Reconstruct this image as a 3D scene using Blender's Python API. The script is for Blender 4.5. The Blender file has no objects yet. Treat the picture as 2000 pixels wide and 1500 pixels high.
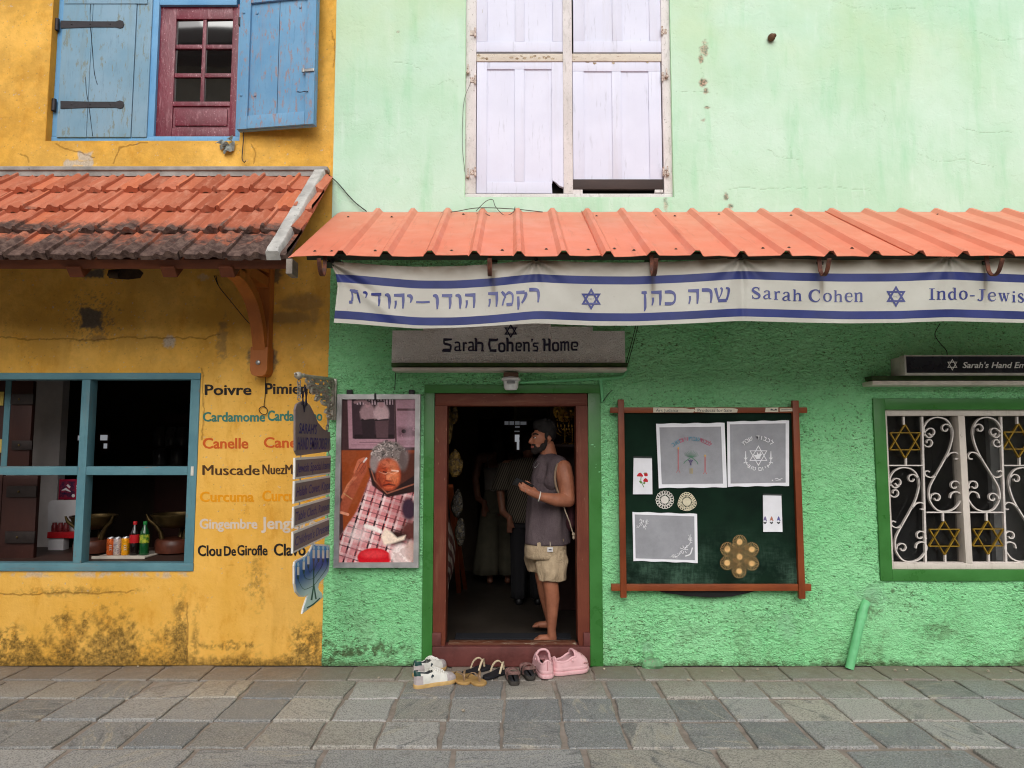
import bpy, bmesh, math, random
import numpy as np
from mathutils import Vector, Matrix, geometry
from mathutils import noise as mnoise

R = math.radians
sc = bpy.context.scene
COL = sc.collection
random.seed(7)

# ------------------------------------------------------------------ camera
F, D, TH = 1387.0, 5.3, R(4.945)          # focal length in photo pixels, distance to the facade, upward tilt
HC = D * math.tan(math.atan(550 / F) - TH)  # eye height
cam = bpy.data.objects.new('camera', bpy.data.cameras.new('camera'))
COL.objects.link(cam)
cam.location = (0, -D, HC)
cam.rotation_euler = (R(90) + TH, 0, 0)
cam.data.sensor_width = 36.0
cam.data.lens = F / 2000 * 36.0
cam.data.clip_start = 0.05
cam.data.clip_end = 500
sc.camera = cam

# ------------------------------------------------------------------ overcast sky, soft sun, exposure
SUN_EL, SUN_AZ = R(35), R(8)            # azimuth measured from straight behind the camera
w = bpy.data.worlds.new('World'); sc.world = w; w.use_nodes = True
nt = w.node_tree; nt.nodes.clear()
sky = nt.nodes.new('ShaderNodeTexSky'); sky.sky_type = 'NISHITA'; sky.sun_disc = False
sky.sun_elevation = SUN_EL; sky.sun_rotation = R(180) + SUN_AZ
sky.dust_density = 4.0; sky.ozone_density = 1.0; sky.air_density = 1.0
hs = nt.nodes.new('ShaderNodeHueSaturation'); hs.inputs['Saturation'].default_value = 0.22
bg = nt.nodes.new('ShaderNodeBackground'); bg.inputs['Strength'].default_value = 0.10
wo = nt.nodes.new('ShaderNodeOutputWorld')
nt.links.new(sky.outputs[0], hs.inputs['Color']); nt.links.new(hs.outputs[0], bg.inputs['Color'])
nt.links.new(bg.outputs[0], wo.inputs['Surface'])
sl = bpy.data.lights.new('sun', 'SUN'); sl.energy = 1.5; sl.angle = R(60); sl.color = (1.0, 0.975, 0.94)
so = bpy.data.objects.new('sun', sl); COL.objects.link(so); so.location = (3, -12, 12)
sd = Vector((math.sin(SUN_AZ) * math.cos(SUN_EL), -math.cos(SUN_AZ) * math.cos(SUN_EL), math.sin(SUN_EL)))
so.rotation_euler = sd.to_track_quat('Z', 'Y').to_euler()
sc.view_settings.view_transform = 'Standard'; sc.view_settings.look = 'None'
sc.view_settings.gamma = 1.0; sc.view_settings.exposure = 0.28
sc.render.engine = 'CYCLES'
sc.cycles.use_denoising = True
sc.cycles.filter_width = 1.1
sc.cycles.max_bounces = 8; sc.cycles.diffuse_bounces = 5; sc.cycles.transparent_max_bounces = 12
sc.cycles.sample_clamp_indirect = 6.0

# ------------------------------------------------------------------ measuring: where a sight line of the survey meets a plane
CAM = Vector((0, -D, HC))
FWD = Vector((0, math.cos(TH), math.sin(TH))); UPV = Vector((0, -math.sin(TH), math.cos(TH)))
def ray(u, v): return Vector((1, 0, 0)) * (u - 1000) + UPV * (750 - v) + FWD * F
def P(u, v, y=0.0):
    d = ray(u, v); return CAM + d * ((y + D) / d.y)
def PX(u, v, X):
    d = ray(u, v); return CAM + d * (X / d.x)
def PZ(u, v, z=0.0):
    d = ray(u, v); return CAM + d * ((z - HC) / d.z)
def XU(u, v, y=0.0): return P(u, v, y).x
def ZV(v, y=0.0): return P(1000, v, y).z

# ------------------------------------------------------------------ objects
OFF = {}
def thing(name, label, cat, loc=(0, 0, 0), group=None):
    o = bpy.data.objects.new(name, None); COL.objects.link(o)
    o.location = loc; o.empty_display_size = .1
    o['label'] = label; o['category'] = cat
    if group: o['group'] = group
    OFF[o.name] = Vector(loc)
    return o
def tag(o, label, cat, group=None):
    o['label'] = label; o['category'] = cat
    if group: o['group'] = group
    return o
def link_mesh(name, me, parent=None, label=None):
    """vertices come in world space; the object's origin goes to its parent's origin or to its own base"""
    o = bpy.data.objects.new(name, me); COL.objects.link(o)
    n = len(me.vertices); co = np.empty(n * 3, np.float32); me.vertices.foreach_get('co', co); co = co.reshape(-1, 3)
    if parent is not None:
        off = OFF[parent.name]; o.parent = parent
    else:
        off = Vector(((co[:, 0].min() + co[:, 0].max()) / 2, (co[:, 1].min() + co[:, 1].max()) / 2, co[:, 2].min())) if n else Vector()
        o.location = off
    co -= np.array(off, np.float32); me.vertices.foreach_set('co', co.ravel()); me.update()
    OFF[o.name] = Vector(off)
    if label: o['label'] = label
    return o
def kids(o): return [c for c in bpy.data.objects if c.parent == o]
def dup(root, loc=None, label=None, rot=None, scale=None):
    c = root.copy(); COL.objects.link(c)
    if loc is not None: c.location = loc
    if rot is not None: c.rotation_euler = rot
    if scale is not None: c.scale = scale
    if label: c['label'] = label
    OFF[c.name] = Vector(c.location)
    for k in kids(root):
        k2 = k.copy(); COL.objects.link(k2); k2.parent = c
        for g in kids(k):
            g2 = g.copy(); COL.objects.link(g2); g2.parent = k2
    return c

class MB:
    """collects shapes in world space and builds ONE mesh"""
    def __init__(s): s.bm = bmesh.new(); s.uvs = None
    def box(s, x0, x1, y0, y1, z0, z1, bev=0.0, mi=0, M=None):
        b = s.bm
        if x0 > x1: x0, x1 = x1, x0
        if y0 > y1: y0, y1 = y1, y0
        if z0 > z1: z0, z1 = z1, z0
        vs = [b.verts.new((x, y, z)) for z in (z0, z1) for y in (y0, y1) for x in (x0, x1)]
        fs = [b.faces.new([vs[i] for i in f]) for f in ((0, 2, 3, 1), (4, 5, 7, 6), (0, 1, 5, 4), (2, 6, 7, 3), (0, 4, 6, 2), (1, 3, 7, 5))]
        for f in fs: f.material_index = mi
        if bev > 0:
            es = list({e for f in fs for e in f.edges})
            r = bmesh.ops.bevel(b, geom=es, offset=bev, segments=2, profile=.6, affect='EDGES')
            vs = [v for v in {v for f in r['faces'] for v in f.verts} | set(v for v in vs if v.is_valid)]
            for f in r['faces']: f.material_index = mi
        if M is not None: bmesh.ops.transform(b, matrix=M, verts=[v for v in vs if v.is_valid])
        return s
    def pbox(s, u0, v0, u1, v1, yf, dep, bev=0.0, mi=0):
        """upright box whose front face spans the surveyed rectangle at depth yf"""
        um, vm = (u0 + u1) / 2, (v0 + v1) / 2
        return s.box(P(u0, vm, yf).x, P(u1, vm, yf).x, yf, yf + dep, P(um, v1, yf).z, P(um, v0, yf).z, bev, mi)
    def beam(s, a, b_, wx, wy, bev=0.0, mi=0, up=Vector((0, 0, 1))):
        a, b_ = Vector(a), Vector(b_); d = b_ - a; L = d.length; z = d.normalized()
        x = up.cross(z)
        if x.length < 1e-4: x = Vector((1, 0, 0))
        x.normalize(); y = z.cross(x)
        M = Matrix((x, y, z)).transposed().to_4x4(); M.translation = a
        return s.box(-wx / 2, wx / 2, -wy / 2, wy / 2, 0, L, bev, mi, M)
    def prism(s, pts, y0, y1, mi=0, hole=None):
        """pts: (x, z) outline"""
        b = s.bm
        a = [b.verts.new((p[0], y0, p[1])) for p in pts]; c = [b.verts.new((p[0], y1, p[1])) for p in pts]
        n = len(pts)
        for t in geometry.tessellate_polygon([[Vector((p[0], p[1], 0)) for p in pts]]):
            for q in (a, c):
                try: f = b.faces.new([q[i] for i in t]); f.material_index = mi
                except ValueError: pass
        for i in range(n):
            j = (i + 1) % n
            f = b.faces.new((a[i], a[j], c[j], c[i])); f.material_index = mi
        return s
    def poly(s, pts3, mi=0):
        b = s.bm; vs = [b.verts.new(p) for p in pts3]
        if len(vs) <= 4: f = b.faces.new(vs); f.material_index = mi; return s
        nrm = geometry.normal([Vector(p) for p in pts3])
        for t in geometry.tessellate_polygon([[Vector(p) for p in pts3]]):
            try: f = b.faces.new([vs[i] for i in t]); f.material_index = mi
            except ValueError: pass
        return s
    def tube(s, pts, r, seg=8, cap=True, mi=0, flat=None, closed=False, flatdir=None):
        """r: radius or list; flat=(a,b) makes a bar of that half width (in y) and half thickness"""
        b = s.bm; pts = [Vector(p) for p in pts]; n = len(pts); rings = []
        ref = None
        for i, p in enumerate(pts):
            if closed: t = pts[(i + 1) % n] - pts[i - 1]
            else: t = pts[min(i + 1, n - 1)] - pts[max(i - 1, 0)]
            if t.length < 1e-9: t = Vector((0, 0, 1))
            t.normalize()
            if flatdir is not None: ref = Vector(flatdir)
            if ref is None: ref = Vector((0, 1, 0)) if abs(t.y) < .9 else Vector((1, 0, 0))
            x = ref - t * ref.dot(t)
            if x.length < 1e-5: x = t.orthogonal()
            x.normalize(); y = t.cross(x)
            if flatdir is None: ref = x
            rr = r[i] if isinstance(r, (list, tuple)) else r
            ring = []
            if flat:
                for sx, sy in ((1, 1), (-1, 1), (-1, -1), (1, -1)): ring.append(b.verts.new(p + x * flat[0] * sx + y * flat[1] * sy))
            else:
                for k in range(seg):
                    a = 2 * math.pi * k / seg; ring.append(b.verts.new(p + (x * math.cos(a) + y * math.sin(a)) * rr))
            rings.append(ring)
        m = len(rings[0])
        for i in range(n if closed else n - 1):
            A, B = rings[i], rings[(i + 1) % n]
            for k in range(m):
                f = b.faces.new((A[k], A[(k + 1) % m], B[(k + 1) % m], B[k])); f.material_index = mi
        if cap and not closed:
            for q in (rings[0][::-1], rings[-1]): f = b.faces.new(q); f.material_index = mi
        return s
    def lathe(s, prof, c, seg=20, mi=0, axis='Z', sx=1, sy=1):
        """prof: (radius, height) from bottom up"""
        b = s.bm; c = Vector(c); rings = []
        for r, h in prof:
            ring = []
            for k in range(seg):
                a = 2 * math.pi * k / seg; q = Vector((r * math.cos(a) * sx, r * math.sin(a) * sy, h))
                if axis == 'Y': q = Vector((q.x, -q.z, q.y))
                if axis == 'X': q = Vector((q.z, q.x, q.y))
                ring.append(b.verts.new(c + q))
            rings.append(ring)
        for A, B in zip(rings, rings[1:]):
            for k in range(seg):
                f = b.faces.new((A[k], A[(k + 1) % seg], B[(k + 1) % seg], B[k])); f.material_index = mi
        for q in (rings[0][::-1], rings[-1]):
            f = b.faces.new(q); f.material_index = mi
        return s
    def ball(s, c, r, mi=0, seg=12):
        rx, ry, rz = r if isinstance(r, (tuple, list)) else (r, r, r)
        M = Matrix.Translation(c) @ Matrix.Diagonal((rx, ry, rz, 1))
        q = bmesh.ops.create_uvsphere(s.bm, u_segments=seg, v_segments=max(6, seg * 2 // 3), radius=1, matrix=M)
        for v in q['verts']:
            for f in v.link_faces: f.material_index = mi
        return s
    def capsule(s, a, b_, ra, rb, seg=14):
        a, b_ = Vector(a), Vector(b_); d = b_ - a
        n = 7; pts = []; rs = []
        t = d.normalized()
        for i in range(4): q = math.pi / 2 * (1 - i / 4); pts.append(a - t * ra * math.sin(q)); rs.append(max(ra * math.cos(q), 1e-4))
        pts.append(a); rs.append(ra); pts.append(b_); rs.append(rb)
        for i in range(1, 5): q = math.pi / 2 * i / 4; pts.append(b_ + t * rb * math.sin(q)); rs.append(max(rb * math.cos(q), 1e-4))
        return s.tube(pts, rs, seg)
    def xform(s, M): bmesh.ops.transform(s.bm, matrix=M, verts=s.bm.verts[:]); return s
    def mesh(s, name, mats, smooth=False):
        bmesh.ops.recalc_face_normals(s.bm, faces=s.bm.faces[:])
        me = bpy.data.meshes.new(name); s.bm.to_mesh(me); s.bm.free()
        for m in (mats if isinstance(mats, (list, tuple)) else [mats]): me.materials.append(m)
        if smooth:
            me.polygons.foreach_set('use_smooth', [True] * len(me.polygons))
            if smooth != 'all': me.set_sharp_from_angle(angle=R(smooth if smooth is not True else 40))
        return me
    def build(s, name, mats, parent=None, smooth=False, label=None):
        return link_mesh(name, s.mesh(name, mats, smooth), parent, label)

def spline(pts, n=8, closed=False):
    """Catmull-Rom through points"""
    pts = [Vector(p) for p in pts]; out = []; m = len(pts)
    for i in range(m if closed else m - 1):
        p1, p2 = pts[i], pts[(i + 1) % m]
        p0 = pts[i - 1] if (closed or i > 0) else p1 * 2 - p2
        p3 = pts[(i + 2) % m] if (closed or i + 2 < m) else p2 * 2 - p1
        for k in range(n):
            t = k / n
            out.append(.5 * ((2 * p1) + (p2 - p0) * t + (2 * p0 - 5 * p1 + 4 * p2 - p3) * t * t + (3 * p1 - p0 - 3 * p2 + p3) * t ** 3))
    if not closed: out.append(pts[-1])
    return out
def blob(shapes, voxel=.007, smooth=6, mats=(), name='body', parent=None, dec=None):
    """melts overlapping capsules and balls into one continuous skin"""
    m = MB()
    for q in shapes:
        if len(q) == 4: m.capsule(*q)
        else: m.ball(q[0], q[1], seg=16)
    me = m.mesh('tmp', [])
    o = bpy.data.objects.new('tmp', me); COL.objects.link(o)
    md = o.modifiers.new('r', 'REMESH'); md.mode = 'VOXEL'; md.voxel_size = voxel
    ms = o.modifiers.new('s', 'SMOOTH'); ms.factor = .5; ms.iterations = smooth
    dg = bpy.context.evaluated_depsgraph_get()
    me2 = bpy.data.meshes.new_from_object(o.evaluated_get(dg))
    bpy.data.objects.remove(o); bpy.data.meshes.remove(me)
    me2.name = name; me2.materials.clear()
    for q in (mats if isinstance(mats, (list, tuple)) else [mats]): me2.materials.append(q)
    me2.polygons.foreach_set('use_smooth', [True] * len(me2.polygons))
    return me2

# ------------------------------------------------------------------ materials
def lin(c):
    """8 bit display colour to linear"""
    return tuple((x / 255 / 12.92) if x <= 10 else (((x / 255) + .055) / 1.055) ** 2.4 for x in c)
class N:
    """short hand for building a material's node tree"""
    def __init__(s, name):
        s.m = bpy.data.materials.new(name); s.m.use_nodes = True; s.t = s.m.node_tree; s.t.nodes.clear()
        s.out = s.t.nodes.new('ShaderNodeOutputMaterial'); s.b = s.t.nodes.new('ShaderNodeBsdfPrincipled')
        s.t.links.new(s.b.outputs[0], s.out.inputs[0]); s._pos = None
    def n(s, typ, **kw):
        nd = s.t.nodes.new('ShaderNode' + typ)
        for k, v in kw.items():
            if hasattr(nd, k) and not isinstance(k, int): setattr(nd, k, v)
        return nd
    def l(s, a, b): s.t.links.new(a, b)
    def set(s, inp, v):
        if hasattr(v, 'is_linked') or isinstance(v, bpy.types.NodeSocket): s.l(v, inp)
        else: inp.default_value = v
    def pos(s, scale=(1, 1, 1), rot=(0, 0, 0)):
        if s._pos is None: s._pos = s.n('NewGeometry').outputs['Position']
        if tuple(scale) == (1, 1, 1) and tuple(rot) == (0, 0, 0): return s._pos
        m = s.n('Mapping'); s.l(s._pos, m.inputs['Vector']); m.inputs['Scale'].default_value = scale; m.inputs['Rotation'].default_value = rot
        return m.outputs[0]
    def noise(s, scale, detail=5, rough=.6, stretch=(1, 1, 1), dist=0, rot=(0, 0, 0), vec=None):
        q = s.n('TexNoise'); s.l(vec if vec is not None else s.pos(stretch, rot), q.inputs['Vector']); q.inputs['Scale'].default_value = scale
        q.inputs['Detail'].default_value = detail; q.inputs['Roughness'].default_value = rough; q.inputs['Distortion'].default_value = dist
        return q.outputs['Fac']
    def vor(s, scale, feature='F1', stretch=(1, 1, 1), rnd=1, out='Distance'):
        q = s.n('TexVoronoi'); q.feature = feature; s.l(s.pos(stretch), q.inputs['Vector']); q.inputs['Scale'].default_value = scale
        q.inputs['Randomness'].default_value = rnd; return q.outputs[out]
    def ramp(s, x, a, b, lo=0.0, hi=1.0, smooth=True):
        q = s.n('MapRange'); q.interpolation_type = 'SMOOTHSTEP' if smooth else 'LINEAR'
        s.set(q.inputs['Value'], x); q.inputs['From Min'].default_value = a; q.inputs['From Max'].default_value = b
        q.inputs['To Min'].default_value = lo; q.inputs['To Max'].default_value = hi; return q.outputs[0]
    def mix(s, f, a, b, mode='MIX'):
        q = s.n('Mix'); q.data_type = 'RGBA'; q.blend_type = mode
        s.set(q.inputs[0], f)
        for i, c in ((6, a), (7, b)):
            if isinstance(c, bpy.types.NodeSocket): s.l(c, q.inputs[i])
            else: q.inputs[i].default_value = (*c[:3], 1)
        return q.outputs[2]
    def math(s, op, a, b=0.0, clamp=False):
        q = s.n('Math'); q.operation = op; q.use_clamp = clamp; s.set(q.inputs[0], a); s.set(q.inputs[1], b); return q.outputs[0]
    def attr(s, name, out='Fac'):
        q = s.n('Attribute'); q.attribute_name = name; return q.outputs[out]
    def island(s): return s.n('NewGeometry').outputs['Random Per Island']
    def objrand(s): return s.n('ObjectInfo').outputs['Random']
    def sep(s, v):
        q = s.n('SeparateXYZ'); s.l(v, q.inputs[0]); return q.outputs
    def bump(s, h, strength=.3, dist=.01, prev=None):
        q = s.n('Bump'); q.inputs['Strength'].default_value = strength; q.inputs['Distance'].default_value = dist; s.l(h, q.inputs['Height'])
        if prev is not None: s.l(prev, q.inputs['Normal'])
        return q.outputs[0]
    def done(s, col=None, rough=.6, normal=None, metal=0, spec=.35, emit=None, estr=0, alpha=None):
        b = s.b
        if col is not None:
            if isinstance(col, bpy.types.NodeSocket): s.l(col, b.inputs['Base Color'])
            else: b.inputs['Base Color'].default_value = (*col[:3], 1)
        s.set(b.inputs['Roughness'], rough); s.set(b.inputs['Metallic'], metal); b.inputs['Specular IOR Level'].default_value = spec
        if normal is not None: s.l(normal, b.inputs['Normal'])
        if emit is not None: b.inputs['Emission Color'].default_value = (*emit, 1); b.inputs['Emission Strength'].default_value = estr
        if alpha is not None: s.set(b.inputs['Alpha'], alpha)
        return s.m
def mul(c, k): return tuple(min(1, x * k) for x in c[:3])
MATS = {}
def mat(name, c, rough=.6, var=.18, vs=9, bump=.15, bs=90, stretch=(1, 1, 1), metal=0, spec=.35, worn=None, wornat=.62, c2=None):
    """plain surface with tone mottling, fine relief and optional worn-through spots"""
    if name in MATS: return MATS[name]
    n = N(name); c = lin(c) if max(c) > 1 else c
    hi = (lin(c2) if max(c2) > 1 else c2) if c2 else mul(c, 1 + var)
    f = n.noise(vs, 6, .62, stretch)
    col = n.mix(n.ramp(f, .32, .68), mul(c, 1 - var), hi)
    fine = n.noise(bs, 4, .65, stretch)
    if worn:
        col = n.mix(n.ramp(n.noise(vs * 3.1, 8, .7, stretch), wornat, wornat + .05), col, lin(worn) if max(worn) > 1 else worn)
    ro = n.ramp(f, .2, .8, max(0, rough - .1), min(1, rough + .1))
    MATS[name] = n.done(col, ro, n.bump(fine, bump, .004) if bump else None, metal, spec)
    return MATS[name]

# ------------------------------------------------------------------ numpy value noise for stains
_rng = np.random.RandomState(3)
_tab = _rng.rand(256, 256).astype(np.float32)
def vnoise(x, z, f, ox=0, oz=0):
    x = x * f + ox + 60; z = z * f + oz + 60
    xi = np.floor(x).astype(int); zi = np.floor(z).astype(int); fx = x - xi; fz = z - zi
    fx = fx * fx * (3 - 2 * fx); fz = fz * fz * (3 - 2 * fz)
    g = lambda i, j: _tab[i & 255, j & 255]
    return (g(xi, zi) * (1 - fx) + g(xi + 1, zi) * fx) * (1 - fz) + (g(xi, zi + 1) * (1 - fx) + g(xi + 1, zi + 1) * fx) * fz
def fbm(x, z, f, o=5, g=.55, seed=0):
    s = 0; a = 1; t = 0
    for i in range(o): s = s + a * vnoise(x, z, f * 2 ** i, seed * 17.3 + i * 31.7, seed * 7.9 + i * 11.1); t += a; a *= g
    return s / t
def sstep(x, a, b):
    t = np.clip((x - a) / (b - a), 0, 1); return t * t * (3 - 2 * t)
def seg_dist(x, z, pts):
    d = np.full(x.shape, 1e6, np.float32)
    for (ax, az), (bx, bz) in zip(pts, pts[1:]):
        vx, vz = bx - ax, bz - az; L = vx * vx + vz * vz + 1e-12
        t = np.clip(((x - ax) * vx + (z - az) * vz) / L, 0, 1)
        d = np.minimum(d, np.hypot(x - ax - t * vx, z - az - t * vz))
    return d
def lines(a, b, step, extra=()):
    n = max(1, int(round((b - a) / step))); q = list(np.linspace(a, b, n + 1)); ex = [e for e in extra if a < e < b]
    for e in ex:
        i = int(np.argmin([abs(k - e) for k in q])); q[i] = e
    return np.array(sorted(set(q)))
def wall_grid(name, xs, zs, y, holes, material, parent=None, attrs=None, warp=None):
    X, Z = np.meshgrid(xs, zs); nx, nz = len(xs), len(zs)
    co = np.stack([X, np.full_like(X, y), Z], -1).reshape(-1, 3).astype(np.float32)
    i = np.arange(nz - 1)[:, None] * nx + np.arange(nx - 1)[None, :]
    cx = (xs[:-1] + xs[1:]) / 2; cz = (zs[:-1] + zs[1:]) / 2; keep = np.ones((nz - 1, nx - 1), bool)
    for x0, x1, z0, z1 in holes: keep &= ~(((cx > x0) & (cx < x1))[None, :] & ((cz > z0) & (cz < z1))[:, None])
    i = i[keep].ravel()
    q = np.stack([i, i + 1, i + 1 + nx, i + nx], -1)
    used = np.zeros(len(co), bool); used[q.ravel()] = True; idx = np.cumsum(used) - 1
    co = co[used]; q = idx[q]; nf = len(q)
    me = bpy.data.meshes.new(name)
    if warp is not None: co[:, 1] += warp(co[:, 0], co[:, 2])
    me.vertices.add(len(co)); me.vertices.foreach_set('co', co.ravel())
    me.loops.add(nf * 4); me.loops.foreach_set('vertex_index', q.ravel().astype(np.int32))
    me.polygons.add(nf); me.polygons.foreach_set('loop_start', np.arange(0, nf * 4, 4, dtype=np.int32))
    me.polygons.foreach_set('use_smooth', np.ones(nf, bool))
    me.update(calc_edges=True)
    for k, fn in (attrs or {}).items():
        a = me.attributes.new(k, 'FLOAT', 'POINT'); a.data.foreach_set('value', np.clip(fn(co[:, 0].astype(np.float64), co[:, 2].astype(np.float64)), 0, 1).astype(np.float32))
    me.materials.append(material)
    return link_mesh(name, me, parent)
# ------------------------------------------------------------------ the two houses
def W2(u, v, y=0.0): q = P(u, v, y); return (q.x, q.z)
XC = XU(640, 800)                               # where the two houses meet
ZSPLIT = ZV(432)                                # lower roughcast wall ends under the metal roof
ZTOP = 6.3
yellow_house = thing('yellow_house', 'ochre yellow plastered house with blue shutters and red clay tile eave', 'house', (-3.2, .2, 0))
green_house = thing('green_house', 'mint green house with white shutters and orange metal awning over the doorway', 'house', (1.4, .2, 0))

# openings (x0, x1, z0, z1)
O_SHOP = (-5.3, XU(381, 920), ZV(1116), ZV(729))
O_UPW = (XU(95, 150), XU(473, 150), ZV(276), 5.55)
O_DOOR = (XU(846, 1020), XU(1151, 1020), 0.0, ZV(768))
O_GRILLE = (XU(1731, 956), XU(2044, 956), ZV(1112), ZV(800))
O_WHITE = (XU(908, 200), XU(1313, 200), ZV(386), 5.95)

def blotch(x, z, u, v, ru, rv=None, seed=0, edge=.35, amp=.9, f=14):
    """ragged spot at a surveyed place; radii in survey units"""
    cx, cz = W2(u, v); k = abs(XU(u + 10, v) - XU(u, v)) / 10
    d = np.hypot((x - cx) / (ru * k), (z - cz) / ((rv or ru) * k))
    return 1 - sstep(d + (fbm(x, z, f, 4, .6, seed) - .5) * amp, 1 - edge * .5, 1 + edge * .5)
def rectb(x, z, u0, v0, u1, v1, seed=0, soft=.01, amp=.05, f=18):
    (x0, z1), (x1, z0) = W2(u0, v0), W2(u1, v1)
    d = np.minimum(np.minimum(x - x0, x1 - x), np.minimum(z - z0, z1 - z)) + (fbm(x, z, f, 4, .6, seed) - .5) * amp
    return sstep(d, -soft, soft)
def pts2(*p): return [W2(u, v) for u, v in p]

def y_algae(x, z):
    hgt = np.interp(x, [-5, W2(0, 1250)[0], W2(120, 1250)[0], W2(365, 1250)[0] - .01, W2(365, 1250)[0] + .01, W2(560, 1250)[0], XC], [.25, .2, .36, .42, .1, .12, .3])
    n = fbm(x, z, 9, 6, .68, 1); n2 = fbm(x, z, 30, 4, .7, 2); n3 = fbm(x * 1.5, z * .7, 3.0, 3, .5, 6)
    a = sstep(n * .45 + n2 * .35 + n3 * .3 - z / (hgt + .02) * .34, .26, .50) * sstep(hgt * 1.5 - z, 0, .15)
    a = np.maximum(a, .9 * (1 - sstep(z + (n2 - .5) * .05, .015, .05)))
    s = np.maximum.reduce([blotch(x, z, 20, 1253, 34, 22, 3, .9, 1.6), .8 * blotch(x, z, 445, 1262, 45, 7, 4, .9, 2.2, 30), .7 * blotch(x, z, 380, 1265, 9, 60, 5, .9, 1.6), .8 * blotch(x, z, 350, 1225, 10, 70, 7, 1.2, 1.8), blotch(x, z, 600, 1262, 34, 36, 9, 1.0, 1.7, 22), .6 * blotch(x, z, 140, 1155, 90, 8, 10, 1.2, 2.4, 26), .55 * blotch(x, z, 500, 1130, 16, 40, 12, 1.5, 2.6, 30)])
    return np.maximum(a, s * sstep(n2, .32, .55))
def y_cement(x, z):
    q = [rectb(x, z, 160, 603, 198, 642, 3, .012, .07, 30), rectb(x, z, 158, 525, 202, 541, 4, .014, .06, 30),
         .95 * blotch(x, z, 513, 702, 26, 34, 5, .5, 1.0, 30), .45 * blotch(x, z, 592, 592, 42, 17, 6, .8, 1.0, 16), .45 * blotch(x, z, 560, 620, 60, 11, 7, .9, 1.2, 16),
         .4 * blotch(x, z, 614, 612, 9, 24, 8, .7, .8), .5 * blotch(x, z, 190, 660, 14, 6, 9, .9, 1.4, 40), .8 * blotch(x, z, 540, 535, 9, 18, 2, .8, 1.6, 40),
         .5 * blotch(x, z, 434, 660, 9, 34, 12, 1.0, 2.2, 40), .55 * blotch(x, z, 180, 622, 44, 40, 14, .5, 2.4, 60) * sstep(fbm(x, z, 60, 3, .7, 4), .5, .6)]
    sp = sstep(fbm(x, z, 70, 3, .7, 21), .80, .83) * sstep(z, .9, 1.1) * .5
    return np.maximum.reduce(q + [sp])
def y_bare(x, z):
    q = [rectb(x, z, 155, 297, 180, 312, 1, .01, .05), rectb(x, z, 128, 313, 182, 324, 2, .01, .06), blotch(x, z, 330, 668, 12, 12, 3, .5, .9, 40), .5 * blotch(x, z, 397, 542, 9, 6, 4, .7, 1.5, 50),
         .75 * rectb(x, z, -400, 1117, 375, 1127, 5, .012, .035, 20) * sstep(fbm(x, z, 16, 5, .65, 8), .42, .6)]
    sp = sstep(fbm(x, z, 48, 3, .7, 33), .80, .84)
    return np.maximum.reduce(q + [sp * .9 * sstep(z, .3, .6)])
Y_CR = [pts2((108, 283), (130, 292), (160, 300), (185, 310)), pts2((222, 320), (232, 290), (262, 283), (290, 281)), pts2((40, 300), (52, 308), (55, 318)),
        pts2((0, 660), (60, 662), (120, 660), (150, 664), (215, 662), (240, 657), (300, 660), (400, 660), (430, 652)), pts2((648, 60), (655, 100), (650, 130)), pts2((490, 280), (500, 300), (497, 318)),
        pts2((0, 1160), (60, 1163), (130, 1158), (200, 1160), (260, 1155)), pts2((395, 720), (398, 790), (394, 860)), pts2((366, 1180), (366, 1240), (364, 1296))]
def cracks(L, wdt=.0028):
    def f(x, z):
        wx = x + (fbm(x, z, 18, 3, .6, 11) - .5) * .03; wz = z + (fbm(x, z, 18, 3, .6, 12) - .5) * .03
        d = np.minimum.reduce([seg_dist(wx, wz, c) for c in L]); return 1 - sstep(d, wdt, wdt * 2.6)
    return f

def yellow_mat():
    n = N('ochre limewash')
    c = n.mix(n.ramp(n.noise(1.6, 6, .62), .3, .7), lin((228, 172, 72)), lin((242, 190, 96)))
    c = n.mix(n.ramp(n.noise(7, 7, .7, (1, 1, .5)), .5, .72, 0, .55), c, lin((208, 140, 34)))
    c = n.mix(n.ramp(n.noise(1.1, 5, .6, (5, 1, .5)), .55, .75, 0, .3), c, lin((196, 140, 52)))
    c = n.mix(n.ramp(n.noise(34, 4, .75), .64, .72, 0, .35), c, lin((250, 200, 110)))
    z = n.sep(n.pos())[2]
    c = n.mix(n.math('MULTIPLY', n.ramp(n.noise(3, 6, .7), .35, .6), n.ramp(z, 1.75, 2.35, 0, .38)), c, lin((150, 112, 52)))   # mottled browner tone, coming in higher up the wall
    c = n.mix(n.ramp(n.noise(22, 6, .75, (1, 1, .6)), .60, .70, 0, .45), c, lin((186, 128, 40)))
    c = n.mix(n.ramp(n.noise(4, 7, .8, (1, 1, 3)), .62, .68, 0, .35), c, lin((178, 124, 44)))
    c = n.mix(n.attr('bare'), c, n.mix(n.noise(60), lin((150, 130, 110)), lin((232, 214, 190))))
    c = n.mix(n.attr('cement'), c, n.mix(n.noise(50), lin((72, 64, 54)), lin((122, 110, 96))))
    c = n.mix(n.math('MULTIPLY', n.math('MULTIPLY', n.attr('algae'), .88), n.ramp(n.noise(34, 5, .8), .30, .62, .35, 1)), c, n.mix(n.noise(40), lin((40, 34, 22)), lin((92, 76, 40))))
    c = n.mix(n.math('MULTIPLY', n.attr('crack'), .5), c, lin((104, 70, 30)))
    h = n.math('ADD', n.noise(7, 6, .55), n.math('MULTIPLY', n.noise(55, 5, .7), .22))
    h = n.math('SUBTRACT', h, n.math('MULTIPLY', n.attr('algae'), .12)); h = n.math('SUBTRACT', h, n.math('MULTIPLY', n.attr('crack'), .3)); h = n.math('SUBTRACT', h, n.math('MULTIPLY', n.attr('bare'), .2))
    return n.done(c, .85, n.bump(h, .55, .02), spec=.15)
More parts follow.
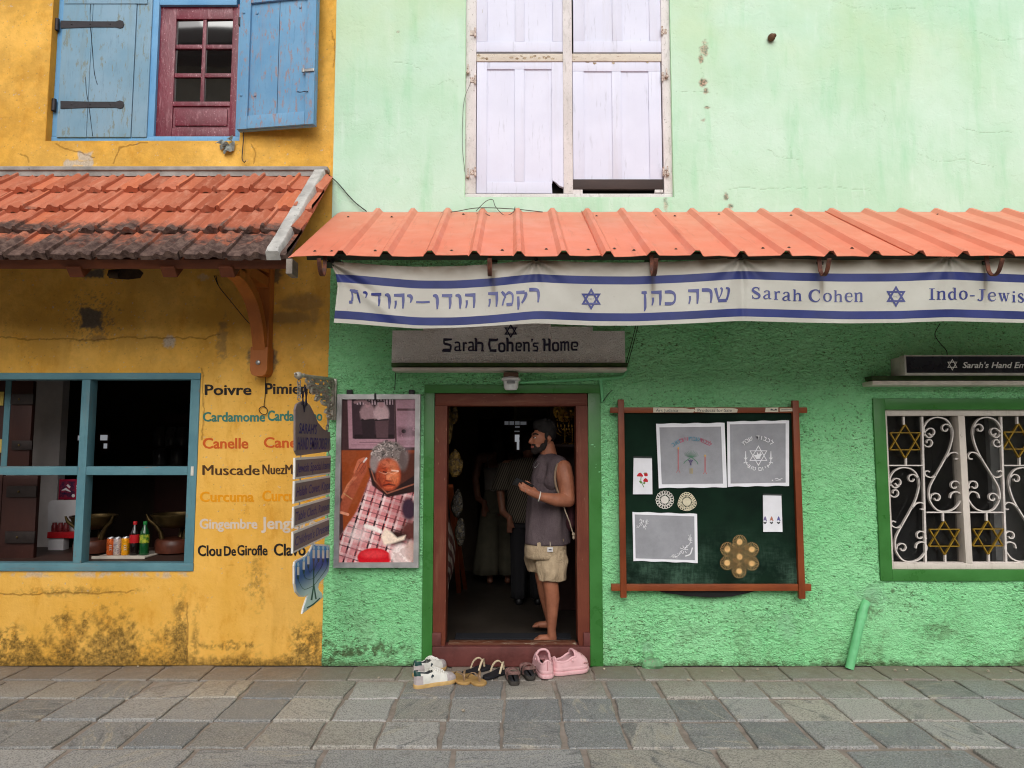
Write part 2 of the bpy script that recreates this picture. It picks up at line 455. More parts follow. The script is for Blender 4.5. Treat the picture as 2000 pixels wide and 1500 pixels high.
xs = np.concatenate([lines(-8.6, -4.3, .12, [O_SHOP[0]]), lines(-4.3, XC, .0065, [O_SHOP[1], O_UPW[0], O_UPW[1]])[1:]])
zs = np.concatenate([lines(0, 5.2, .0065, [O_SHOP[2], O_SHOP[3], O_UPW[2]]), lines(5.2, ZTOP, .05, [O_UPW[3]])[1:]])
wall_grid('wall', xs, zs, 0.0, [O_SHOP, O_UPW], yellow_mat(), yellow_house, dict(algae=y_algae, cement=y_cement, bare=y_bare, crack=cracks(Y_CR)),
          warp=lambda x, z: (fbm(x, z, 1.3, 3, .5, 40) - .5) * .016)

# ---- green house
G_CR = [pts2((1375, 100), (1383, 85), (1370, 95), (1368, 130), (1374, 150)), pts2((770, 122), (800, 126), (822, 136)), pts2((1497, 292), (1520, 308), (1545, 310), (1560, 315)), pts2((1545, 310), (1542, 280), (1530, 268)),
        pts2((1415, 372), (1450, 366), (1490, 370), (1530, 366), (1560, 370), (1640, 366), (1700, 372)), pts2((855, 165), (880, 158), (892, 170)), pts2((1620, 0), (1660, 14), (1720, 20), (1790, 16)), pts2((1320, 180), (1350, 178), (1400, 184)),
        pts2((1880, 250), (1920, 262), (1980, 258)), pts2((1900, 60), (1950, 80), (2000, 76)), pts2((1700, 200), (1730, 220), (1722, 250)), pts2((1790, 300), (1830, 318), (1880, 312), (1940, 326))]
def g_chip(x, z):
    q = [.8 * blotch(x, z, 1376, 96, 7, 13, 2, .8, 1.7, 40), .9 * blotch(x, z, 1369, 116, 5, 8, 3, .8, 1.2, 40), blotch(x, z, 1373, 162, 7, 8, 4, .7, 1.3, 40), .9 * blotch(x, z, 1379, 178, 5, 5, 7, .8, 1.2, 50), .9 * blotch(x, z, 1381, 210, 5, 2.4, 5, .8, 1.4, 50), .7 * blotch(x, z, 1373, 235, 4, 3, 5, .8, 1.4, 50),
         .9 * blotch(x, z, 1418, 385, 4, 8, 5, .8, 1.4, 50), .9 * blotch(x, z, 1426, 404, 5, 5, 6, .8, 1.4, 50), .6 * blotch(x, z, 1300, 400, 4, 14, 6, .8, 1.4, 50), .5 * blotch(x, z, 777, 63, 3, 2, 6, .8, 1.4, 50)]
    return np.maximum.reduce(q)
def gu_mat():
    n = N('pale mint paint')
    c = n.mix(n.ramp(n.noise(1.3, 6, .6), .3, .7), lin((176, 212, 184)), lin((196, 222, 204)))
    c = n.mix(n.ramp(n.noise(1.6, 6, .65, (3.4, 1, .55)), .5, .72, 0, .7), c, lin((154, 206, 168)))
    c = n.mix(n.ramp(n.noise(2.2, 6, .65, (5, 1, .7)), .55, .75, 0, .55), c, lin((208, 226, 214)))
    z = n.sep(n.pos())[2]
    c = n.mix(n.math('MULTIPLY', n.ramp(z, 3.9, 5.0), n.ramp(n.noise(.9, 4, .6), .35, .65, 0, .5)), c, lin((188, 208, 160)))
    c = n.mix(n.ramp(n.noise(26, 6, .75), .62, .72, 0, .35), c, lin((222, 240, 222)))
    c = n.mix(n.ramp(n.noise(3, 8, .8, (1.6, 1, 1.6)), .60, .66, 0, .28), c, lin((150, 206, 160)))
    c = n.mix(n.math('MULTIPLY', n.attr('chip'), .9), c, n.mix(n.ramp(n.noise(60), .35, .65), lin((60, 66, 44)), lin((190, 150, 130))))
    c = n.mix(n.math('MULTIPLY', n.attr('crack'), .32), c, lin((140, 176, 142)))
    h = n.math('ADD', n.noise(5, 7, .6), n.math('MULTIPLY', n.noise(60, 4, .7), .12)); h = n.math('SUBTRACT', h, n.math('MULTIPLY', n.attr('crack'), .25)); h = n.math('SUBTRACT', h, n.math('MULTIPLY', n.attr('chip'), .25))
    flake = n.ramp(n.noise(3.2, 7, .6), .49, .51)
    h = n.math('ADD', h, n.math('MULTIPLY', flake, .10))
    return n.done(c, .7, n.bump(h, .5, .02), spec=.2)
XR = 8.2
xs = np.concatenate([lines(XC, 4.3, .0085, [O_WHITE[0], O_WHITE[1]]), lines(4.3, XR, .12)[1:]])
zs = np.concatenate([lines(ZSPLIT, 5.25, .0085, [O_WHITE[2]]), lines(5.25, ZTOP, .06, [O_WHITE[3]])[1:]])
wall_grid('upper_wall', xs, zs, -.004, [O_WHITE], gu_mat(), green_house, dict(chip=g_chip, crack=cracks(G_CR, .0012)),
          warp=lambda x, z: (fbm(x, z, 1.5, 3, .5, 50) - .5) * .012)

def g_grime(x, z):
    n2 = fbm(x, z, 26, 4, .7, 2); n = fbm(x, z, 6, 4, .6, 9)
    a = .85 * (1 - sstep(z + (n2 - .5) * .08 + (n - .5) * .05, .0, .05))
    q = [blotch(x, z, 700, 1268, 70, 14, 3, 1.0, 1.9, 26), blotch(x, z, 640, 1285, 22, 30, 4, .7, 1.2, 26), .7 * blotch(x, z, 1700, 1190, 18, 20, 5, 1, 1.8, 40), .6 * blotch(x, z, 1830, 1230, 30, 16, 6, 1.2, 2.2, 40), .8 * blotch(x, z, 1742, 1154, 4, 4, 7, .8, 1, 40), .8 * blotch(x, z, 656, 1139, 4, 4, 8, .8, 1, 40), .5 * blotch(x, z, 1265, 1275, 14, 8, 8, .8, 1.5, 40)]
    return np.maximum(a, np.maximum.reduce(q) * sstep(n2, .34, .56))
def g_scar(x, z):
    return np.maximum.reduce([blotch(x, z, 1536, 1222, 16, 26, 3, .9, 1.8, 30) * .5, .7 * blotch(x, z, 1700, 1165, 26, 22, 4, .9, 1.5, 26), .8 * blotch(x, z, 1262, 1262, 12, 10, 5, .8, 1.4, 30)])
def gl_mat():
    n = N('green roughcast')
    lump = n.noise(24, 3, .5, (.85, 1, 1.25), .7)
    lump2 = n.noise(55, 3, .55, (.8, 1, 1.3), .5)
    ridge = n.math('SUBTRACT', 1.0, n.math('MULTIPLY', n.math('ABSOLUTE', n.math('SUBTRACT', n.noise(22, 2, .5, (.75, 1, 1.35), .9), .5)), 3.2))
    smooth_ = n.math('MAXIMUM', n.attr('scar'), 0.0)
    h = n.math('ADD', n.math('MULTIPLY', lump, .75), n.math('MULTIPLY', lump2, .30))
    h = n.math('SUBTRACT', h, n.math('MULTIPLY', n.ramp(ridge, .55, 1.0), .14))
    h = n.math('MULTIPLY', h, n.ramp(n.noise(1.7, 4, .6), .3, .7, .55, 1.25))
    h = n.math('MULTIPLY', h, n.math('SUBTRACT', 1.0, n.math('MULTIPLY', smooth_, .75)))
    c = n.mix(n.ramp(n.noise(1.2, 5, .6), .3, .7), lin((134, 206, 146)), lin((150, 216, 160)))
    c = n.mix(n.ramp(n.noise(9, 5, .7), .5, .75, 0, .45), c, lin((112, 202, 134)))
    # hollows of the roughcast are coloured darker to deepen the shade in its relief
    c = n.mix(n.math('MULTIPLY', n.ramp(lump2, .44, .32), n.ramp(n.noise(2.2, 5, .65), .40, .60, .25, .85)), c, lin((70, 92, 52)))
    c = n.mix(n.math('MULTIPLY', n.ramp(n.noise(70, 3, .6), .66, .72), .5), c, lin((70, 84, 50)))
    zz_ = n.sep(n.pos())[2]; c = n.mix(n.math('MULTIPLY', n.ramp(zz_, .75, .0, 0, .55), n.ramp(n.noise(5, 7, .75), .46, .66)), c, lin((104, 138, 96)))
    c = n.mix(n.ramp(n.noise(2.6, 7, .75), .56, .72, 0, .30), c, lin((168, 214, 172)))
    c = n.mix(n.attr('scar'), c, n.mix(n.noise(40), lin((110, 172, 118)), lin((150, 190, 160))))
    c = n.mix(n.math('MULTIPLY', n.attr('grime'), .85), c, n.mix(n.noise(50), lin((50, 52, 36)), lin((96, 110, 70))))
    n.l(n.bump(n.noise(160, 3, .7), .25, .004), n.b.inputs['Normal'])
    dsp = n.n('Displacement'); n.l(h, dsp.inputs['Height']); dsp.inputs['Scale'].default_value = .042; dsp.inputs['Midlevel'].default_value = .5
    n.l(dsp.outputs[0], n.out.inputs['Displacement']); n.m.displacement_method = 'BOTH'
    return n.done(c, .85, None, spec=.12)
xs = np.concatenate([lines(XC, 4.2, .0062, [O_DOOR[0], O_DOOR[1], O_GRILLE[0], O_GRILLE[1]]), lines(4.2, XR, .05)[1:]])
zs = lines(0, ZSPLIT, .0062, [O_DOOR[3], O_GRILLE[2], O_GRILLE[3]])
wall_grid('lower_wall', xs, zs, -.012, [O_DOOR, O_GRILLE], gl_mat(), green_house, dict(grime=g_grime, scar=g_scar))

# rooms behind the openings: plain plastered boxes
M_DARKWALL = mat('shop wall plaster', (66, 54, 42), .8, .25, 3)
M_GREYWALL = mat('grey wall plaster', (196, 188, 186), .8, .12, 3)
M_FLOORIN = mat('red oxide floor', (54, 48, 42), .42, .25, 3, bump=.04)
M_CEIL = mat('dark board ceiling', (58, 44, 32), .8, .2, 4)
def room(x0, x1, y1, z0, z1, parent, wall_m, floor_m, ceil_m, t=.06):
    MB().box(x0, x1, .03, y1, z0 - t, z0).build('room_floor', floor_m, parent)
    MB().box(x0, x1, .03, y1, z1, z1 + t).build('room_ceiling', ceil_m, parent)
    MB().box(x0 - t, x0, .03, y1, z0 - t, z1 + t).build('room_wall', wall_m, parent)
    MB().box(x1, x1 + t, .03, y1, z0 - t, z1 + t).build('room_wall', wall_m, parent)
    MB().box(x0 - t, x1 + t, y1, y1 + t, z0 - t, z1 + t).build('room_wall', wall_m, parent)
ZFL = .125
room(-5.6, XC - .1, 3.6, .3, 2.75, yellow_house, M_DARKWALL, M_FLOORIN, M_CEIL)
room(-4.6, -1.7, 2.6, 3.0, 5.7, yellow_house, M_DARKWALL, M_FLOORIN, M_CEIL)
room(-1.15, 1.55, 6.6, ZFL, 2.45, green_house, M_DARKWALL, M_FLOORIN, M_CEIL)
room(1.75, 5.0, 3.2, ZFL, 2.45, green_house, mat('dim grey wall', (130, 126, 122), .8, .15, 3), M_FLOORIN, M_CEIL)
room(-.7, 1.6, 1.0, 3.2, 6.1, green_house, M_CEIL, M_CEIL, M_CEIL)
# outer shells so that the houses are solid from any side
M_SHELL = mat('plain outside plaster', (190, 170, 120), .85, .15, 2)
MB().box(-8.6, XC, 3.9, 4.0, 0, ZTOP).box(-8.6, -8.5, .02, 3.9, 0, ZTOP).build('back_wall', M_SHELL, yellow_house)
MB().box(XC, XR, 6.9, 7.0, 0, ZTOP).box(XR - .1, XR, .02, 6.9, 0, ZTOP).box(XC + .02, XC + .1, .02, 6.9, 0, ZTOP).build('back_wall', M_SHELL, green_house)
M_RT = mat('dark roof tile', (92, 62, 48), .8, .25, 6)
MB().poly([(-8.9, -.5, ZTOP), (XC, -.5, ZTOP), (XC, 2, ZTOP + 1.5), (-8.9, 2, ZTOP + 1.5)]).poly([(-8.9, 4.4, ZTOP), (XC, 4.4, ZTOP), (XC, 2, ZTOP + 1.5), (-8.9, 2, ZTOP + 1.5)]).build('roof', M_RT, yellow_house)
MB().poly([(XC, -.4, ZTOP + .05), (XR + .3, -.4, ZTOP + .05), (XR + .3, 3.4, ZTOP + 2), (XC, 3.4, ZTOP + 2)]).poly([(XC, 7.4, ZTOP + .05), (XR + .3, 7.4, ZTOP + .05), (XR + .3, 3.4, ZTOP + 2), (XC, 3.4, ZTOP + 2)]).build('roof', M_RT, green_house)

# ------------------------------------------------------------------ pavement of granite setts
def stone_mat():
    n = N('granite slabs')
    r = n.island()
    sp = n.noise(105, 3, .75)
    base = n.mix(r, lin((136, 138, 138)), lin((190, 188, 184)))
    warm = n.n('MapRange'); n.l(n.math('FRACT', n.math('MULTIPLY', r, 7.31)), warm.inputs[0]); warm.inputs[1].default_value = .55; warm.inputs[2].default_value = 1
    base = n.mix(n.math('MULTIPLY', warm.outputs[0], .55), base, lin((192, 182, 162)))
    cool = n.ramp(n.math('FRACT', n.math('MULTIPLY', r, 13.7)), .45, 1.0, 0, .6)
    base = n.mix(cool, base, lin((128, 134, 138)))
    # swirling gneiss bands, turned differently in every slab
    vr = n.n('VectorRotate'); vr.rotation_type = 'Z_AXIS'; n.l(n.pos(), vr.inputs['Vector']); n.l(n.math('MULTIPLY', r, 40.0), vr.inputs['Angle'])
    off = n.n('VectorMath'); off.operation = 'MULTIPLY_ADD'; n.l(vr.outputs[0], off.inputs[0]); off.inputs[1].default_value = (1.0, 4.2, 1)
    cb = n.n('CombineXYZ'); n.l(n.math('MULTIPLY', r, 91.0), cb.inputs[0]); n.l(n.math('MULTIPLY', r, 37.0), cb.inputs[1]); n.l(cb.outputs[0], off.inputs[2])
    band = n.noise(3.0, 5, .62, dist=1.2, vec=off.outputs[0])
    amt = n.ramp(n.math('FRACT', n.math('MULTIPLY', r, 23.1)), .3, .9, .05, .7)
    base = n.mix(n.math('MULTIPLY', n.ramp(band, .54, .66), amt), base, lin((190, 182, 164)))
    base = n.mix(n.math('MULTIPLY', n.ramp(band, .46, .34), amt), base, lin((96, 100, 104)))
    base = n.mix(n.ramp(sp, .36, .56, .7, 0), base, lin((84, 83, 80)))
    base = n.mix(n.ramp(n.noise(120, 3, .75, rot=(.3, .2, 1)), .55, .68, 0, .75), base, lin((214, 208, 196)))
    y = n.sep(n.pos())[1]
    dust = n.math('MULTIPLY', n.ramp(n.math('ADD', y, n.math('MULTIPLY', n.noise(2.5, 5, .65), .5)), -.45, .25, 0, .9), n.ramp(n.noise(11, 5, .7), .2, .55, .55, 1))
    base = n.mix(dust, base, n.mix(n.noise(40), lin((112, 100, 88)), lin((144, 130, 114))))
    base = n.mix(n.ramp(n.noise(5, 7, .75), .55, .72, 0, .55), base, lin((112, 104, 96)))
    h = n.math('ADD', n.noise(28, 5, .7), n.math('MULTIPLY', n.noise(200, 2, .6), .3))
    return n.done(base, n.ramp(n.noise(8), .3, .7, .5, .75), n.bump(h, .45, .006), spec=.35)
M_STONE = stone_mat()
def mortar_mat():
    n = N('sandy mortar')
    c = n.mix(n.ramp(n.noise(9, 6, .7), .3, .7), lin((136, 126, 116)), lin((164, 152, 142)))
    return n.done(c, .9, n.bump(n.noise(90, 4, .7), .5, .006), spec=.15)
M_MORTAR = mortar_mat()
g = MB(); g.poly([(-60, -60, -.012), (60, -60, -.012), (60, .3, -.012), (-60, .3, -.012)])
gnd = g.build('ground', M_MORTAR); gnd['kind'] = 'structure'
rnd = random.Random(11)
pv = MB()
def slab(x0, x1, y0, y1):
    j = lambda a: rnd.uniform(-a, a) * 1.7
    q = [(x0 + j(.006), y0 + j(.006)), (x1 + j(.006), y0 + j(.006)), (x1 + j(.006), y1 + j(.006)), (x0 + j(.006), y1 + j(.006))]
    # worn, slightly uneven outline
    pts = []
    for i in range(4):
        a, b = q[i], q[(i + 1) % 4]
        for k in range(5):
            t = k / 5; pts.append((a[0] + (b[0] - a[0]) * t + (j(.0035) if k else 0), a[1] + (b[1] - a[1]) * t + (j(.0035) if k else 0)))
    cx, cy = (x0 + x1) / 2, (y0 + y1) / 2; tx, ty, h = j(.006), j(.006), j(.003)
    z = lambda p: h + (p[0] - cx) * tx + (p[1] - cy) * ty
    b = pv.bm
    ins = [(cx + (p[0] - cx) * (1 - .014 / (x1 - x0)), cy + (p[1] - cy) * (1 - .014 / (y1 - y0))) for p in pts]
    t_ = [b.verts.new((p[0], p[1], z(p))) for p in ins]; m_ = [b.verts.new((p[0], p[1], z(p) - .005)) for p in pts]; d_ = [b.verts.new((p[0], p[1], -.04)) for p in pts]
    b.faces.new(t_); n_ = len(pts)
    for A, B in ((m_, t_), (d_, m_)):
        for i in range(n_): b.faces.new((A[i], A[(i + 1) % n_], B[(i + 1) % n_], B[i]))
ys = [-.004, -.32, -.665, -1.035, -1.405]
for ri in range(4):
    x = -7.9 + (.56, .30, .29, .285)[ri] % .337
    x = (.56, .29, .29, .285)[ri] - .337 * 25
    while x < 8:
        wd = .337 + rnd.uniform(-.012, .012); slab(x + .012, x + wd - .012, ys[ri + 1] + .013, ys[ri] - .013); x += wd if ri == 9 else .337
y = -1.41; ro = .375
while y > -9.5:
    dp = .52; x = ro - .675 * 12
    while x < 8: slab(x + .016, x + .675 - .016, y - dp + .015, y - .015); x += .675
    y -= dp; ro = .375 + rnd.uniform(-.3, .3)
pav = pv.build('pavement', M_STONE); pav['kind'] = 'structure'
# ------------------------------------------------------------------ paints and timbers
def wood_paint(name, c, c2, worn, wornat=.6, rough=.6, along=(1, 1, .12), gs=14, bump=.4, streak=.5, spec=.3):
    """brushed paint on old timber: grain lines, bare streaks, cracked film"""
    n = N(name); c, c2, worn = lin(c), lin(c2), lin(worn)
    g = n.noise(gs, 7, .68, along, .3); fine = n.noise(gs * 6, 4, .7, along)
    k = n.mix(n.ramp(n.noise(3, 5, .6), .3, .7), c, c2)
    k = n.mix(n.ramp(g, .52, .72, 0, streak), k, worn)
    k = n.mix(n.ramp(n.noise(gs * 2.6, 8, .75, tuple(min(1, q * 2.5) for q in along)), wornat, wornat + .04), k, worn)
    k = n.mix(n.ramp(fine, .30, .42, .35, 0), k, mul(c, .45))
    h = n.math('ADD', g, n.math('MULTIPLY', fine, .5))
    return n.done(k, rough, n.bump(h, bump, .006), spec=spec)
V_, H_, Y_ = (1, 1, .1), (.1, 1, 1), (1, .1, 1)
M_BLUE = wood_paint('sky blue paint on wood', (96, 154, 200), (112, 166, 208), (140, 152, 160), .66, .5, V_, 12, .4, .2)
M_BLUEFADE = wood_paint('faded blue grey paint on wood', (120, 156, 178), (136, 166, 186), (128, 140, 136), .57, .8, V_, 10, .5, .55)
M_BLUEOLD = wood_paint('flaking blue paint on wood', (100, 148, 186), (116, 160, 194), (146, 134, 140), .55, .75, V_, 14, .5, .35)
M_IRON = mat('black wrought iron', (52, 50, 54), .55, .25, 20, bump=.3, metal=.35)
M_MAROON = wood_paint('crackled maroon paint', (116, 20, 46), (96, 14, 36), (206, 150, 158), .60, .3, (1, 1, .22), 30, .7, .35, .5)
M_TEAL = wood_paint('teal paint on wood', (98, 142, 152), (82, 126, 138), (120, 116, 112), .62, .6, V_, 12, .4, .4)
M_TEALH = wood_paint('teal paint on wooden rail', (98, 142, 152), (82, 126, 138), (120, 116, 112), .62, .6, H_, 12, .4, .4)
M_WHITE = wood_paint('white paint on shutter', (212, 213, 230), (205, 206, 224), (186, 182, 188), .68, .45, V_, 6, .2, .3)
M_WHITEOLD = wood_paint('weathered white paint on frame', (222, 216, 216), (204, 198, 196), (150, 142, 136), .60, .65, (1, 1, .3), 26, .8, .55)
M_WHITEH = wood_paint('weathered white paint on rail', (214, 204, 190), (200, 190, 176), (150, 130, 112), .60, .65, (.3, 1, 1), 26, .8, .45)
M_DKWOOD = wood_paint('dark stained board', (48, 36, 34), (62, 46, 42), (84, 68, 60), .68, .6, H_, 12, .4, .3)
M_TEAKV = wood_paint('varnished teak upright', (134, 66, 34), (112, 50, 24), (70, 36, 22), .66, .42, V_, 12, .3, .35)
M_TEAKH = wood_paint('varnished teak rail', (140, 72, 36), (118, 56, 28), (70, 36, 22), .66, .42, H_, 12, .3, .35)
M_DOORV = wood_paint('worn brown door frame', (112, 56, 38), (94, 42, 28), (150, 108, 84), .63, .5, V_, 14, .5, .35)
M_DOORH = wood_paint('worn brown door rail', (112, 56, 38), (94, 42, 28), (150, 108, 84), .63, .5, H_, 14, .5, .35)
M_RAFTER = wood_paint('brown eave timber', (110, 58, 34), (90, 46, 28), (60, 34, 24), .66, .6, H_, 10, .3, .4)
M_BRACKET = wood_paint('orange brown bracket timber', (176, 104, 46), (150, 84, 36), (100, 56, 28), .66, .5, V_, 10, .3, .4)
M_GLASS = (lambda n: n.done(lin((16, 17, 18)), .03, n.bump(n.noise(3, 2, .5), .02, .02), spec=1.0))(N('dark window glass')); M_GLASS.node_tree.nodes['Principled BSDF'].inputs['IOR'].default_value = 1.75
M_STEEL = mat('galvanised steel', (150, 148, 146), .4, .15, 20, metal=.8, bump=.1)
M_RUST = mat('rusty flat iron', (78, 46, 38), .7, .3, 30, bump=.3, c2=(110, 64, 46))

def panel_leaf(name, x0, x1, z0, z1, yf, thk, panels, m, parent, recess=.012):
    """a framed shutter leaf: stiles and rails stand proud of recessed panels"""
    b = MB(); b.box(x0, x1, yf + recess, yf + thk, z0, z1)
    xs_ = sorted({x0, x1} | {p[0] for p in panels} | {p[1] for p in panels}); pz0 = min(p[2] for p in panels); pz1 = max(p[3] for p in panels)
    b.box(x0, x1, yf, yf + recess - .0005, z0, pz0, .003); b.box(x0, x1, yf + .0006, yf + recess - .0005, pz1, z1, .003)
    for a, c in zip(xs_[0::2], xs_[1::2]): b.box(a, c, yf + .001, yf + recess - .0005, pz0 + .0004, pz1 - .0004, .003)
    return b.build(name, m, parent, 30)
def pr(u0, v0, u1, v1, y):
    um, vm = (u0 + u1) / 2, (v0 + v1) / 2; return (P(u0, vm, y).x, P(u1, vm, y).x, P(um, v1, y).z, P(um, v0, y).z)

# ------------------------------------------------------------------ yellow house: blue window upstairs
yh = yellow_house; yw = .07
zt = 5.5
fx0, fx1, fz0, _ = pr(101, 100, 474, 277, yw); mx0, mx1 = XU(289, 150, yw), XU(305, 150, yw)
f = MB(); f.box(fx0 - .02, fx0 + .065, yw, yw + .08, fz0 + .046, zt, .006); f.box(mx0, mx1, yw + .001, yw + .08, fz0 + .046, zt, .006); f.box(XU(463, 150, yw), fx1, yw, yw + .08, fz0 + .046, zt, .006)
f.box(fx0 - .02, fx1 + .01, yw - .002, yw + .085, fz0, fz0 + .045, .006)
f.box(mx1 + .001, XU(462, 10, yw), yw + .003, yw + .08, ZV(9, yw), ZV(-14, yw), .005)
wf = f.build('window_frame', M_BLUE, yh, 30)
b = MB(); b.box(O_UPW[0], O_UPW[0] + .004, .0, yw + .08, O_UPW[2], O_UPW[3]).box(O_UPW[0], O_UPW[1], .0, yw + .08, O_UPW[2] - .0, O_UPW[2] + .004).box(O_UPW[1] - .004, O_UPW[1], 0, yw + .08, O_UPW[2], O_UPW[3])
b.build('window_reveal', mat('ochre reveal', (216, 156, 54), .85, .15, 5), yh)
# closed leaf: three weathered planks, with a crack
s = MB(); sx0, sx1, sz0, _ = pr(118, 0, 292, 268, yw - .012)
xa, xb = XU(177, 150, yw), XU(263, 150, yw)
s.box(sx0, xa - .0015, yw - .016, yw + .012, sz0, zt, .003); s.box(xa + .0015, xb - .003, yw - .0155, yw + .012, sz0 + .001, zt, .003); s.box(xb + .002, sx1, yw - .012, yw + .012, sz0 + .002, zt, .004)
sh = s.build('shutter', M_BLUEFADE, yh, 30, 'closed faded blue plank shutter with two black strap hinges')
cr = MB(); cp = [(177, 2), (176, 40), (180, 90), (184, 140), (190, 165)]; cp2 = [(167, 150), (169, 180), (174, 210), (181, 266)]
for q in (cp, cp2):
    sp_ = spline([P(u, v, yw - .0165) for u, v in q], 5); cr.tube(sp_, [.0012 + .0016 * abs(math.sin(i * .7)) for i in range(len(sp_))], 5)
cr.build('crack', mat('black gap', (20, 18, 18), .9, 0, 5, bump=0), sh)
for v in (47, 204):
    h = MB(); y = yw - .022; uo = -6 if v == 204 else 0
    a, c = P(112 + uo, v + 1, y), P(240, v, y)
    h.prism([(P(u, vv, y).x, P(u, vv, y).z) for u, vv in ((118, v - 7), (180, v - 5.5), (226, v - 5.5), (234, v - 8), (240, v - 6), (242, v), (240, v + 6), (234, v + 8), (226, v + 5.5), (180, v + 5.5), (118, v + 8))], y, y + .007)
    h.tube([a + Vector((0, -.003, .045)), a + Vector((0, -.003, -.05))], .017, 10)
    for u in (140, 176, 215): h.ball(P(u, v, y), (.007, .004, .007), seg=8)
    h.build('strap_hinge', M_IRON, sh, 40)
# second weathered band above
MB().pbox(126, -30, 288, 7, yw - .022, .03, .003).build('shutter_board', M_BLUEFADE, sh)
# open leaf, swung out past a right angle
def open_leaf():
    hx = XU(472, 130, -.03); hy = -.045; ang = R(9); Wd = XU(622, 130, -.13) - hx; zb = ZV(257, -.045)
    Z1 = 5.5
    def T(b): return b.xform(Matrix.Translation((hx, hy, 0)) @ Matrix.Rotation(-ang, 4, 'Z'))
    b = MB(); t = .034
    b.box(0, Wd, -.012, -.012 + t, zb, Z1, .003)
    b.box(.002, .085, -.034, -.0125, zb + .002, Z1, .004); b.box(Wd - .075, Wd - .002, -.0335, -.0125, zb + .002, Z1, .004)
    b.box(.086, Wd - .076, -.033, -.0125, zb + .003, zb + .105, .004); b.box(.086, Wd - .076, -.033, -.0125, ZV(12, -.05), ZV(-14, -.05), .004)
    g = b; o = T(g).build('shutter', M_BLUEOLD, yh, 30, 'open flaking blue shutter swung out beside the maroon sash')
    g = MB(); g.box((.085 + Wd - .076) / 2 - .002, (.085 + Wd - .076) / 2 + .002, -.0135, -.012, zb + .106, Z1)
    T(g).build('plank_gap', mat('dark blue gap', (40, 60, 84), .8, .1, 5, bump=0), o)
    pts = [(.03, 30), (.03, 190), (.13, 30), (.13, 190), (Wd - .14, 27), (Wd - .14, 188)]
    for px, v in pts:
        g = MB(); g.ball((px, -.036 if px < .1 else -.014, ZV(v, -.05)), (.012, .006, .012), seg=10); T(g).build('nail_head', M_BLUEOLD, o, True)
    g = MB(); zz = ZV(147, -.1); g.box(Wd - .09, Wd - .005, -.044, -.034, zz - .012, zz + .012, .003).box(Wd - .1, Wd - .082, -.05, -.034, zz - .016, zz + .016, .003); T(g).build('latch', M_STEEL, o)
    g = MB(); zz = ZV(188, -.1); g.tube(spline([(Wd - .13, -.04, zz + .006), (Wd - .11, -.045, zz - .004), (Wd - .06, -.045, zz), (Wd - .05, -.036, zz)], 5), .003, 6); T(g).build('hook', M_IRON, o)
    g = MB(); zz = ZV(2, -.1); g.box(Wd - .1, Wd + .0, -.045, -.034, zz - .01, zz + .012, .002); T(g).build('hinge_plate', M_IRON, o)
    for v in (43, 200):
        g = MB(); q = P(470, v, -.03); g.box(q.x - .012, q.x + .014, q.y - .02, q.y + .02, q.z - .035, q.z + .03, .004); g.build('hinge', M_IRON, o)
open_leaf()
# maroon casement
cy = yw + .03
L, Rr, Bm, Tp = XU(303, 140, cy), XU(468, 140, cy), ZV(268, cy), ZV(8, cy)
s = MB(); gl = [XU(341, 118, cy), XU(393, 118, cy), XU(400, 118, cy), XU(452, 118, cy)]; zz = [ZV(k, cy) for k in (37, 86, 94, 142, 150, 198, 207, 250)]
s.box(L, gl[0], cy, cy + .04, Bm, Tp, .004); s.box(gl[3], Rr, cy, cy + .04, Bm, Tp, .004)
s.box(gl[0], gl[3], cy + .0006, cy + .04, zz[0], Tp - .001, .004); s.box(gl[0], gl[3], cy + .0006, cy + .04, zz[6], zz[5], .004); s.box(gl[0], gl[3], cy + .0006, cy + .04, Bm + .001, zz[7], .004)
s.box(gl[0], gl[3], cy + .015, cy + .04, zz[7] + .0005, zz[6] - .0005); s.box(gl[0] + .02, gl[3] - .02, cy + .004, cy + .0152, zz[7] + .02, zz[6] - .02, .008)
s.box(gl[1], gl[2], cy + .006, cy + .034, zz[5] + .0005, zz[0] - .0005, .003)
for a, c in ((zz[2], zz[1]), (zz[4], zz[3])):
    s.box(gl[0] + .0005, gl[1] - .0005, cy + .007, cy + .034, a, c, .003); s.box(gl[2] + .0005, gl[3] - .0005, cy + .007, cy + .034, a, c, .003)
sash = s.build('window_sash', M_MAROON, yh, 30)
for i, (a, c) in enumerate(((1, 0), (3, 2), (5, 4))):
    for x0, x1 in ((gl[0], gl[1]), (gl[2], gl[3])):
        t = [-.004, .002, -.002][i]
        MB().poly([(x0, cy + .022, zz[a]), (x1, cy + .022 + t, zz[a]), (x1, cy + .022 + t * 1.4, zz[c]), (x0, cy + .022 + t * .4, zz[c])]).build('pane', M_GLASS, sash)
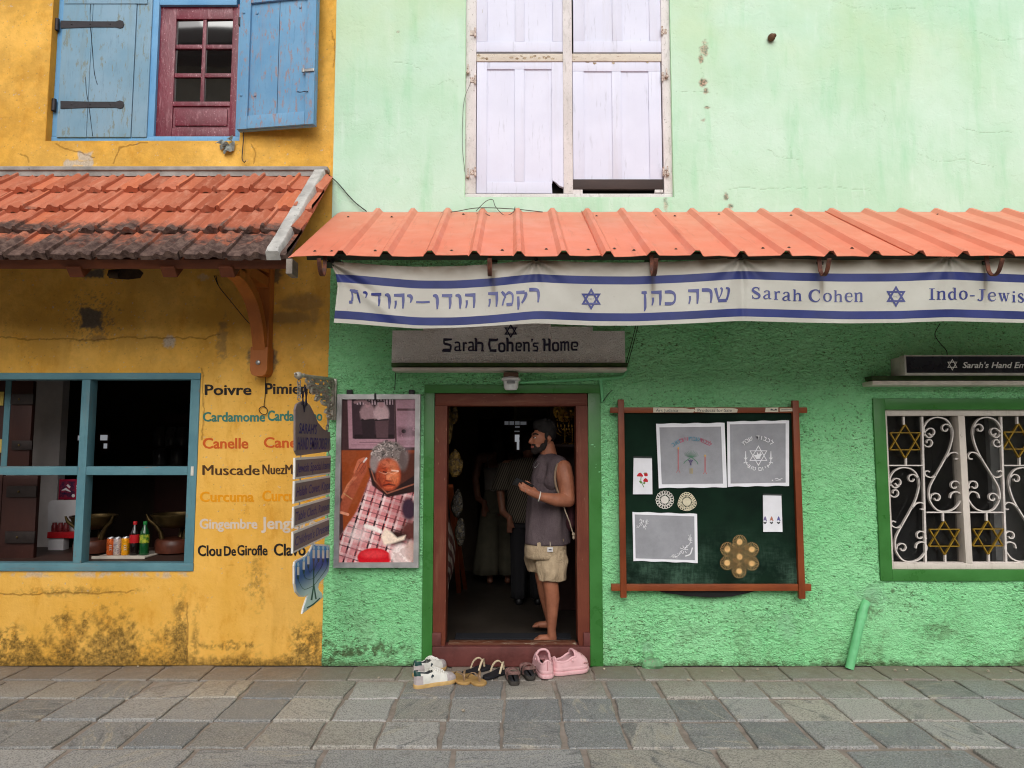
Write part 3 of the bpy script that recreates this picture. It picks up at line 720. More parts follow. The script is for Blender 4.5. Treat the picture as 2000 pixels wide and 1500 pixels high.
# rag tucked at the sill corner, iron stay below
rag = MB(); random.seed(5)
for k in range(9):
    a = P(446 + random.uniform(-9, 9), 272 + k * 2.4, -.02); d = Vector((random.uniform(-.07, .05), random.uniform(-.05, .01), random.uniform(-.08, .0)))
    q = spline([a, a + d * .5 + Vector((0, -.02, .012)), a + d], 4); n_ = len(q)
    for i in range(n_ - 1):
        w_ = .026 * math.sin(math.pi * (i + .4) / n_); w2 = .026 * math.sin(math.pi * (i + 1.4) / n_); e = Vector((.7, .3 * (-1) ** k, .7 * (-1) ** k))
        rag.poly([q[i] - e * w_, q[i] + e * w_, q[i + 1] + e * w2, q[i + 1] - e * w2])
ragm = rag.mesh('rag', mat('grey cotton rag', (136, 142, 138), .9, .3, 30), True)
tag(link_mesh('rag', ragm), 'crumpled grey rag stuffed under the corner of the blue window sill', 'rag')
st = MB(); st.tube(spline([P(474, 238, -.02), P(476, 262, -.03), P(474, 290, -.03), P(473, 310, -.03), P(477, 317, -.035), P(480, 314, -.035)], 6), .0035, 6); st.build('window_stay', M_IRON, yh)

# ------------------------------------------------------------------ yellow house: shop window in teal timber
ty = -.012
b = MB()
xo, xi = XU(381, 920, ty) + .012, XU(365.5, 920, ty); zb0, zb1, zt0, zt1 = ZV(1116, ty), ZV(1100, ty), ZV(741, ty), ZV(728, ty)
b.box(-5.3, xo, ty, ty + .1, zb0, zb1, .005); b.box(-5.3, xo, ty + .001, ty + .1, zt0, zt1, .005); b.build('shop_window_rail', M_TEALH, yh, 30)
for a_, c_ in ((xi, xo - .002), (XU(158.5, 920, ty) - .03, XU(158.5, 920, ty) + .033), (-5.1, -5.04)):
    b = MB(); b.box(a_, c_, ty + .002, ty + .10, zb1 + .0005, zt0 - .0005, .005); b.build('shop_window_post', M_TEAL, yh, 30)
mxl, mxr = XU(158.5, 920, ty) - .03, XU(158.5, 920, ty) + .033; q0, q1 = ZV(928, ty), ZV(911, ty)
b = MB(); b.box(mxr + .0005, xi - .0005, ty + .004, ty + .09, q0, q1, .004); b.box(-5.04, mxl - .0005, ty + .004, ty + .09, q0, q1, .004); b.build('shop_window_transom', M_TEALH, yh, 30)
b = MB(); b.pbox(372.5, 911, 378, 929, ty - .004, .004, .001); b.build('sticker', mat('white paper', (214, 210, 200), .7, .08, 20), yh)
b = MB(); b.box(-5.3, O_SHOP[1] - .003, .0, .2, O_SHOP[2] - .0, O_SHOP[2] + .003).box(O_SHOP[1] - .003, O_SHOP[1], 0, .2, O_SHOP[2], O_SHOP[3]).box(-5.3, O_SHOP[1], 0, .2, O_SHOP[3] - .003, O_SHOP[3])
b.build('window_reveal', mat('ochre reveal', (216, 156, 54), .85, .15, 5), yh)

# ------------------------------------------------------------------ yellow house: clay tile eave
RT, RB = Vector((0, -.02, ZV(345, -.02))), Vector((0, -1.03, ZV(508, -1.03)))
sl_ = RB - RT; SL = sl_.length; sd_ = sl_.normalized(); nd_ = Vector((1, 0, 0)).cross(sd_); nd_ = -nd_ if nd_.z < 0 else nd_
def RP(x, s, n): return Vector((x, 0, 0)) + RT + sd_ * s + nd_ * n
def tile_mat():
    n = N('weathered clay tile'); r = n.island(); z = n.sep(n.pos())[2]
    c = n.mix(r, lin((164, 90, 66)), lin((200, 120, 92)))
    c = n.mix(n.ramp(n.math('FRACT', n.math('MULTIPLY', r, 9.7)), .75, 1, 0, .6), c, lin((214, 122, 82)))
    c = n.mix(n.ramp(n.noise(14, 6, .7, (1, .4, .4)), .45, .75, 0, .5), c, lin((220, 160, 134)))
    c = n.mix(n.ramp(n.noise(40, 5, .7), .58, .75, 0, .5), c, lin((130, 66, 46)))
    lowest = n.ramp(z, RB.z + .02 + .62 * (RT.z - RB.z), RB.z)
    grow = n.math('ADD', n.math('MULTIPLY', lowest, .52), n.math('MULTIPLY', n.noise(6, 6, .72), .95))
    grow = n.math('ADD', grow, n.math('MULTIPLY', r, .16)); grow = n.math('ADD', grow, n.math('MULTIPLY', n.attr('lip'), .16))
    k = n.ramp(grow, .76, 1.0)
    c = n.mix(n.math('MULTIPLY', k, .95), c, n.mix(n.ramp(n.noise(20, 6, .7), .35, .7), lin((56, 48, 47)), lin((116, 98, 90))))
    h = n.math('ADD', n.noise(60, 5, .7), n.math('MULTIPLY', n.noise(9), .5))
    return n.done(c, .82, n.bump(h, .22, .006), spec=.2)
PROF = [(0, .006), (.012, .034), (.05, .038), (.085, .034), (.10, .012), (.16, .008), (.42, .006), (.455, .016), (.50, .024), (.545, .016), (.58, .008), (.66, .007), (.70, .018), (.75, .030), (.80, .032), (.85, .030), (.895, .014), (1.0, .006)]
TW, ROWS = .268, 4; row = SL / ROWS
rnd = random.Random(4); b = bmesh.new(); lip = b.verts.layers.float.new('lip'); x_end = -1.37
tiles = MB()
tiles.bm.free(); tiles.bm = b
for r_ in range(ROWS):
    x = x_end - (.5 if r_ % 2 else 0) * TW; k = 0
    if r_ % 2: starts = [x_end - TW * .5]; 
    n_t = int(5.0 / TW)
    for k in range(-1, n_t):
        x1 = x_end - TW * (k + (.5 if r_ % 2 else 0)); x0 = x1 - TW * .965
        if x1 > x_end + .001:
            if r_ % 2 == 0: continue
        s0, s1 = r_ * row - (.03 if r_ else .0), (r_ + 1) * row + rnd.uniform(-.008, .008); tilt = rnd.uniform(-.004, .004); hh = rnd.uniform(0, .006)
        cols = []
        for t, h in PROF:
            xx = min(x0 + (x1 - x0) * t, x_end)
            pts = []
            for j, (fs, ln) in enumerate(((0, -.0), (.5, .014), (.93, .030), (1.0, .028))):
                bulge = .005 * (fs > .9) * (1 if (t < .1 or t > .72) else 0)
                v = b.verts.new(RP(xx, s0 + (s1 - s0) * fs, h * .8 + ln + hh + bulge + tilt * (t - .5) * 4)); v[lip] = max(0, fs - .55) * 2; pts.append(v)
            v = b.verts.new(RP(xx, s1 - .002, h * .55 - .004 + hh)); v[lip] = 1; pts.append(v)
            cols.append(pts)
        for A, B in zip(cols, cols[1:]):
            for j in range(4): b.faces.new((A[j], B[j], B[j + 1], A[j + 1]))
        b.faces.new([cols[0][j] for j in (0, 1, 2, 3, 4)]); b.faces.new([cols[-1][j] for j in (4, 3, 2, 1, 0)])
tr = tiles.build('tiled_eave', tile_mat(), yh, 50)
M_LIME = mat('old lime mortar', (186, 184, 180), .85, .22, 7, bump=.3, bs=60, worn=(112, 108, 102), wornat=.60)
b = MB()
n_ = 24
rnd.seed(9); vj = [(rnd.uniform(-.002, .002), rnd.uniform(-.002, .002)) for _ in range(n_ + 1)]
for i in range(n_):   # verge fillet, a flat uneven strip bedded over the tile ends
    p = []
    for q_ in (i, i + 1):
        sv = SL * q_ / n_; up_ = .062 + .004 * ((sv / row) % 1) + vj[q_][1]; c_ = -1.462; wl, wr_ = .040 + vj[q_][0], .040 - vj[q_][1]
        p.append([RP(c_ - wl - .004, sv, 0), RP(c_ - wl, sv, up_ - .006), RP(c_ - wl + .006, sv, up_), RP(c_ + wr_ - .006, sv, up_ + .001), RP(c_ + wr_, sv, up_ - .006), RP(c_ + wr_ + .004, sv, 0)])
    va = [b.bm.verts.new(q) for q in p[0]]; vb = [b.bm.verts.new(q) for q in p[1]]
    for k in range(5): b.bm.faces.new((va[k], va[k + 1], vb[k + 1], vb[k]))
    if i == 0: b.bm.faces.new(va)
    if i == n_ - 1: b.bm.faces.new(vb)
b.build('verge_mortar', M_LIME, tr, 50)
b = MB(); b.box(-6, -1.40, -.075, .01, RT.z + .03, RT.z + .062, .008); b.box(-6, -1.42, -.06, .01, RT.z - .01, RT.z + .0305); b.build('top_flashing', mat('grey mortar flashing', (150, 146, 142), .8, .25, 6, bump=.4, worn=(84, 78, 76)), tr)
b = MB(); bz = RP(0, SL - .06, -.06)
b.poly([RP(-6, .02, -.012), RP(-1.39, .02, -.012), RP(-1.39, SL - .03, -.012), RP(-6, SL - .03, -.012)]).build('eave_boarding', M_RAFTER, yh)
eb = MB(); eb.beam(RP(-6, SL - .06, -.045), RP(-1.375, SL - .06, -.045), .05, .07, .004, up=nd_); eb.build('eave_beam', M_RAFTER, yh)
xr = XU(147, 520, -.95)
for i, u in enumerate((-60, 147, 330, 443, 520)):
    x = XU(u, 520, -.95)
    if u == 520: continue
    rb = MB(); a, c = RP(x, -.0, -.09), RP(x, SL - .02, -.095); rb.beam(a, c, .075, .09, .006, up=Vector((1, 0, 0))); rb.build('rafter', M_RAFTER, yh)
MB().box(-1.385, -1.345, RB.y - .0, RB.y + .12, RB.z - .085, RB.z + .01, .004).build('eave_end_block', mat('grey lime block', (150, 140, 130), .8, .3, 10), yh)
# carved bracket carrying the eave
bx = XU(515, 620, -.06); Wb = .085
k = MB(); zlow, ztop = ZV(733, -.05), ZV(560, -.05)
k.box(bx - .055, bx + .055, -.10, -.002, zlow + .16, RP(0, .1, -.1).z, .008)
k.prism([(bx + dx, zlow + dz) for dx, dz in ((-.05, .0), (-.062, .03), (-.062, .2), (.062, .2), (.062, .03), (.05, .0), (.03, -.012), (-.03, -.012))], -.135, -.002)
br = k.build('eave_bracket', M_BRACKET, yh, 30)
arm = MB(); arm.beam((bx, -.04, ztop + .02), (bx, -.68, ztop + .02), .09, .08, .006, up=Vector((0, 0, 1))); arm.build('bracket_arm', M_BRACKET, br)
cur = MB(); q = spline([(bx, -.10, zlow + .19), (bx, -.17, zlow + .36), (bx, -.30, zlow + .52), (bx, -.50, ztop - .055), (bx, -.66, ztop - .03)], 6)
cur.tube(q, 1, flat=(.045, .038), flatdir=(1, 0, 0)); cur.build('curved_brace', M_BRACKET, br, 30)
st = MB(); st.beam(RP(bx - .01, SL - .3, -.07) + Vector((0, 0, -.04)), (bx + .02, -.05, ztop + .12), .05, .06, .004, up=Vector((1, 0, 0))); st.build('strut', M_BRACKET, br)
bo = MB(); bo.lathe([(.014, 0), (.017, .003), (.017, .006), (.010, .010)], (bx - .004, -.136, zlow + .085), 14, axis='Y'); bo.build('bolt', M_STEEL, br, True)
wr = MB()
for d in (0, .012): wr.tube(spline([P(418 + d * 300, 538, -.012), P(428, 560, -.02), P(452, 590, -.03), P(478, 622, -.03), P(490, 634, -.02)], 6), .003, 6)
tag(wr.build('loose_wire', mat('black cable', (26, 24, 22), .6, .1, 9, bump=0)), 'thin black wire looping beside the wooden eave bracket on the yellow wall', 'wire')
wr = MB(); wr.tube(spline([P(519, 735, -.012), P(518, 770, -.012), P(516, 792, -.012), P(522, 800, -.014), P(520, 809, -.014), P(511, 808, -.014), P(506, 800, -.014), P(512, 794, -.014), P(520, 796, -.014)], 6), .0028, 6)
tag(wr.build('coiled_wire', mat('black cable', (26, 24, 22), .6, .1, 9, bump=0)), 'thin wire hanging in a coil over the teal spice word', 'wire')
# old pipe mouth left in the wall
ph = MB(); ph.prism([(P(u, v, -.004).x, P(u, v, -.004).z) for u, v in ((212, 527), (240, 525), (272, 526), (280, 533), (274, 543), (250, 546), (220, 544), (209, 538))], -.005, .02)
ph.build('wall_recess', mat('dark earth recess', (60, 44, 30), .95, .35, 30, bump=.5), yh)
ph = MB(); ph.tube([P(213, 536, -.018), P(232, 536, -.004)], .028, 14); ph.build('pipe_stub', mat('dirty brown pipe', (66, 50, 36), .8, .3, 20), yh)

# ------------------------------------------------------------------ green house: white shuttered window
gh = green_house; gy = .035
fx = [XU(k, 200, gy) for k in (908, 930, 1100, 1118, 1294, 1313)]
zb = [ZV(k, gy) for k in (387, 378, 120, 103)]
b = MB(); b.box(fx[0], fx[1], gy, gy + .09, zb[1], 5.9, .006); b.box(fx[4], fx[5], gy, gy + .09, zb[1], 5.9, .006); b.box(fx[0] + .0, fx[5] - .0, gy - .003, gy + .09, zb[0], zb[1] - .0005, .006)
b.box(fx[2], fx[3], gy + .001, gy + .09, zb[1] + .0005, 5.9, .005)
wfr = b.build('shuttered_window_frame', M_WHITEOLD, gh, 30)
b = MB()
for a, c in ((1, 2), (3, 4)): b.box(fx[a] + .0005, fx[c] - .0005, gy + .004, gy + .09, zb[2] + .004, zb[3] - .004, .005)
b.build('window_transom', M_WHITEH, wfr, 30)
b = MB(); b.box(O_WHITE[0], O_WHITE[0] + .003, -.002, .13, O_WHITE[2], O_WHITE[3]).box(O_WHITE[1] - .003, O_WHITE[1], -.002, .13, O_WHITE[2], O_WHITE[3]).box(O_WHITE[0], O_WHITE[1], -.002, .13, O_WHITE[2], O_WHITE[2] + .003)
b.build('window_reveal', mat('pale mint reveal', (186, 228, 190), .8, .1, 6), gh)
sy = gy + .012; g3 = .004
def leaf(u0, v0, u1, v1, ps, lab=None, notch=None):
    x0, x1, z0, z1 = pr(u0, v0, u1, v1, sy); pn = [pr(*p, sy) for p in ps]
    pn = [(p[0], p[1], pn[0][2], pn[0][3]) for p in pn]
    return panel_leaf('shutter', x0 + g3, x1 - g3, z0 + g3, z1 - g3, sy, .034, pn, M_WHITE, gh)
L1 = leaf(930, -190, 1100, 102, [(952, -160, 1006, 81), (1024, -160, 1079, 81)])
L2 = leaf(1118, -190, 1293, 103, [(1141, -160, 1195, 80), (1214, -160, 1267, 80)])
# lower left leaf has a rotted corner: build from pieces around the hole
x0, x1, z0, z1 = pr(931, 121, 1101, 377, sy)
b = MB(); px = [XU(k, 250, sy) for k in (951, 1005, 1024, 1078)]; pz0, pz1 = ZV(355, sy), ZV(135, sy); rc = .012
hole = [(x1, ZV(366, sy)), (XU(1093, 366, sy), ZV(363, sy)), (XU(1087, 360, sy), ZV(357, sy)), (XU(1080, 352, sy), ZV(349, sy)), (XU(1079, 356, sy), ZV(356, sy)), (XU(1068, 357, sy), ZV(356.5, sy)), (XU(1078, 362, sy), ZV(361, sy)), (XU(1079, 377, sy), z0)]
b.prism([(x0, z0), (hole[-1][0], z0)] + [(h[0], h[1]) for h in hole[-2::-1]] + [(x1, z1), (x0, z1)], sy + rc, sy + .034)
b.box(x0, px[0], sy, sy + rc - .0005, z0, z1, .003); b.prism([(px[3], pz0 + .02), (px[3] + .006, pz0 + .01), (XU(1087, 360, sy), ZV(357, sy)), (XU(1093, 366, sy), ZV(363, sy)), (x1, ZV(366, sy)), (x1, z1), (px[3], z1)], sy, sy + rc - .0005)
b.box(px[1], px[2], sy + .001, sy + rc - .0005, pz0, pz1, .003); b.box(px[0] + .0005, px[3] - .0005, sy + .0012, sy + rc - .0005, pz1, z1, .003); b.box(px[0] + .0005, XU(1078, 370, sy), sy + .0012, sy + rc - .0005, z0, pz0, .003)
L3 = b.build('shutter', M_WHITE, gh, 30, 'white shutter leaf with a broken rotted bottom corner')
x0, x1, z0, z1 = pr(1118, 117, 1293, 350, sy)
L4 = leaf(1118, 117, 1293, 352, [(1141, 139, 1196, 351), (1214, 139, 1268, 351)]); L4['label'] = 'white shutter leaf patched with a dark brown board along its foot'
b = MB(); b.pbox(1117, 350, 1295, 369.5, sy - .006, .03, .003); b.build('patch_board', M_DKWOOD, L4, 30)
b = MB(); b.pbox(1117, 370, 1138, 379, sy - .002, .03, .003); b.pbox(1279, 370, 1295, 376, sy - .002, .03, .003); b.build('shutter_foot', M_WHITEOLD, L4)
MB().box(fx[0] + .01, fx[5] - .01, gy + .088, gy + .096, O_WHITE[2], 5.9).build('dark_backing', mat('black gap', (20, 18, 18), .9, 0, 5, bump=0), gh)  # black sheet behind the shutter gaps, standing in for the dark room
M_HINGE = mat('rust stained white hinge', (200, 186, 176), .6, .2, 30, worn=(116, 74, 56), wornat=.52)
for u, v, side in ((928, 63, 0), (928, 155, 0), (928, 335, 0), (1293, 60, 1), (1294, 150, 1), (1296, 335, 1)):
    o = L3 if (side == 0 and v > 100) else L1 if side == 0 else L4 if v > 100 else L2
    h = MB(); q = P(u, v, gy - .012); s = -1 if side == 0 else 1
    h.tube([q + Vector((0, 0, -.035)), q + Vector((0, 0, .035))], .009, 8); h.box(q.x, q.x + s * .04, gy - .006, gy + .002, q.z - .02, q.z + .02, .002)
    h.build('hinge', M_HINGE, o, True)
for u, v in ((914, 135), (914, 338), (1302, 143), (1304, 334)):
    h = MB(); q = P(u, v, gy - .02); h.lathe([(.013, 0), (.016, .01), (.013, .018), (.006, .022), (.006, .07), (.003, .075)], q + Vector((0, 0, -.035)), 10); h.build('window_catch', M_HINGE, wfr, True)
random.seed(3)
for u0, u1, vv in ((972, 998, 116), (1150, 1164, 121), (1187, 1196, 121), (1222, 1240, 120), (1255, 1284, 119), (935, 962, 112), (1000, 1090, 112)):
    for i in range(max(2, int((u1 - u0) / 9))):
        rs = MB(); q = P(u0 + 9 * i + random.uniform(-2, 2), vv + random.uniform(-3, 3), gy + .0035 if vv < 114 else sy - .001); r = random.uniform(.010, .020)
        rs.poly([q + Vector((r * math.cos(a) * random.uniform(.5, 1.4), -.0006 * (i % 3), r * .6 * math.sin(a) * random.uniform(.5, 1.4))) for a in [k * .785 for k in range(8)]]); rs.build('flaked_paint', mat('bare brown wood patch', (134, 96, 66), .8, .4, 40, c2=(200, 186, 160)), wfr)

# ------------------------------------------------------------------ green house: orange ribbed metal awning
AT, AB = Vector((0, -.015, ZV(414, -.015))), Vector((0, -1.15, ZV(499, -1.15)))
al = AB - AT; AL = al.length; ad = al.normalized(); an = Vector((0, -ad.z, ad.y)); an = -an if an.z < 0 else an
def AP(x, s, n): return Vector((x, 0, 0)) + AT + ad * s + an * n
RX0, RPI = XU(665.5, 498, -1.15), .2656
def sheet_mat():
    n = N('orange painted sheet metal'); s = n.n('MapRange'); y = n.sep(n.pos())[1]
    c = n.mix(n.ramp(n.noise(2.2, 5, .6), .3, .7), lin((218, 124, 98)), lin((228, 138, 112)))
    dust = n.math('MULTIPLY', n.ramp(y, -.95, -.05), n.ramp(n.noise(3, 6, .7, (2, .6, .6)), .2, .8, .35, 1))
    c = n.mix(n.math('MULTIPLY', dust, .62), c, lin((204, 150, 124)))
    c = n.mix(n.ramp(n.noise(30, 5, .7), .62, .75, 0, .25), c, lin((190, 110, 84)))
    c = n.mix(n.ramp(n.noise(9, 6, .7, (2.2, .25, .25)), .56, .72, 0, .40), c, lin((176, 104, 80)))
    c = n.mix(n.ramp(n.noise(16, 6, .75), .66, .74, 0, .5), c, lin((150, 96, 78)))
    return n.done(c, n.ramp(n.noise(5), .3, .7, .42, .68), n.bump(n.noise(3, 4, .5), .2, .02), spec=.25)
xsec = []
x = -1.30; xsec += [(-1.335, -.012), (-1.30, .0)]
k = 0
while RX0 + RPI * k < 5.6:
    c_ = RX0 + RPI * k; xsec += [(c_ - RPI * .5, .0), (c_ - .042, .0), (c_ - .036, .002), (c_ - .013, .030), (c_ + .013, .030), (c_ + .036, .002), (c_ + .042, .0)]; k += 1
XAW = xsec[-1][0]
b = bmesh.new(); rnd = random.Random(2); rows_ = [0, .25, .5, .75, .97, 1.0]; vs = []
for i, (xx, h) in enumerate(xsec):
    wob = rnd.uniform(-.006, .004); drop = rnd.uniform(-.006, .003) if h < .01 else 0
    vs.append([b.verts.new(AP(xx, AL * f_ + (wob if f_ == 1 else 0), h + .002 * math.sin(xx * 9 + f_ * 5) + (drop if f_ == 1 else 0))) for f_ in rows_])
for A, B in zip(vs, vs[1:]):
    for j in range(5): b.faces.new((A[j], B[j], B[j + 1], A[j + 1]))
bmesh.ops.recalc_face_normals(b, faces=b.faces[:])
bmesh.ops.solidify(b, geom=b.faces[:], thickness=.0025)
m = MB(); m.bm.free(); m.bm = b; aw = m.build('metal_awning', sheet_mat(), gh, 25)
for k in (6, 13):   # the lapped edge of the next sheet
    c_ = RX0 + RPI * k; m = MB(); m.tube([AP(c_ - .040, -.01, .0052), AP(c_ - .040, AL + .004, .0052)], .0035, 6); m.build('sheet_lap', mat('orange sheet edge', (206, 104, 72), .5, .1, 8), aw)
scr = []
for u, v in ((680, 424), (765, 424), (905, 419), (1165, 422), (1282, 422), (1318, 422), (1404, 419), (1545, 421), (1700, 419), (1832, 419), (1910, 419), (615, 491), (648, 491), (733, 490), (882, 490), (981, 489), (1067, 487), (1149, 488), (1200, 486), (1238, 489), (1320, 487), (1490, 485), (1541, 484), (1664, 485), (1845, 482)):
    # meets the sloping sheet
    d = ray(u, v); t = (AT - CAM).dot(an) / d.dot(an); q = CAM + d * t
    if not scr:
        s_ = MB(); s_.lathe([(.011, 0), (.011, .002), (.006, .003), (.006, .007)], (0, 0, 0), 10)
        s_.xform(Matrix.Translation(q) @ an.to_track_quat('Z', 'Y').to_matrix().to_4x4()); o = s_.build('roofing_screw', mat('grey screw', (92, 74, 66), .5, .1, 9, metal=.5), aw, True); scr.append((o, q))
    else:
        o = scr[0][0].copy(); COL.objects.link(o); o.parent = aw; o.location = q - scr[0][1]
M_FRAMEST = mat('dark green steel tube', (44, 70, 48), .5, .3, 12, c2=(60, 48, 40))
b = MB(); b.beam(AP(-1.25, AL - .10, -.03), AP(5.3, AL - .10, -.03), .04, .04, .003, up=an); b.build('awning_purlin', M_FRAMEST, aw)
b = MB(); b.beam(AP(-1.25, .06, -.03), AP(5.3, .06, -.03), .04, .04, .003, up=an); b.build('awning_purlin', M_FRAMEST, aw)
HK = [XU(k, 515, -1.12) for k in (633, 957, 1274, 1603, 1932)]
for i, x in enumerate(HK):
    b = MB(); b.beam(AP(x + .02, .0, -.075), AP(x + .02, AL - .06, -.075), .04, .045, .003, up=Vector((1, 0, 0))); b.build('awning_rafter', M_FRAMEST, aw)
    b = MB(); b.beam((x + .02, -.02, AP(0, AL, 0).z - .05), AP(x + .02, AL - .25, -.10), .03, .03, .002, up=Vector((1, 0, 0))); b.build('awning_strut', M_FRAMEST, aw)
    zt_ = ZV(503, -1.12); b = MB(); q = spline([(x, -1.10, zt_ + .02), (x, -1.105, zt_ - .04), (x, -1.115, zt_ - .085), (x, -1.15, zt_ - .118), (x, -1.195, zt_ - .105), (x, -1.225, zt_ - .06), (x, -1.235, zt_ - .035)], 6)
    b.tube(q, 1, flat=(.012, .0035), flatdir=(1, 0, 0)); b.build('gutter_hook', M_RUST, aw, 30)

# ------------------------------------------------------------------ green house: doorway
dy = -.022
M_DKGREEN = mat('dark green gloss paint', (56, 118, 50), .32, .14, 4, bump=.05, c2=(62, 124, 58), worn=(120, 168, 120), wornat=.70)
ox0, ox1 = XU(826, 1020, dy), XU(1175.5, 1020, dy); iz = ZV(768, dy); oz = ZV(751, dy)
b = MB(); b.box(ox0, O_DOOR[0] + .004, dy, .02, .0, iz + .0005, .003); b.box(O_DOOR[1] - .004, ox1, dy, .02, 0, iz + .0005, .003); b.box(ox0, ox1, dy - .001, .02, iz + .001, oz, .004)
b.build('doorway_surround', M_DKGREEN, gh, 30)
ry = .0; ix0, ix1 = XU(872, 1020, ry), XU(1126.5, 1020, ry); zh = ZV(793, ry); zs0, zs1 = ZV(1259, ry), ZV(1249.5, .08)
b = MB(); zst = ZV(1262, ry)
b.prism([(O_DOOR[0] + .006, zst), (ix0 - .008, zst), (ix0, zst + .04), (ix0, zh), (O_DOOR[0] + .006, zh)], ry - .012, .14); dfl = b; b = MB(); b.prism([(ix1 + .012, zst - .01), (O_DOOR[1] - .006, zst - .01), (O_DOOR[1] - .006, zh), (ix1, zh), (ix1, zst + .06)], ry - .012, .14)
dfr = b.build('door_post', M_DOORV, gh, 30); dfl.build('door_post', M_DOORV, gh, 30)
MB().box(O_DOOR[0] + .006, O_DOOR[1] - .006, ry - .013, .14, zh + .0005, iz - .001, .008).build('door_head', M_DOORH, dfr, 30)
b = MB(); b.box(O_DOOR[0] + .004, O_DOOR[1] - .004, -.036, .10, 0, zs0 - .004, .012); b.box(O_DOOR[0] + .003, ix0 - .03, -.030, .1, zs0 - .003, zs0 + .09, .006); b.box(ix1 + .04, O_DOOR[1] - .003, -.030, .1, zs0 - .003, zs0 + .09, .006)
b.build('threshold_step', mat('maroon cement step', (98, 52, 48), .55, .22, 8, bump=.5, bs=40, worn=(132, 88, 82), wornat=.64), gh, 30)
MB().box(ix0 + .02, ix1 - .01, .0, .08, zs0 - .004, zs1, .004).build('door_sill', wood_paint('scuffed door sill', (104, 62, 44), (88, 48, 34), (150, 132, 112), .55, .5, H_, 14, .5, .5), dfr, 30)
MB().box(O_DOOR[0], O_DOOR[1], .081, .2, 0, ZFL - .001).build('floor_edge', M_FLOORIN, gh)
b = MB(); b.box(O_DOOR[0] - .02, O_DOOR[0] + .004, .02, .2, ZFL, 2.2).box(O_DOOR[1] - .004, O_DOOR[1] + .02, .02, .2, ZFL, 2.2).box(O_DOOR[0], O_DOOR[1], .02, .2, iz - .002, iz + .05); b.build('doorway_reveal', M_DOORV, gh)
# the ledge over the door
ly = -.20
def ledge(name, u0, u1, v0, v1, vtop, y, parent, x_over=None, lm=None):
    x0 = P(u0, v0, y).x; x1 = x_over if x_over else P(u1, v0, y).x; z1_, z0_ = ZV(v0, y), ZV(v1, y)
    b = MB(); b.box(x0, x1, y, -.005, z0_, z1_, .006); o = b.build(name, lm or M_LEDGE, parent, 30)
    b = MB(); b.prism([(x0 - .004, 0), (x0 - .004, 0)], 0, 0) if False else b.box(x0 - .012, x1 + .012, -.055, -.004, z1_ + .0005, z1_ + .10, .005); return o
M_LEDGE = mat('white painted concrete ledge', (206, 198, 186), .7, .12, 7, bump=.3, worn=(140, 124, 108), wornat=.66)
e = MB(); e.box(XU(766, 718, -.16), XU(1224.5, 718, -.16), -.16, -.004, ZV(724, -.16), ZV(717.5, -.16), .006); led = e.build('door_ledge', M_LEDGE, gh, 30)
e = MB(); e.box(XU(764, 713, -.10), XU(1226, 713, -.10), -.10, -.004, ZV(717, -.10) + .004, ZV(708.5, -.10), .004); e.build('ledge_top_moulding', mat('dark mossy green paint', (50, 74, 34), .6, .25, 8, c2=(62, 92, 40)), led)
e = MB(); e.box(XU(1704, 742, -.16), 4.3, -.16, -.004, ZV(752, -.16), ZV(743.5, -.16), .006); led2 = e.build('window_ledge', M_LEDGE, gh, 30)
e = MB(); e.box(XU(1702, 738, -.11), 4.3, -.11, -.004, ZV(743, -.11) + .003, ZV(734, -.11), .004); e.build('ledge_top_moulding', mat('dark mossy green paint', (50, 74, 34), .6, .25, 8), led2)

# ------------------------------------------------------------------ green house: grille window
wy = -.030
sx0, sx1, sz0, sz1 = XU(1713, 956, wy), XU(2062, 956, wy), ZV(1135, wy), ZV(778, wy)
gx0, gx1, gz0, gz1 = O_GRILLE[0] + .004, O_GRILLE[1] - .004, O_GRILLE[2] + .002, O_GRILLE[3] - .002
b = MB(); b.box(sx0, gx0, wy, .02, sz0, sz1, .005); b.box(gx1, sx1, wy, .02, sz0, sz1, .005); b.box(gx0 + .0005, gx1 - .0005, wy + .001, .02, sz0, gz0, .004); b.box(gx0 + .0005, gx1 - .0005, wy + .001, .02, gz1, sz1, .004)
b.build('window_surround', M_DKGREEN, gh, 30)
M_CREAM = wood_paint('cream painted window timber', (216, 206, 196), (200, 190, 180), (150, 138, 126), .64, .55, V_, 20, .4, .4)
fy = -.004
zi0, zi1 = ZV(1100, fy), ZV(812, fy); xm0, xm1 = XU(1879, 956, fy) - .001, XU(1892, 956, fy); xl = XU(1739, 956, fy); xr_ = gx1 - .03
b = MB(); b.box(gx0, xl, fy, .1, gz0, gz1, .004); b.box(xr_, gx1, fy, .1, gz0, gz1, .004); b.box(xl + .0004, xr_ - .0004, fy + .001, .1, gz0, zi0, .004); b.box(xl + .0004, xr_ - .0004, fy + .001, .1, zi1, gz1, .004); b.box(xm0, xm1, fy - .002, .1, zi0 + .0004, zi1 - .0004, .004)
gw = b.build('grille_window_frame', M_CREAM, gh, 30)
M_GRILLE = mat('cream painted flat iron', (212, 204, 198), .5, .1, 20, worn=(130, 116, 104), wornat=.68)
M_GOLD = mat('gold painted iron', (150, 118, 34), .45, .2, 20, metal=.2)
by = .03
def GQ(x, y_): return P(1660 + x / 2.7765, 620 + y_ / 2.7778, by)
def bar(pts, w=.0045, d=.011, n=6, m=M_GRILLE, name='grille_bar', sp=True):
    b = MB(); q = spline([GQ(*p) for p in pts], n) if sp and len(pts) > 2 else [GQ(*p) for p in pts]
    b.tube(q, 1, flat=(d, w), flatdir=(0, 1, 0)); return b.build(name, m, gw, 40)
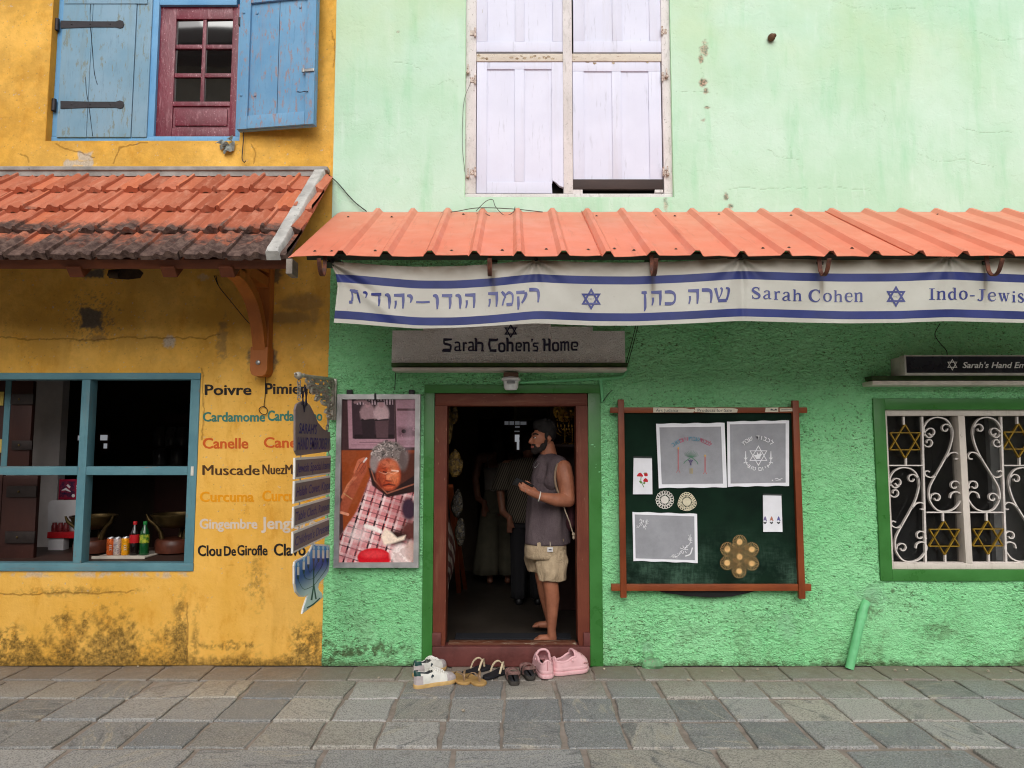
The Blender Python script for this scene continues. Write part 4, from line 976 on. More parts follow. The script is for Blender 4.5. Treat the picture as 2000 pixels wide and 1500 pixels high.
def spiral(cx, cy, r, a0, turns, sgn, k=.35):
    n = 16; return [(cx + r * (1 - (1 - k) * i / n) * math.cos(a0 + sgn * turns * 2 * math.pi * i / n), cy + r * (1 - (1 - k) * i / n) * math.sin(a0 + sgn * turns * 2 * math.pi * i / n)) for i in range(n + 1)]
BAY = [(207, 383, 226, 404), (397, 570, 415, 604), (642, 812, 656, 842), (828, 1004, 850, 1034)]
def bayx(k, y): t = (y - 540) / 790; a, c, d, e = BAY[k]; return a + (d - a) * t, c + (e - c) * t
def scroll(bay, dy, mir):
    """the big pear shaped scroll and its small volutes, drawn for the second bay (zoomed survey units)"""
    def X(p):
        o = []
        for a, c in p:
            l, r_ = bayx(1, c); t = (a - l) / (r_ - l); l2, r2 = bayx(bay, c + dy); t = 1 - t if mir else t; o.append((l2 + (r2 - l2) * t, c + dy))
        return o
    bar(X([(448, 640), (425, 652), (402, 630), (400, 595), (425, 558), (470, 542), (520, 556), (550, 600), (553, 650), (535, 720), (500, 790), (455, 870), (428, 930), (430, 990), (465, 1040), (515, 1052), (565, 1035), (598, 990), (596, 960), (575, 945), (548, 955), (540, 980)]))
    bar(X([(400, 640), (405, 620)] + spiral(437, 625, 27, 3.6, .9, 1)), .004)
    bar(X([(400, 690)] + spiral(424, 678, 26, 2.4, .95, -1)), .004)
    bar(X([(553, 640), (548, 600)] + spiral(516, 603, 27, -.3, .95, -1)), .004)
    bar(X([(515, 765), (540, 738), (568, 732), (586, 748), (582, 766), (565, 768)]), .004)
    bar(X([(462, 855), (440, 868), (412, 860), (403, 842), (415, 832), (430, 838)]), .004)
    bar(X([(600, 925)] + spiral(565, 912, 30, .4, 1.0, -1)), .004)
    bar(X([(432, 990), (440, 960)] + spiral(466, 978, 27, 3.7, .9, 1)), .004)
TOPL, BOT = 538, 1330
def star_part(cx, cy, rx, ry):
    b = MB()
    for s in (1, -1):
        pts = [GQ(cx + rx * 1.155 * math.cos(a) * (1), cy - s * ry * math.sin(a)) for a in (math.pi / 2, math.pi / 2 + 2.0944, math.pi / 2 + 4.1888)]
        for i in range(3):
            b.tube([pts[i] + Vector((0, .0025 * s, 0)), pts[(i + 1) % 3] + Vector((0, .0025 * s, 0))], 1, flat=(.010, .0035), flatdir=(0, 1, 0))
    return b.build('star', M_GOLD, gw)
for x0, x1, y0, y1 in ((388, 408, TOPL, BOT), (815, 843, TOPL, BOT)): bar([(x0, y0), (x1, y1)], .007, .012)
bar([(208, 803), (397, 803)]); bar([(412, 1057), (606, 1057)]); bar([(648, 1057), (836, 1057)]); bar([(826, 803), (1010, 803)])
scroll(1, 0, False); scroll(2, 0, True)
scroll(0, 272, False); scroll(3, 272, True)
for cx, cy, y0, y1 in ((297, 672, TOPL, 803), (510, 1195, 1057, BOT), (746, 1193, 1057, BOT), (912, 668, TOPL, 803)):
    star_part(cx, cy, 82, 92); bar([(cx - 8, y0), (cx - 7, cy - 90)], .006, .010); bar([(cx + 4, cy + 90), (cx + 5, y1)], .006, .010)
bar([(222, 1330), (612, 1330)], .004); bar([(652, 1328), (1010, 1328)], .004)
MB().box(xl, xm0, .075, .079, zi0, zi1).build('pane', M_GLASS if False else (lambda n: n.done((.02, .02, .02), .02, None, spec=1.0, alpha=.22))(N('clear window glass')), gw)
MB().box(xm1, xr_, .075, .079, zi0, zi1).build('pane', bpy.data.materials['clear window glass'], gw)
b = MB(); b.box(XU(1935, 900, .5), XU(1950, 900, .5), .5, .55, .2, 2.3).box(XU(1950, 900, .6), 4.5, .6, .62, .2, 2.3); b.build('inner_partition', mat('pale partition', (206, 206, 204), .7, .1, 5), gh)
b = MB(); q = P(1507, 73, -.03); b.ball(q, (.030, .035, .028), seg=10); b.ball(q + Vector((.012, -.015, .004)), (.020, .022, .016), seg=10)
tag(b.build('mud_nest', mat('brown mud nest', (96, 72, 56), .9, .3, 40, bump=.6), None, True), 'small brown mud nest stuck high on the pale mint wall right of the white shutters', 'nest')
# cables
wr = MB(); wr.tube(spline([P(643, 342, -.03), P(662, 360, -.03), P(690, 392, -.03), P(716, 413, -.03)], 6), .0042, 6)
tag(wr.build('cable', mat('black cable', (26, 24, 22), .6, .1, 9, bump=0)), 'black cable slanting down from the tiled eave to the orange awning', 'cable')
wr = MB(); wr.tube(spline([P(862, 416, -.05), P(890, 413, -.09), P(935, 406, -.05), P(1000, 408, -.05), P(1060, 414, -.05)], 8), .0032, 6)
wr.tube(spline([P(930, 412, -.08), P(948, 394, -.08), P(962, 390, -.06), P(968, 404, -.08), P(985, 420, -.1), P(1002, 415, -.1), P(1006, 404, -.08)], 8), .0026, 6)
wr.tube(spline([P(931, 418, -.08), P(945, 416, -.12), P(960, 424, -.14), P(968, 434, -.16)], 8), .003, 6)
wr.tube(spline([P(920, 160, .0), P(906, 200, -.02), P(903, 280, -.02), P(908, 336, -.01)], 8), .0018, 5)
tag(wr.build('tangled_wire', mat('thin grey wire', (78, 74, 68), .6, .2, 9, bump=0)), 'tangle of thin wires lying on top of the orange awning below the white shutters', 'wire')
for k, (pp, lab) in enumerate(((((1242, 636), (1236, 660), (1228, 690), (1222, 712)), 'thin black cord beside the right end of the textured white sign board'), (((1196, 762), (1186, 772), (1178, 784)), 'short black cable end beside the top corner of the green doorway'), (((773, 728), (772, 742), (771, 762)), 'short cord dangling under the left end of the door ledge'), (((1836, 632), (1826, 652), (1834, 668), (1848, 684), (1850, 695)), 'crooked thin wire running down the wall to the black sign box'))):
    wr = MB(); wr.tube(spline([P(u, v, -.05) for u, v in pp], 6), .003, 6)
    if k == 0: wr.tube(spline([P(u + 4, v, -.055) for u, v in pp], 6), .003, 6)
    tag(wr.build('wire', mat('black cable', (26, 24, 22), .6, .1, 9, bump=0)), lab, 'wire')
# ------------------------------------------------------------------ lettering
def stroke_polys(pts, hw, sp=0):
    """a pen stroke in flat units -> list of quads; hw single or per point"""
    if sp and len(pts) > 2:
        q = spline([(a, b, 0) for a, b in pts], sp); P_ = [(v.x, v.y) for v in q]
    else: P_ = list(pts)
    n = len(P_); H = [hw] * n if not isinstance(hw, (list, tuple)) else [float(np.interp(i / (n - 1), np.linspace(0, 1, len(hw)), hw)) for i in range(n)]
    L, R_ = [], []
    for i, (x, y) in enumerate(P_):
        a = P_[max(i - 1, 0)]; b = P_[min(i + 1, n - 1)]; dx, dy = b[0] - a[0], b[1] - a[1]; l = math.hypot(dx, dy) or 1
        nx, ny = -dy / l * H[i], dx / l * H[i]; L.append((x + nx, y + ny)); R_.append((x - nx, y - ny))
    return [[L[i], L[i + 1], R_[i + 1], R_[i]] for i in range(n - 1)]
# (points, half widths as a share of letter height, spline steps); y runs down
B9, B6, B4, T3 = .105, .075, .06, .035
HEB = {
 'he': [([(0, .10), (1, .10)], [.07, .11, .10], 0), ([(.86, .1), (.88, .5), (.84, 1)], [.075, .07, .04], 4), ([(.16, .46), (.17, .7), (.08, 1)], [.06, .055, .035], 4)],
 'dalet': [([(0, .10), (1, .10)], [.07, .11, .09], 0), ([(.76, .12), (.80, .6), (.74, 1)], [.07, .07, .04], 4)],
 'resh': [([(0, .09), (.6, .09), (.82, .2), (.88, .55), (.82, 1)], [.10, .10, .085, .07, .04], 4)],
 'vav': [([(0, .10), (.45, .10), (.70, .26), (.74, .6), (.70, 1)], [.05, .10, .08, .075, .035], 4)],
 'yod': [([(0, .14), (.55, .16), (.85, .42), (.62, 1)], [.10, .17, .13, .05], 4)],
 'tav': [([(.06, .07), (.45, .15), (.75, .2)], [.05, .10, .09], 4), ([(.72, .2), (.84, .6), (.98, 1)], [.05, .06, .03], 4), ([(.22, .16), (.30, .5), (.26, .85)], [.04, .05, .06], 4), ([(.3, .9), (0, .92)], .085, 0)],
 'mem': [([(.02, .03), (.22, .22), (.32, .42)], [.06, .09, .04], 4), ([(.36, .36), (.20, .6), (.08, 1)], [.04, .05, .04], 4), ([(.30, .32), (.62, .1), (.92, .22), (.96, .6), (.9, .9)], [.03, .08, .06, .045, .04], 4), ([(.92, .90), (.42, .93)], .085, 0)],
 'qof': [([(0, .12), (.85, .10)], [.06, .10, .07], 0), ([(.90, .1), (.98, .22), (.82, .45), (.56, .66)], [.05, .06, .05, .04], 4), ([(.2, .32), (.23, .7), (.2, 1)], [.05, .055, .03], 4)],
 'kaf': [([(.02, .10), (.55, .09), (.88, .22), (.97, .5), (.88, .8), (.6, .93)], [.08, .095, .07, .05, .06, .08], 4), ([(.62, .92), (.02, .92)], .09, 0)],
 'nunsofit': [([(0, .07), (.55, .08), (.9, .06)], [.05, .07, .05], 0), ([(.55, .08), (.62, .4), (.62, .8), (.5, 1)], [.03, .05, .05, .02], 4)],
 'shin': [([(.03, .06), (.10, .3), (.25, .86)], [.08, .07, .045], 4), ([(.38, .05), (.50, .14), (.42, .5), (.26, .8)], [.06, .05, .035, .02], 4), ([(.76, .05), (.96, .12), (.93, .5), (.80, .88)], [.05, .07, .055, .06], 4), ([(.22, .92), (.82, .90)], .085, 0)],
 'dash': [([(0, .5), (.5, .58), (1, .42)], .30, 0)],
}
SER = {
 'S': [([(.84, .30), (.74, .08), (.48, .03), (.20, .12), (.16, .30), (.5, .48), (.86, .68), (.80, .9), (.5, .97), (.2, .90), (.10, .70)], [.02, .035, .04, .06, .08, .095, .085, .06, .04, .03, .02], 4), ([(.85, .02), (.85, .32)], .018, 0), ([(.10, .68), (.10, .99)], .018, 0)],
 'a': [([(.14, .24), (.25, .07), (.5, .03), (.7, .15), (.72, .45), (.72, .82), (.82, .95), (1, .92)], [.09, .04, .035, .075, .10, .09, .05, .025], 4), ([(.72, .42), (.3, .55), (.08, .78), (.25, .97), (.55, .9), (.72, .76)], [.03, .06, .09, .05, .03, .03], 4)],
 'r': [([(.28, .04), (.28, .97)], .10, 0), ([(.0, .05), (.28, .05)], .03, 0), ([(0, .97), (.62, .97)], .03, 0), ([(.30, .40), (.55, .08), (.9, .10)], [.03, .05, .10], 4)],
 'h': [([(.20, .02), (.20, .98)], .065, 0), ([(0, .03), (.2, .03)], .02, 0), ([(0, .98), (.42, .98)], .02, 0), ([(.58, .98), (1, .98)], .02, 0), ([(.2, .52), (.5, .36), (.76, .42), (.8, .6), (.8, .98)], [.02, .04, .06, .065, .065], 4)],
 'C': [([(.90, .30), (.78, .08), (.5, .03), (.18, .2), (.08, .5), (.18, .8), (.5, .97), (.78, .92), (.94, .72)], [.02, .035, .04, .085, .10, .085, .045, .035, .02], 4), ([(.91, .02), (.91, .32)], .02, 0)],
 'o': [([(.5, .03), (.17, .2), (.08, .5), (.17, .8), (.5, .97), (.83, .8), (.92, .5), (.83, .2), (.5, .03)], [.03, .075, .10, .075, .03, .075, .10, .075, .03], 4)],
 'e': [([(.1, .44), (.88, .44)], .03, 0), ([(.88, .44), (.78, .12), (.5, .03), (.18, .18), (.09, .5), (.2, .82), (.52, .97), (.78, .9), (.92, .72)], [.06, .05, .035, .085, .10, .085, .05, .03, .02], 4)],
 'n': [([(.2, .05), (.2, .97)], .09, 0), ([(0, .06), (.2, .06)], .03, 0), ([(0, .97), (.42, .97)], .03, 0), ([(.58, .97), (1, .97)], .03, 0), ([(.2, .3), (.5, .06), (.76, .12), (.8, .35), (.8, .97)], [.03, .05, .08, .09, .09], 4)],
 'I': [([(.5, .02), (.5, .98)], .085, 0), ([(.05, .02), (.95, .02)], .022, 0), ([(.05, .98), (.95, .98)], .022, 0)],
 'd': [([(.76, .02), (.76, .97)], .065, 0), ([(.5, .03), (.76, .03)], .02, 0), ([(.76, .97), (1, .97)], .02, 0), ([(.76, .48), (.45, .36), (.14, .5), (.1, .72), (.25, .95), (.55, .96), (.76, .84)], [.02, .035, .07, .075, .06, .03, .02], 4)],
 '-': [([(0, .5), (1, .5)], .30, 0)],
 'J': [([(.62, .02), (.62, .7), (.5, .93), (.25, .95), (.10, .84)], [.08, .08, .05, .04, .06], 4), ([(.25, .02), (1, .02)], .022, 0)],
 'w': [([(.12, .05), (.34, .95)], [.09, .06], 0), ([(.34, .95), (.5, .25)], .03, 0), ([(.48, .1), (.70, .95)], [.09, .06], 0), ([(.70, .95), (.88, .05)], .03, 0), ([(0, .05), (.3, .05)], .03, 0), ([(.36, .05), (.6, .05)], .03, 0), ([(.76, .05), (1, .05)], .03, 0)],
 'i': [([(.5, .36), (.5, .98)], .07, 0), ([(.5, .03), (.5, .17)], .075, 0), ([(.15, .37), (.5, .37)], .02, 0), ([(.1, .98), (.9, .98)], .02, 0)],
}
SER['s'] = SER['S']
FAUX = {
 'S': [([(.98, .09), (.2, .12)], [.05, .09], 0), ([(.22, .02), (.2, .3), (.3, .42), (.75, .5), (.86, .62), (.82, .9)], [.05, .05, .07, .07, .06, .05], 4), ([(0, .96), (.15, .90), (.86, .90)], [.02, .09, .10], 0)],
 'a': [([(.12, .12), (.45, .06), (.72, .18), (.74, .9)], [.07, .08, .07, .075], 4), ([(.7, .52), (.25, .58), (.2, .88), (.7, .9)], [.05, .07, .07, .06], 4), ([(.7, .93), (1, .9)], .05, 0)],
 'r': [([(.12, .05), (.32, .2), (.32, 1)], [.05, .09, .08], 4), ([(.35, .28), (.6, .12), (1, .16)], [.05, .09, .06], 4)],
 'h': [([(.02, .0), (.2, .1), (.2, 1)], [.04, .075, .07], 4), ([(.2, .42), (.5, .34), (.84, .42), (.84, .93)], [.05, .075, .07, .06], 4), ([(.7, .95), (1, .95)], .05, 0)],
 'C': [([(.98, .0), (.9, .12), (.1, .12)], [.03, .07, .09], 4), ([(.22, .1), (.14, .45), (.28, .9)], [.05, .07, .05], 4), ([(.2, .90), (.9, .90)], [.07, .09], 0)],
 'o': [([(.5, .08), (.14, .2), (.1, .5), (.16, .85), (.5, .94), (.86, .85), (.9, .5), (.84, .2), (.5, .08)], .085, 4)],
 'e': [([(.1, .14), (.85, .14), (.9, .5), (.4, .52)], [.06, .09, .06, .05], 3), ([(.2, .14), (.14, .6), (.25, .92)], .08, 4), ([(.2, .9), (.95, .88)], [.07, .08], 0)],
 'n': [([(.02, .1), (.22, .16), (.22, 1)], [.05, .08, .08], 4), ([(.22, .2), (.55, .1), (.82, .2), (.84, .95)], [.06, .09, .08, .07], 4), ([(.74, .95), (1, .95)], .05, 0)],
 'q': [([(.6, 0), (.4, 1)], [.3, .1], 0)],
 's': [([(.98, .12), (.2, .14)], [.05, .09], 0), ([(.2, .1), (.18, .42), (.75, .52), (.8, .9)], [.06, .07, .07, .06], 4), ([(0, .94), (.85, .90)], [.04, .09], 0)],
 'H': [([(.0, .06), (.26, .14), (.24, 1)], [.04, .08, .06], 4), ([(.2, .5), (.85, .46)], .07, 0), ([(.66, .04), (.84, .14), (.84, .95)], [.04, .08, .07], 4), ([(.74, .95), (1, .95)], .05, 0)],
 'm': [([(.0, .1), (.14, .16), (.14, 1)], [.05, .08, .08], 4), ([(.14, .2), (.35, .1), (.5, .2), (.5, 1)], [.06, .09, .08, .06], 4), ([(.5, .2), (.72, .1), (.87, .2), (.88, .95)], [.06, .09, .08, .07], 4), ([(.82, .95), (1, .95)], .05, 0)],
}
class Ink:
    """lettering collected on one surface; surf(u, v, k) -> world point, k counts up so that strokes never share a plane"""
    def __init__(s, surf): s.b = MB(); s.f = surf; s.k = 0
    def quad(s, poly):
        s.k += 1
        s.b.bm.faces.new([s.b.bm.verts.new(s.f(u, v, s.k % 9)) for u, v in poly])
    def stroke(s, pts, hw, sp=0):
        for q in stroke_polys(pts, hw, sp): s.quad(q)
    def glyph(s, lib, ch, u0, v0, u1, v1, fat=1.3):
        H = (v1 - v0) * fat; H0 = v1 - v0
        for pts, hw, sp in lib[ch]:
            h = [x * H for x in hw] if isinstance(hw, (list, tuple)) else hw * H
            s.stroke([(u0 + (u1 - u0) * a, v0 + H0 * b_) for a, b_ in pts], h, sp)
    def star(s, cu, cv, r, w, sx=1.0):
        for up in (1, -1):
            t = [(cu + sx * r * math.cos(a), cv - up * r * math.sin(a)) for a in (math.pi / 2, math.pi / 2 + 2.0944, math.pi / 2 + 4.1888)]
            s.k += 1
            ins = [(cu + (p[0] - cu) * (1 - 2 * w / r), cv + (p[1] - cv) * (1 - 2 * w / r)) for p in t]
            for i in range(3):
                j = (i + 1) % 3; s.b.bm.faces.new([s.b.bm.verts.new(s.f(u, v, s.k % 9)) for u, v in (t[i], t[j], ins[j], ins[i])])
    def text(s, string, u0, vb, u1, vcap, bold=.0, shear=0.0, fit='x', slope=0.0):
        """type set between u0 and u1 with its baseline at vb and capitals reaching vcap"""
        V, Fc = type_mesh(string, bold, shear)
        x0, x1 = V[:, 0].min(), V[:, 0].max(); sc_ = (vb - vcap) / .727; s.k += 1; kk = s.k % 9
        U = u0 + (V[:, 0] - x0) / (x1 - x0) * (u1 - u0); W = vb - V[:, 1] * sc_ + (U - u0) * slope
        vs = [s.b.bm.verts.new(s.f(float(u), float(v), kk)) for u, v in zip(U, W)]
        for f in Fc:
            try: s.b.bm.faces.new([vs[i] for i in f])
            except ValueError: pass
    def build(s, name, m, parent, label=None):
        me = bpy.data.meshes.new(name); s.b.bm.to_mesh(me); s.b.bm.free(); me.materials.append(m); return link_mesh(name, me, parent, label)
_tc = {}
def type_mesh(string, bold=0.0, shear=0.0):
    key = (string, bold, shear)
    if key in _tc: return _tc[key]
    c = bpy.data.curves.new('t', 'FONT'); c.body = string; c.size = 1; c.offset = bold; c.shear = shear; c.resolution_u = 3; c.fill_mode = 'FRONT'
    o = bpy.data.objects.new('t', c); COL.objects.link(o)
    dg = bpy.context.evaluated_depsgraph_get(); me = bpy.data.meshes.new_from_object(o.evaluated_get(dg))
    V = np.array([v.co[:2] for v in me.vertices]); Fc = [tuple(p.vertices) for p in me.polygons]
    bpy.data.objects.remove(o); bpy.data.curves.remove(c); bpy.data.meshes.remove(me)
    _tc[key] = (V, Fc); return _tc[key]
def flat(y): return lambda u, v, k=0: P(u, v, y - k * .00012)

# ------------------------------------------------------------------ words painted on the yellow wall
def onwall(u, v, k=0):
    j = Vector((u / 7, v / 7, k * 3.1)); u, v = u + .55 * mnoise.noise(j), v + .55 * mnoise.noise(j + Vector((9, 4, 2))); q = P(u, v, 0)
    q.y = float((fbm(np.array([q.x]), np.array([q.z]), 1.3, 3, .5, 40)[0] - .5) * .016) - .0022 - k * .0001; return q
def paint(name, c, var=.25, gone=.70): 
    return wood_paint(name, c, mul(c, 1.1) if max(c) <= 1 else tuple(min(255, x * 1.08) for x in c), (196, 140, 50), gone, .6, (1, 1, 1), 30, .1, .12)
for s_, u0, vb, u1, vc, col, b_ in (('Poivre', 400, 771, 491, 750.5, (30, 24, 22), .03), ('Pimienta', 518, 769, 626, 748, (30, 24, 22), .03), ('Cardamome', 396.5, 823, 518, 804.5, (56, 118, 104), .03), ('Cardamomo', 523, 821.5, 629.5, 801.5, (56, 118, 104), .03),
        ('Canelle', 396.5, 875.5, 485, 855, (196, 86, 24), .03), ('Canela', 516, 874, 601, 853.5, (196, 86, 24), .03), ('Muscade', 396, 927.5, 507, 907.5, (74, 48, 20), .04), ('NuezMoscada', 513.5, 926, 629, 906.5, (74, 48, 20), .03),
        ('Curcuma', 391, 979.5, 496.5, 960, (222, 146, 0), .035), ('Curcuma', 513, 978.5, 607, 957.5, (222, 146, 0), .035), ('Gingembre', 390.5, 1032, 503, 1013, (206, 190, 172), .03), ('Jengibre', 511, 1032.5, 618, 1009, (206, 190, 172), .03),
        ('Clou', 387, 1085.5, 432.5, 1064.5, (26, 22, 20), .03), ('De', 438, 1085, 461, 1066, (26, 22, 20), .03), ('Girofle', 464, 1084, 522.5, 1064, (26, 22, 20), .02), ('Clavo', 535.5, 1084.5, 597, 1061, (26, 22, 20), .03)):
    k = Ink(onwall); [k.text(s_, u0 + dx, vb + dx * .4, u1 + dx, vc - .4, 0.0 if 'M' in s_ else .016) for dx in ((-.75, .75) if 'M' in s_ else (-.45, .45))]
    k.build('painted_word', paint('wall paint %d %d' % (col[0], col[1]), col), yellow_house)

# ------------------------------------------------------------------ long cloth banner under the awning
BU = [652, 700, 760, 816, 890, 960, 1047, 1080, 1160, 1240, 1340, 1446, 1550, 1650, 1750, 1852, 1950, 2060, 2255, 2400]
BT = [511, 514, 519, 521, 520, 516, 507, 509.5, 512.5, 513, 510, 502, 506, 508.5, 506, 498, 503, 508, 498, 503]
S1 = [535, 538, 543.5, 548, 548, 543.5, 534.5, 537, 539.5, 540, 536, 529, 532.5, 534.5, 534, 530, 534.5, 538.5, 530, 535]
S2 = [606, 609, 615, 620, 620, 615.5, 607, 608, 611.5, 612, 608, 602, 605, 608, 607.5, 603.6, 606.5, 610, 603, 608]
BBt = [630, 633, 638, 642, 640, 636.5, 631, 633, 636, 636, 632, 626.5, 629.5, 631.6, 630.5, 627, 629.5, 632, 627, 632]
def sm(u, Yv):
    u = np.asarray(u, float); return (np.interp(u - 22, BU, Yv) + np.interp(u - 9, BU, Yv) * 2 + np.interp(u, BU, Yv) * 2 + np.interp(u + 9, BU, Yv) * 2 + np.interp(u + 22, BU, Yv)) / 8
YB = -1.065
AT_U = np.array([648, 1047, 1446, 1852, 2255.])
def ban_y(u, v):
    t = sm(u, BT); b = (v - t) / (sm(u, BBt) - t)
    y = .012 * np.sin(u / 61 + b * 1.4) * np.clip(b, 0, 1) + .005 * np.sin(u / 23. + 2 * b)
    for a in AT_U:   # tension folds fan out from each eyelet
        du = (u - a); r = np.hypot(du, (v - np.interp(a, BU, BT)) * 1.6)
        ang = np.arctan2((v - np.interp(a, BU, BT)), np.abs(du) + 1e-3)
        y = y + .016 * np.sin(ang * 9) * np.exp(-r / 70.) * np.clip(r / 12., 0, 1)
    y = y + .02 * np.exp(-((u - 1450) / 6.) ** 2) * .5
    y = y + .03 * np.exp(-((v - 530 - (u - 660) * .62) / 9.) ** 2) * np.exp(-((u - 690) / 40.) ** 2)
    y = y - .018 * np.exp(-((v - 560 - (u - 690) * .75) / 14.) ** 2) * np.exp(-((u - 730) / 45.) ** 2)
    return YB + y - .03 * np.clip(b, 0, 1)
def ban(u, v, k=0, off=.0022): return P(u, v, float(ban_y(u, v)) - off - k * .00012)
def banner():
    us = np.concatenate([np.linspace(652, 760, 50), np.linspace(762, 2400, 420)]); bands = [(BT, S1, 12, 0), (S1, None, 6, 1), (None, S2, 22, 0), (S2, None, 6, 1), (None, BBt, 5, 0)]
    tops = [sm(us, BT), sm(us, S1), sm(us, S1) + 15.8, sm(us, S2), sm(us, S2) + 15.8, sm(us, BBt)]
    b = MB(); b.bm.verts.layers.float.new('dirt'); ly_ = b.bm.verts.layers.float['dirt']; rows = []; mis = []
    seq = [12, 5, 20, 5, 5]
    for i in range(5):
        for j in range(seq[i] + (1 if i == 4 else 0)):
            t = j / seq[i]; rows.append(tops[i] * (1 - t) + tops[i + 1] * t); mis.append(1 if i in (1, 3) else 0)
    V = []
    for r in rows:
        line = []
        for i, u in enumerate(us):
            v = r[i]; bb = (v - tops[0][i]) / (tops[5][i] - tops[0][i])
            e = np.interp(bb, [0, .08, .2, .4, .75, 1], [-6, -3, 3.5, 7.5, 3, 0]) * math.exp(-(u - 652) / 26)
            q = b.bm.verts.new(P(u + e, v, float(ban_y(u, v))))
            d = .75 * (1 - sstep(np.array(bb), .0, .30)) + .25 * (1 - sstep(np.array(bb), .0, .6)) * .6
            n_ = float(fbm(np.array([u / 160.]), np.array([v / 90.]), 3, 4, .6, 5)[0]); d = float(d) * (.25 + 1.3 * n_)
            for hu in (962, 1273, 1603, 1922): d += .8 * math.exp(-((u - hu - 2) / 4.5) ** 2) * float(1 - sstep(np.array(v), 560, 604)) * (bb > .1)
            d += .5 * math.exp(-((v - 556 - (u - 672) * .45) / 6) ** 2) * math.exp(-((u - 685) / 22) ** 2)
            if bb > .93: d += .22 * n_
            q[ly_] = min(1, d); line.append(q)
        V.append(line)
    for a in range(len(rows) - 1):
        for c in range(len(us) - 1):
            f = b.bm.faces.new((V[a][c], V[a + 1][c], V[a + 1][c + 1], V[a][c + 1])); f.material_index = mis[a]
    def cloth(name, c0, c1, dirtc):
        n = N(name); c = n.mix(n.ramp(n.noise(4, 5, .6), .3, .7), c0, c1)
        c = n.mix(n.math('MULTIPLY', n.attr('dirt'), .85), c, dirtc); c = n.mix(n.ramp(n.noise(40, 4, .7), .6, .8, 0, .2), c, dirtc)
        tr = n.n('BsdfTranslucent'); n.l(c, tr.inputs[0]); ad = n.n('MixShader'); ad.inputs[0].default_value = .38; m = n.done(c, .5, n.bump(n.noise(9, 4, .6), .12, .01), spec=.3)
        n.l(n.b.outputs[0], ad.inputs[1]); n.l(tr.outputs[0], ad.inputs[2]); n.l(ad.outputs[0], n.out.inputs[0]); return m
    m0 = cloth('dusty white vinyl cloth', lin((210, 206, 197)), lin((220, 217, 209)), lin((128, 108, 86)))
    m1 = cloth('faded blue print', lin((58, 68, 134)), lin((48, 58, 116)), lin((60, 58, 84)))
    return b, m0, m1
bb_, m0, m1 = banner()
ban_t = thing('banner', 'long dusty white cloth banner with two blue stripes hung under the orange awning', 'banner', (1.2, YB, 2.3))
bo_ = bb_.build('banner_cloth', [m0, m1], ban_t, 'all')
M_INK = wood_paint('faded navy print', (52, 58, 118), (44, 50, 106), (150, 152, 172), .72, .3, (1, 1, 1), 30, .05, .1)
def zb4(x, y): return (640 + x / 4.545, 500 + y / 4.545)
for g_, x0, y0, x1, y1 in (('tav', 190, 293, 290, 420), ('yod', 313, 315, 352, 372), ('dalet', 386, 328, 476, 446), ('vav', 508, 333, 562, 467), ('he', 588, 335, 682, 467), ('yod', 705, 342, 752, 416), ('dash', 785, 397, 906, 420), ('vav', 934, 340, 988, 472), ('dalet', 1014, 338, 1106, 470), ('vav', 1134, 338, 1192, 467), ('he', 1219, 333, 1312, 462), ('he', 1424, 320, 1512, 450), ('mem', 1543, 312, 1647, 440), ('qof', 1673, 303, 1762, 476), ('resh', 1789, 288, 1884, 412)):
    k = Ink(ban); k.glyph(HEB, g_, *zb4(x0, y0), *zb4(x1, y1)); k.build('letter', M_INK, ban_t)
for g_, x0, y0, x1, y1 in (('nunsofit', 865, 343, 922, 540), ('he', 960, 340, 1062, 482), ('kaf', 1090, 338, 1196, 477), ('he', 1320, 325, 1427, 467), ('resh', 1454, 320, 1560, 457), ('shin', 1582, 305, 1722, 447)):
    k = Ink(ban); k.glyph(HEB, g_, 1080 + x0 / 5, 500 + y0 / 5, 1080 + x1 / 5, 500 + y1 / 5); k.build('letter', M_INK, ban_t)
for ch, x0, x1, y0, y1 in (('S', 100, 162, 217, 299), ('a', 182, 238, 240, 300), ('r', 256, 302, 246, 305), ('a', 316, 374, 250, 312), ('h', 388, 450, 232, 314), ('C', 501, 582, 234, 320), ('o', 602, 657, 256, 319), ('h', 674, 734, 238, 321), ('e', 752, 807, 256, 320), ('n', 816, 878, 254, 320),
        ('I', 1336, 1380, 226, 305), ('n', 1391, 1457, 243, 304), ('d', 1473, 1532, 220, 304), ('o', 1551, 1604, 240, 304), ('-', 1624, 1656, 272, 282), ('J', 1673, 1731, 232, 314), ('e', 1750, 1808, 252, 314), ('w', 1822, 1901, 256, 319), ('i', 1913, 1946, 244, 322), ('s', 1958, 2000, 260, 324), ('h', 2012, 2076, 244, 328)):
    k = Ink(ban); k.glyph(SER, ch, 1440 + x0 / 3.5714, 500 + y0 / 3.5714, 1440 + x1 / 3.5714, 500 + y1 / 3.5714); k.build('letter', M_INK, ban_t)
for cu, cv, r in ((1154.6, 584, 21.6), (1750, 579, 21.4)):
    k = Ink(ban); k.star(cu, cv, r, 3.7, 1.02); k.build('star', M_INK, ban_t)
    k = Ink(ban); k.text('1937', cu - 5.2, cv + 1.9, cu + 5.4, cv - 1.9); k.build('year', mat('pale grey print', (150, 150, 160), .6, .1, 9, bump=0), ban_t)
for u in (649, 1047, 1446, 1852):
    b = MB(); q = P(u, np.interp(u, BU, BT) - 1, YB - .012)
    b.tube([q + Vector((.010 * math.cos(a), 0, .010 * math.sin(a))) for a in [i * .5236 for i in range(12)]], .0035, 6, closed=True); b.tube([q, q + Vector((.0, .03, .03))], .003, 6); b.build('tie', mat('black cable', (26, 24, 22), .6, .1, 9, bump=0), ban_t, True)
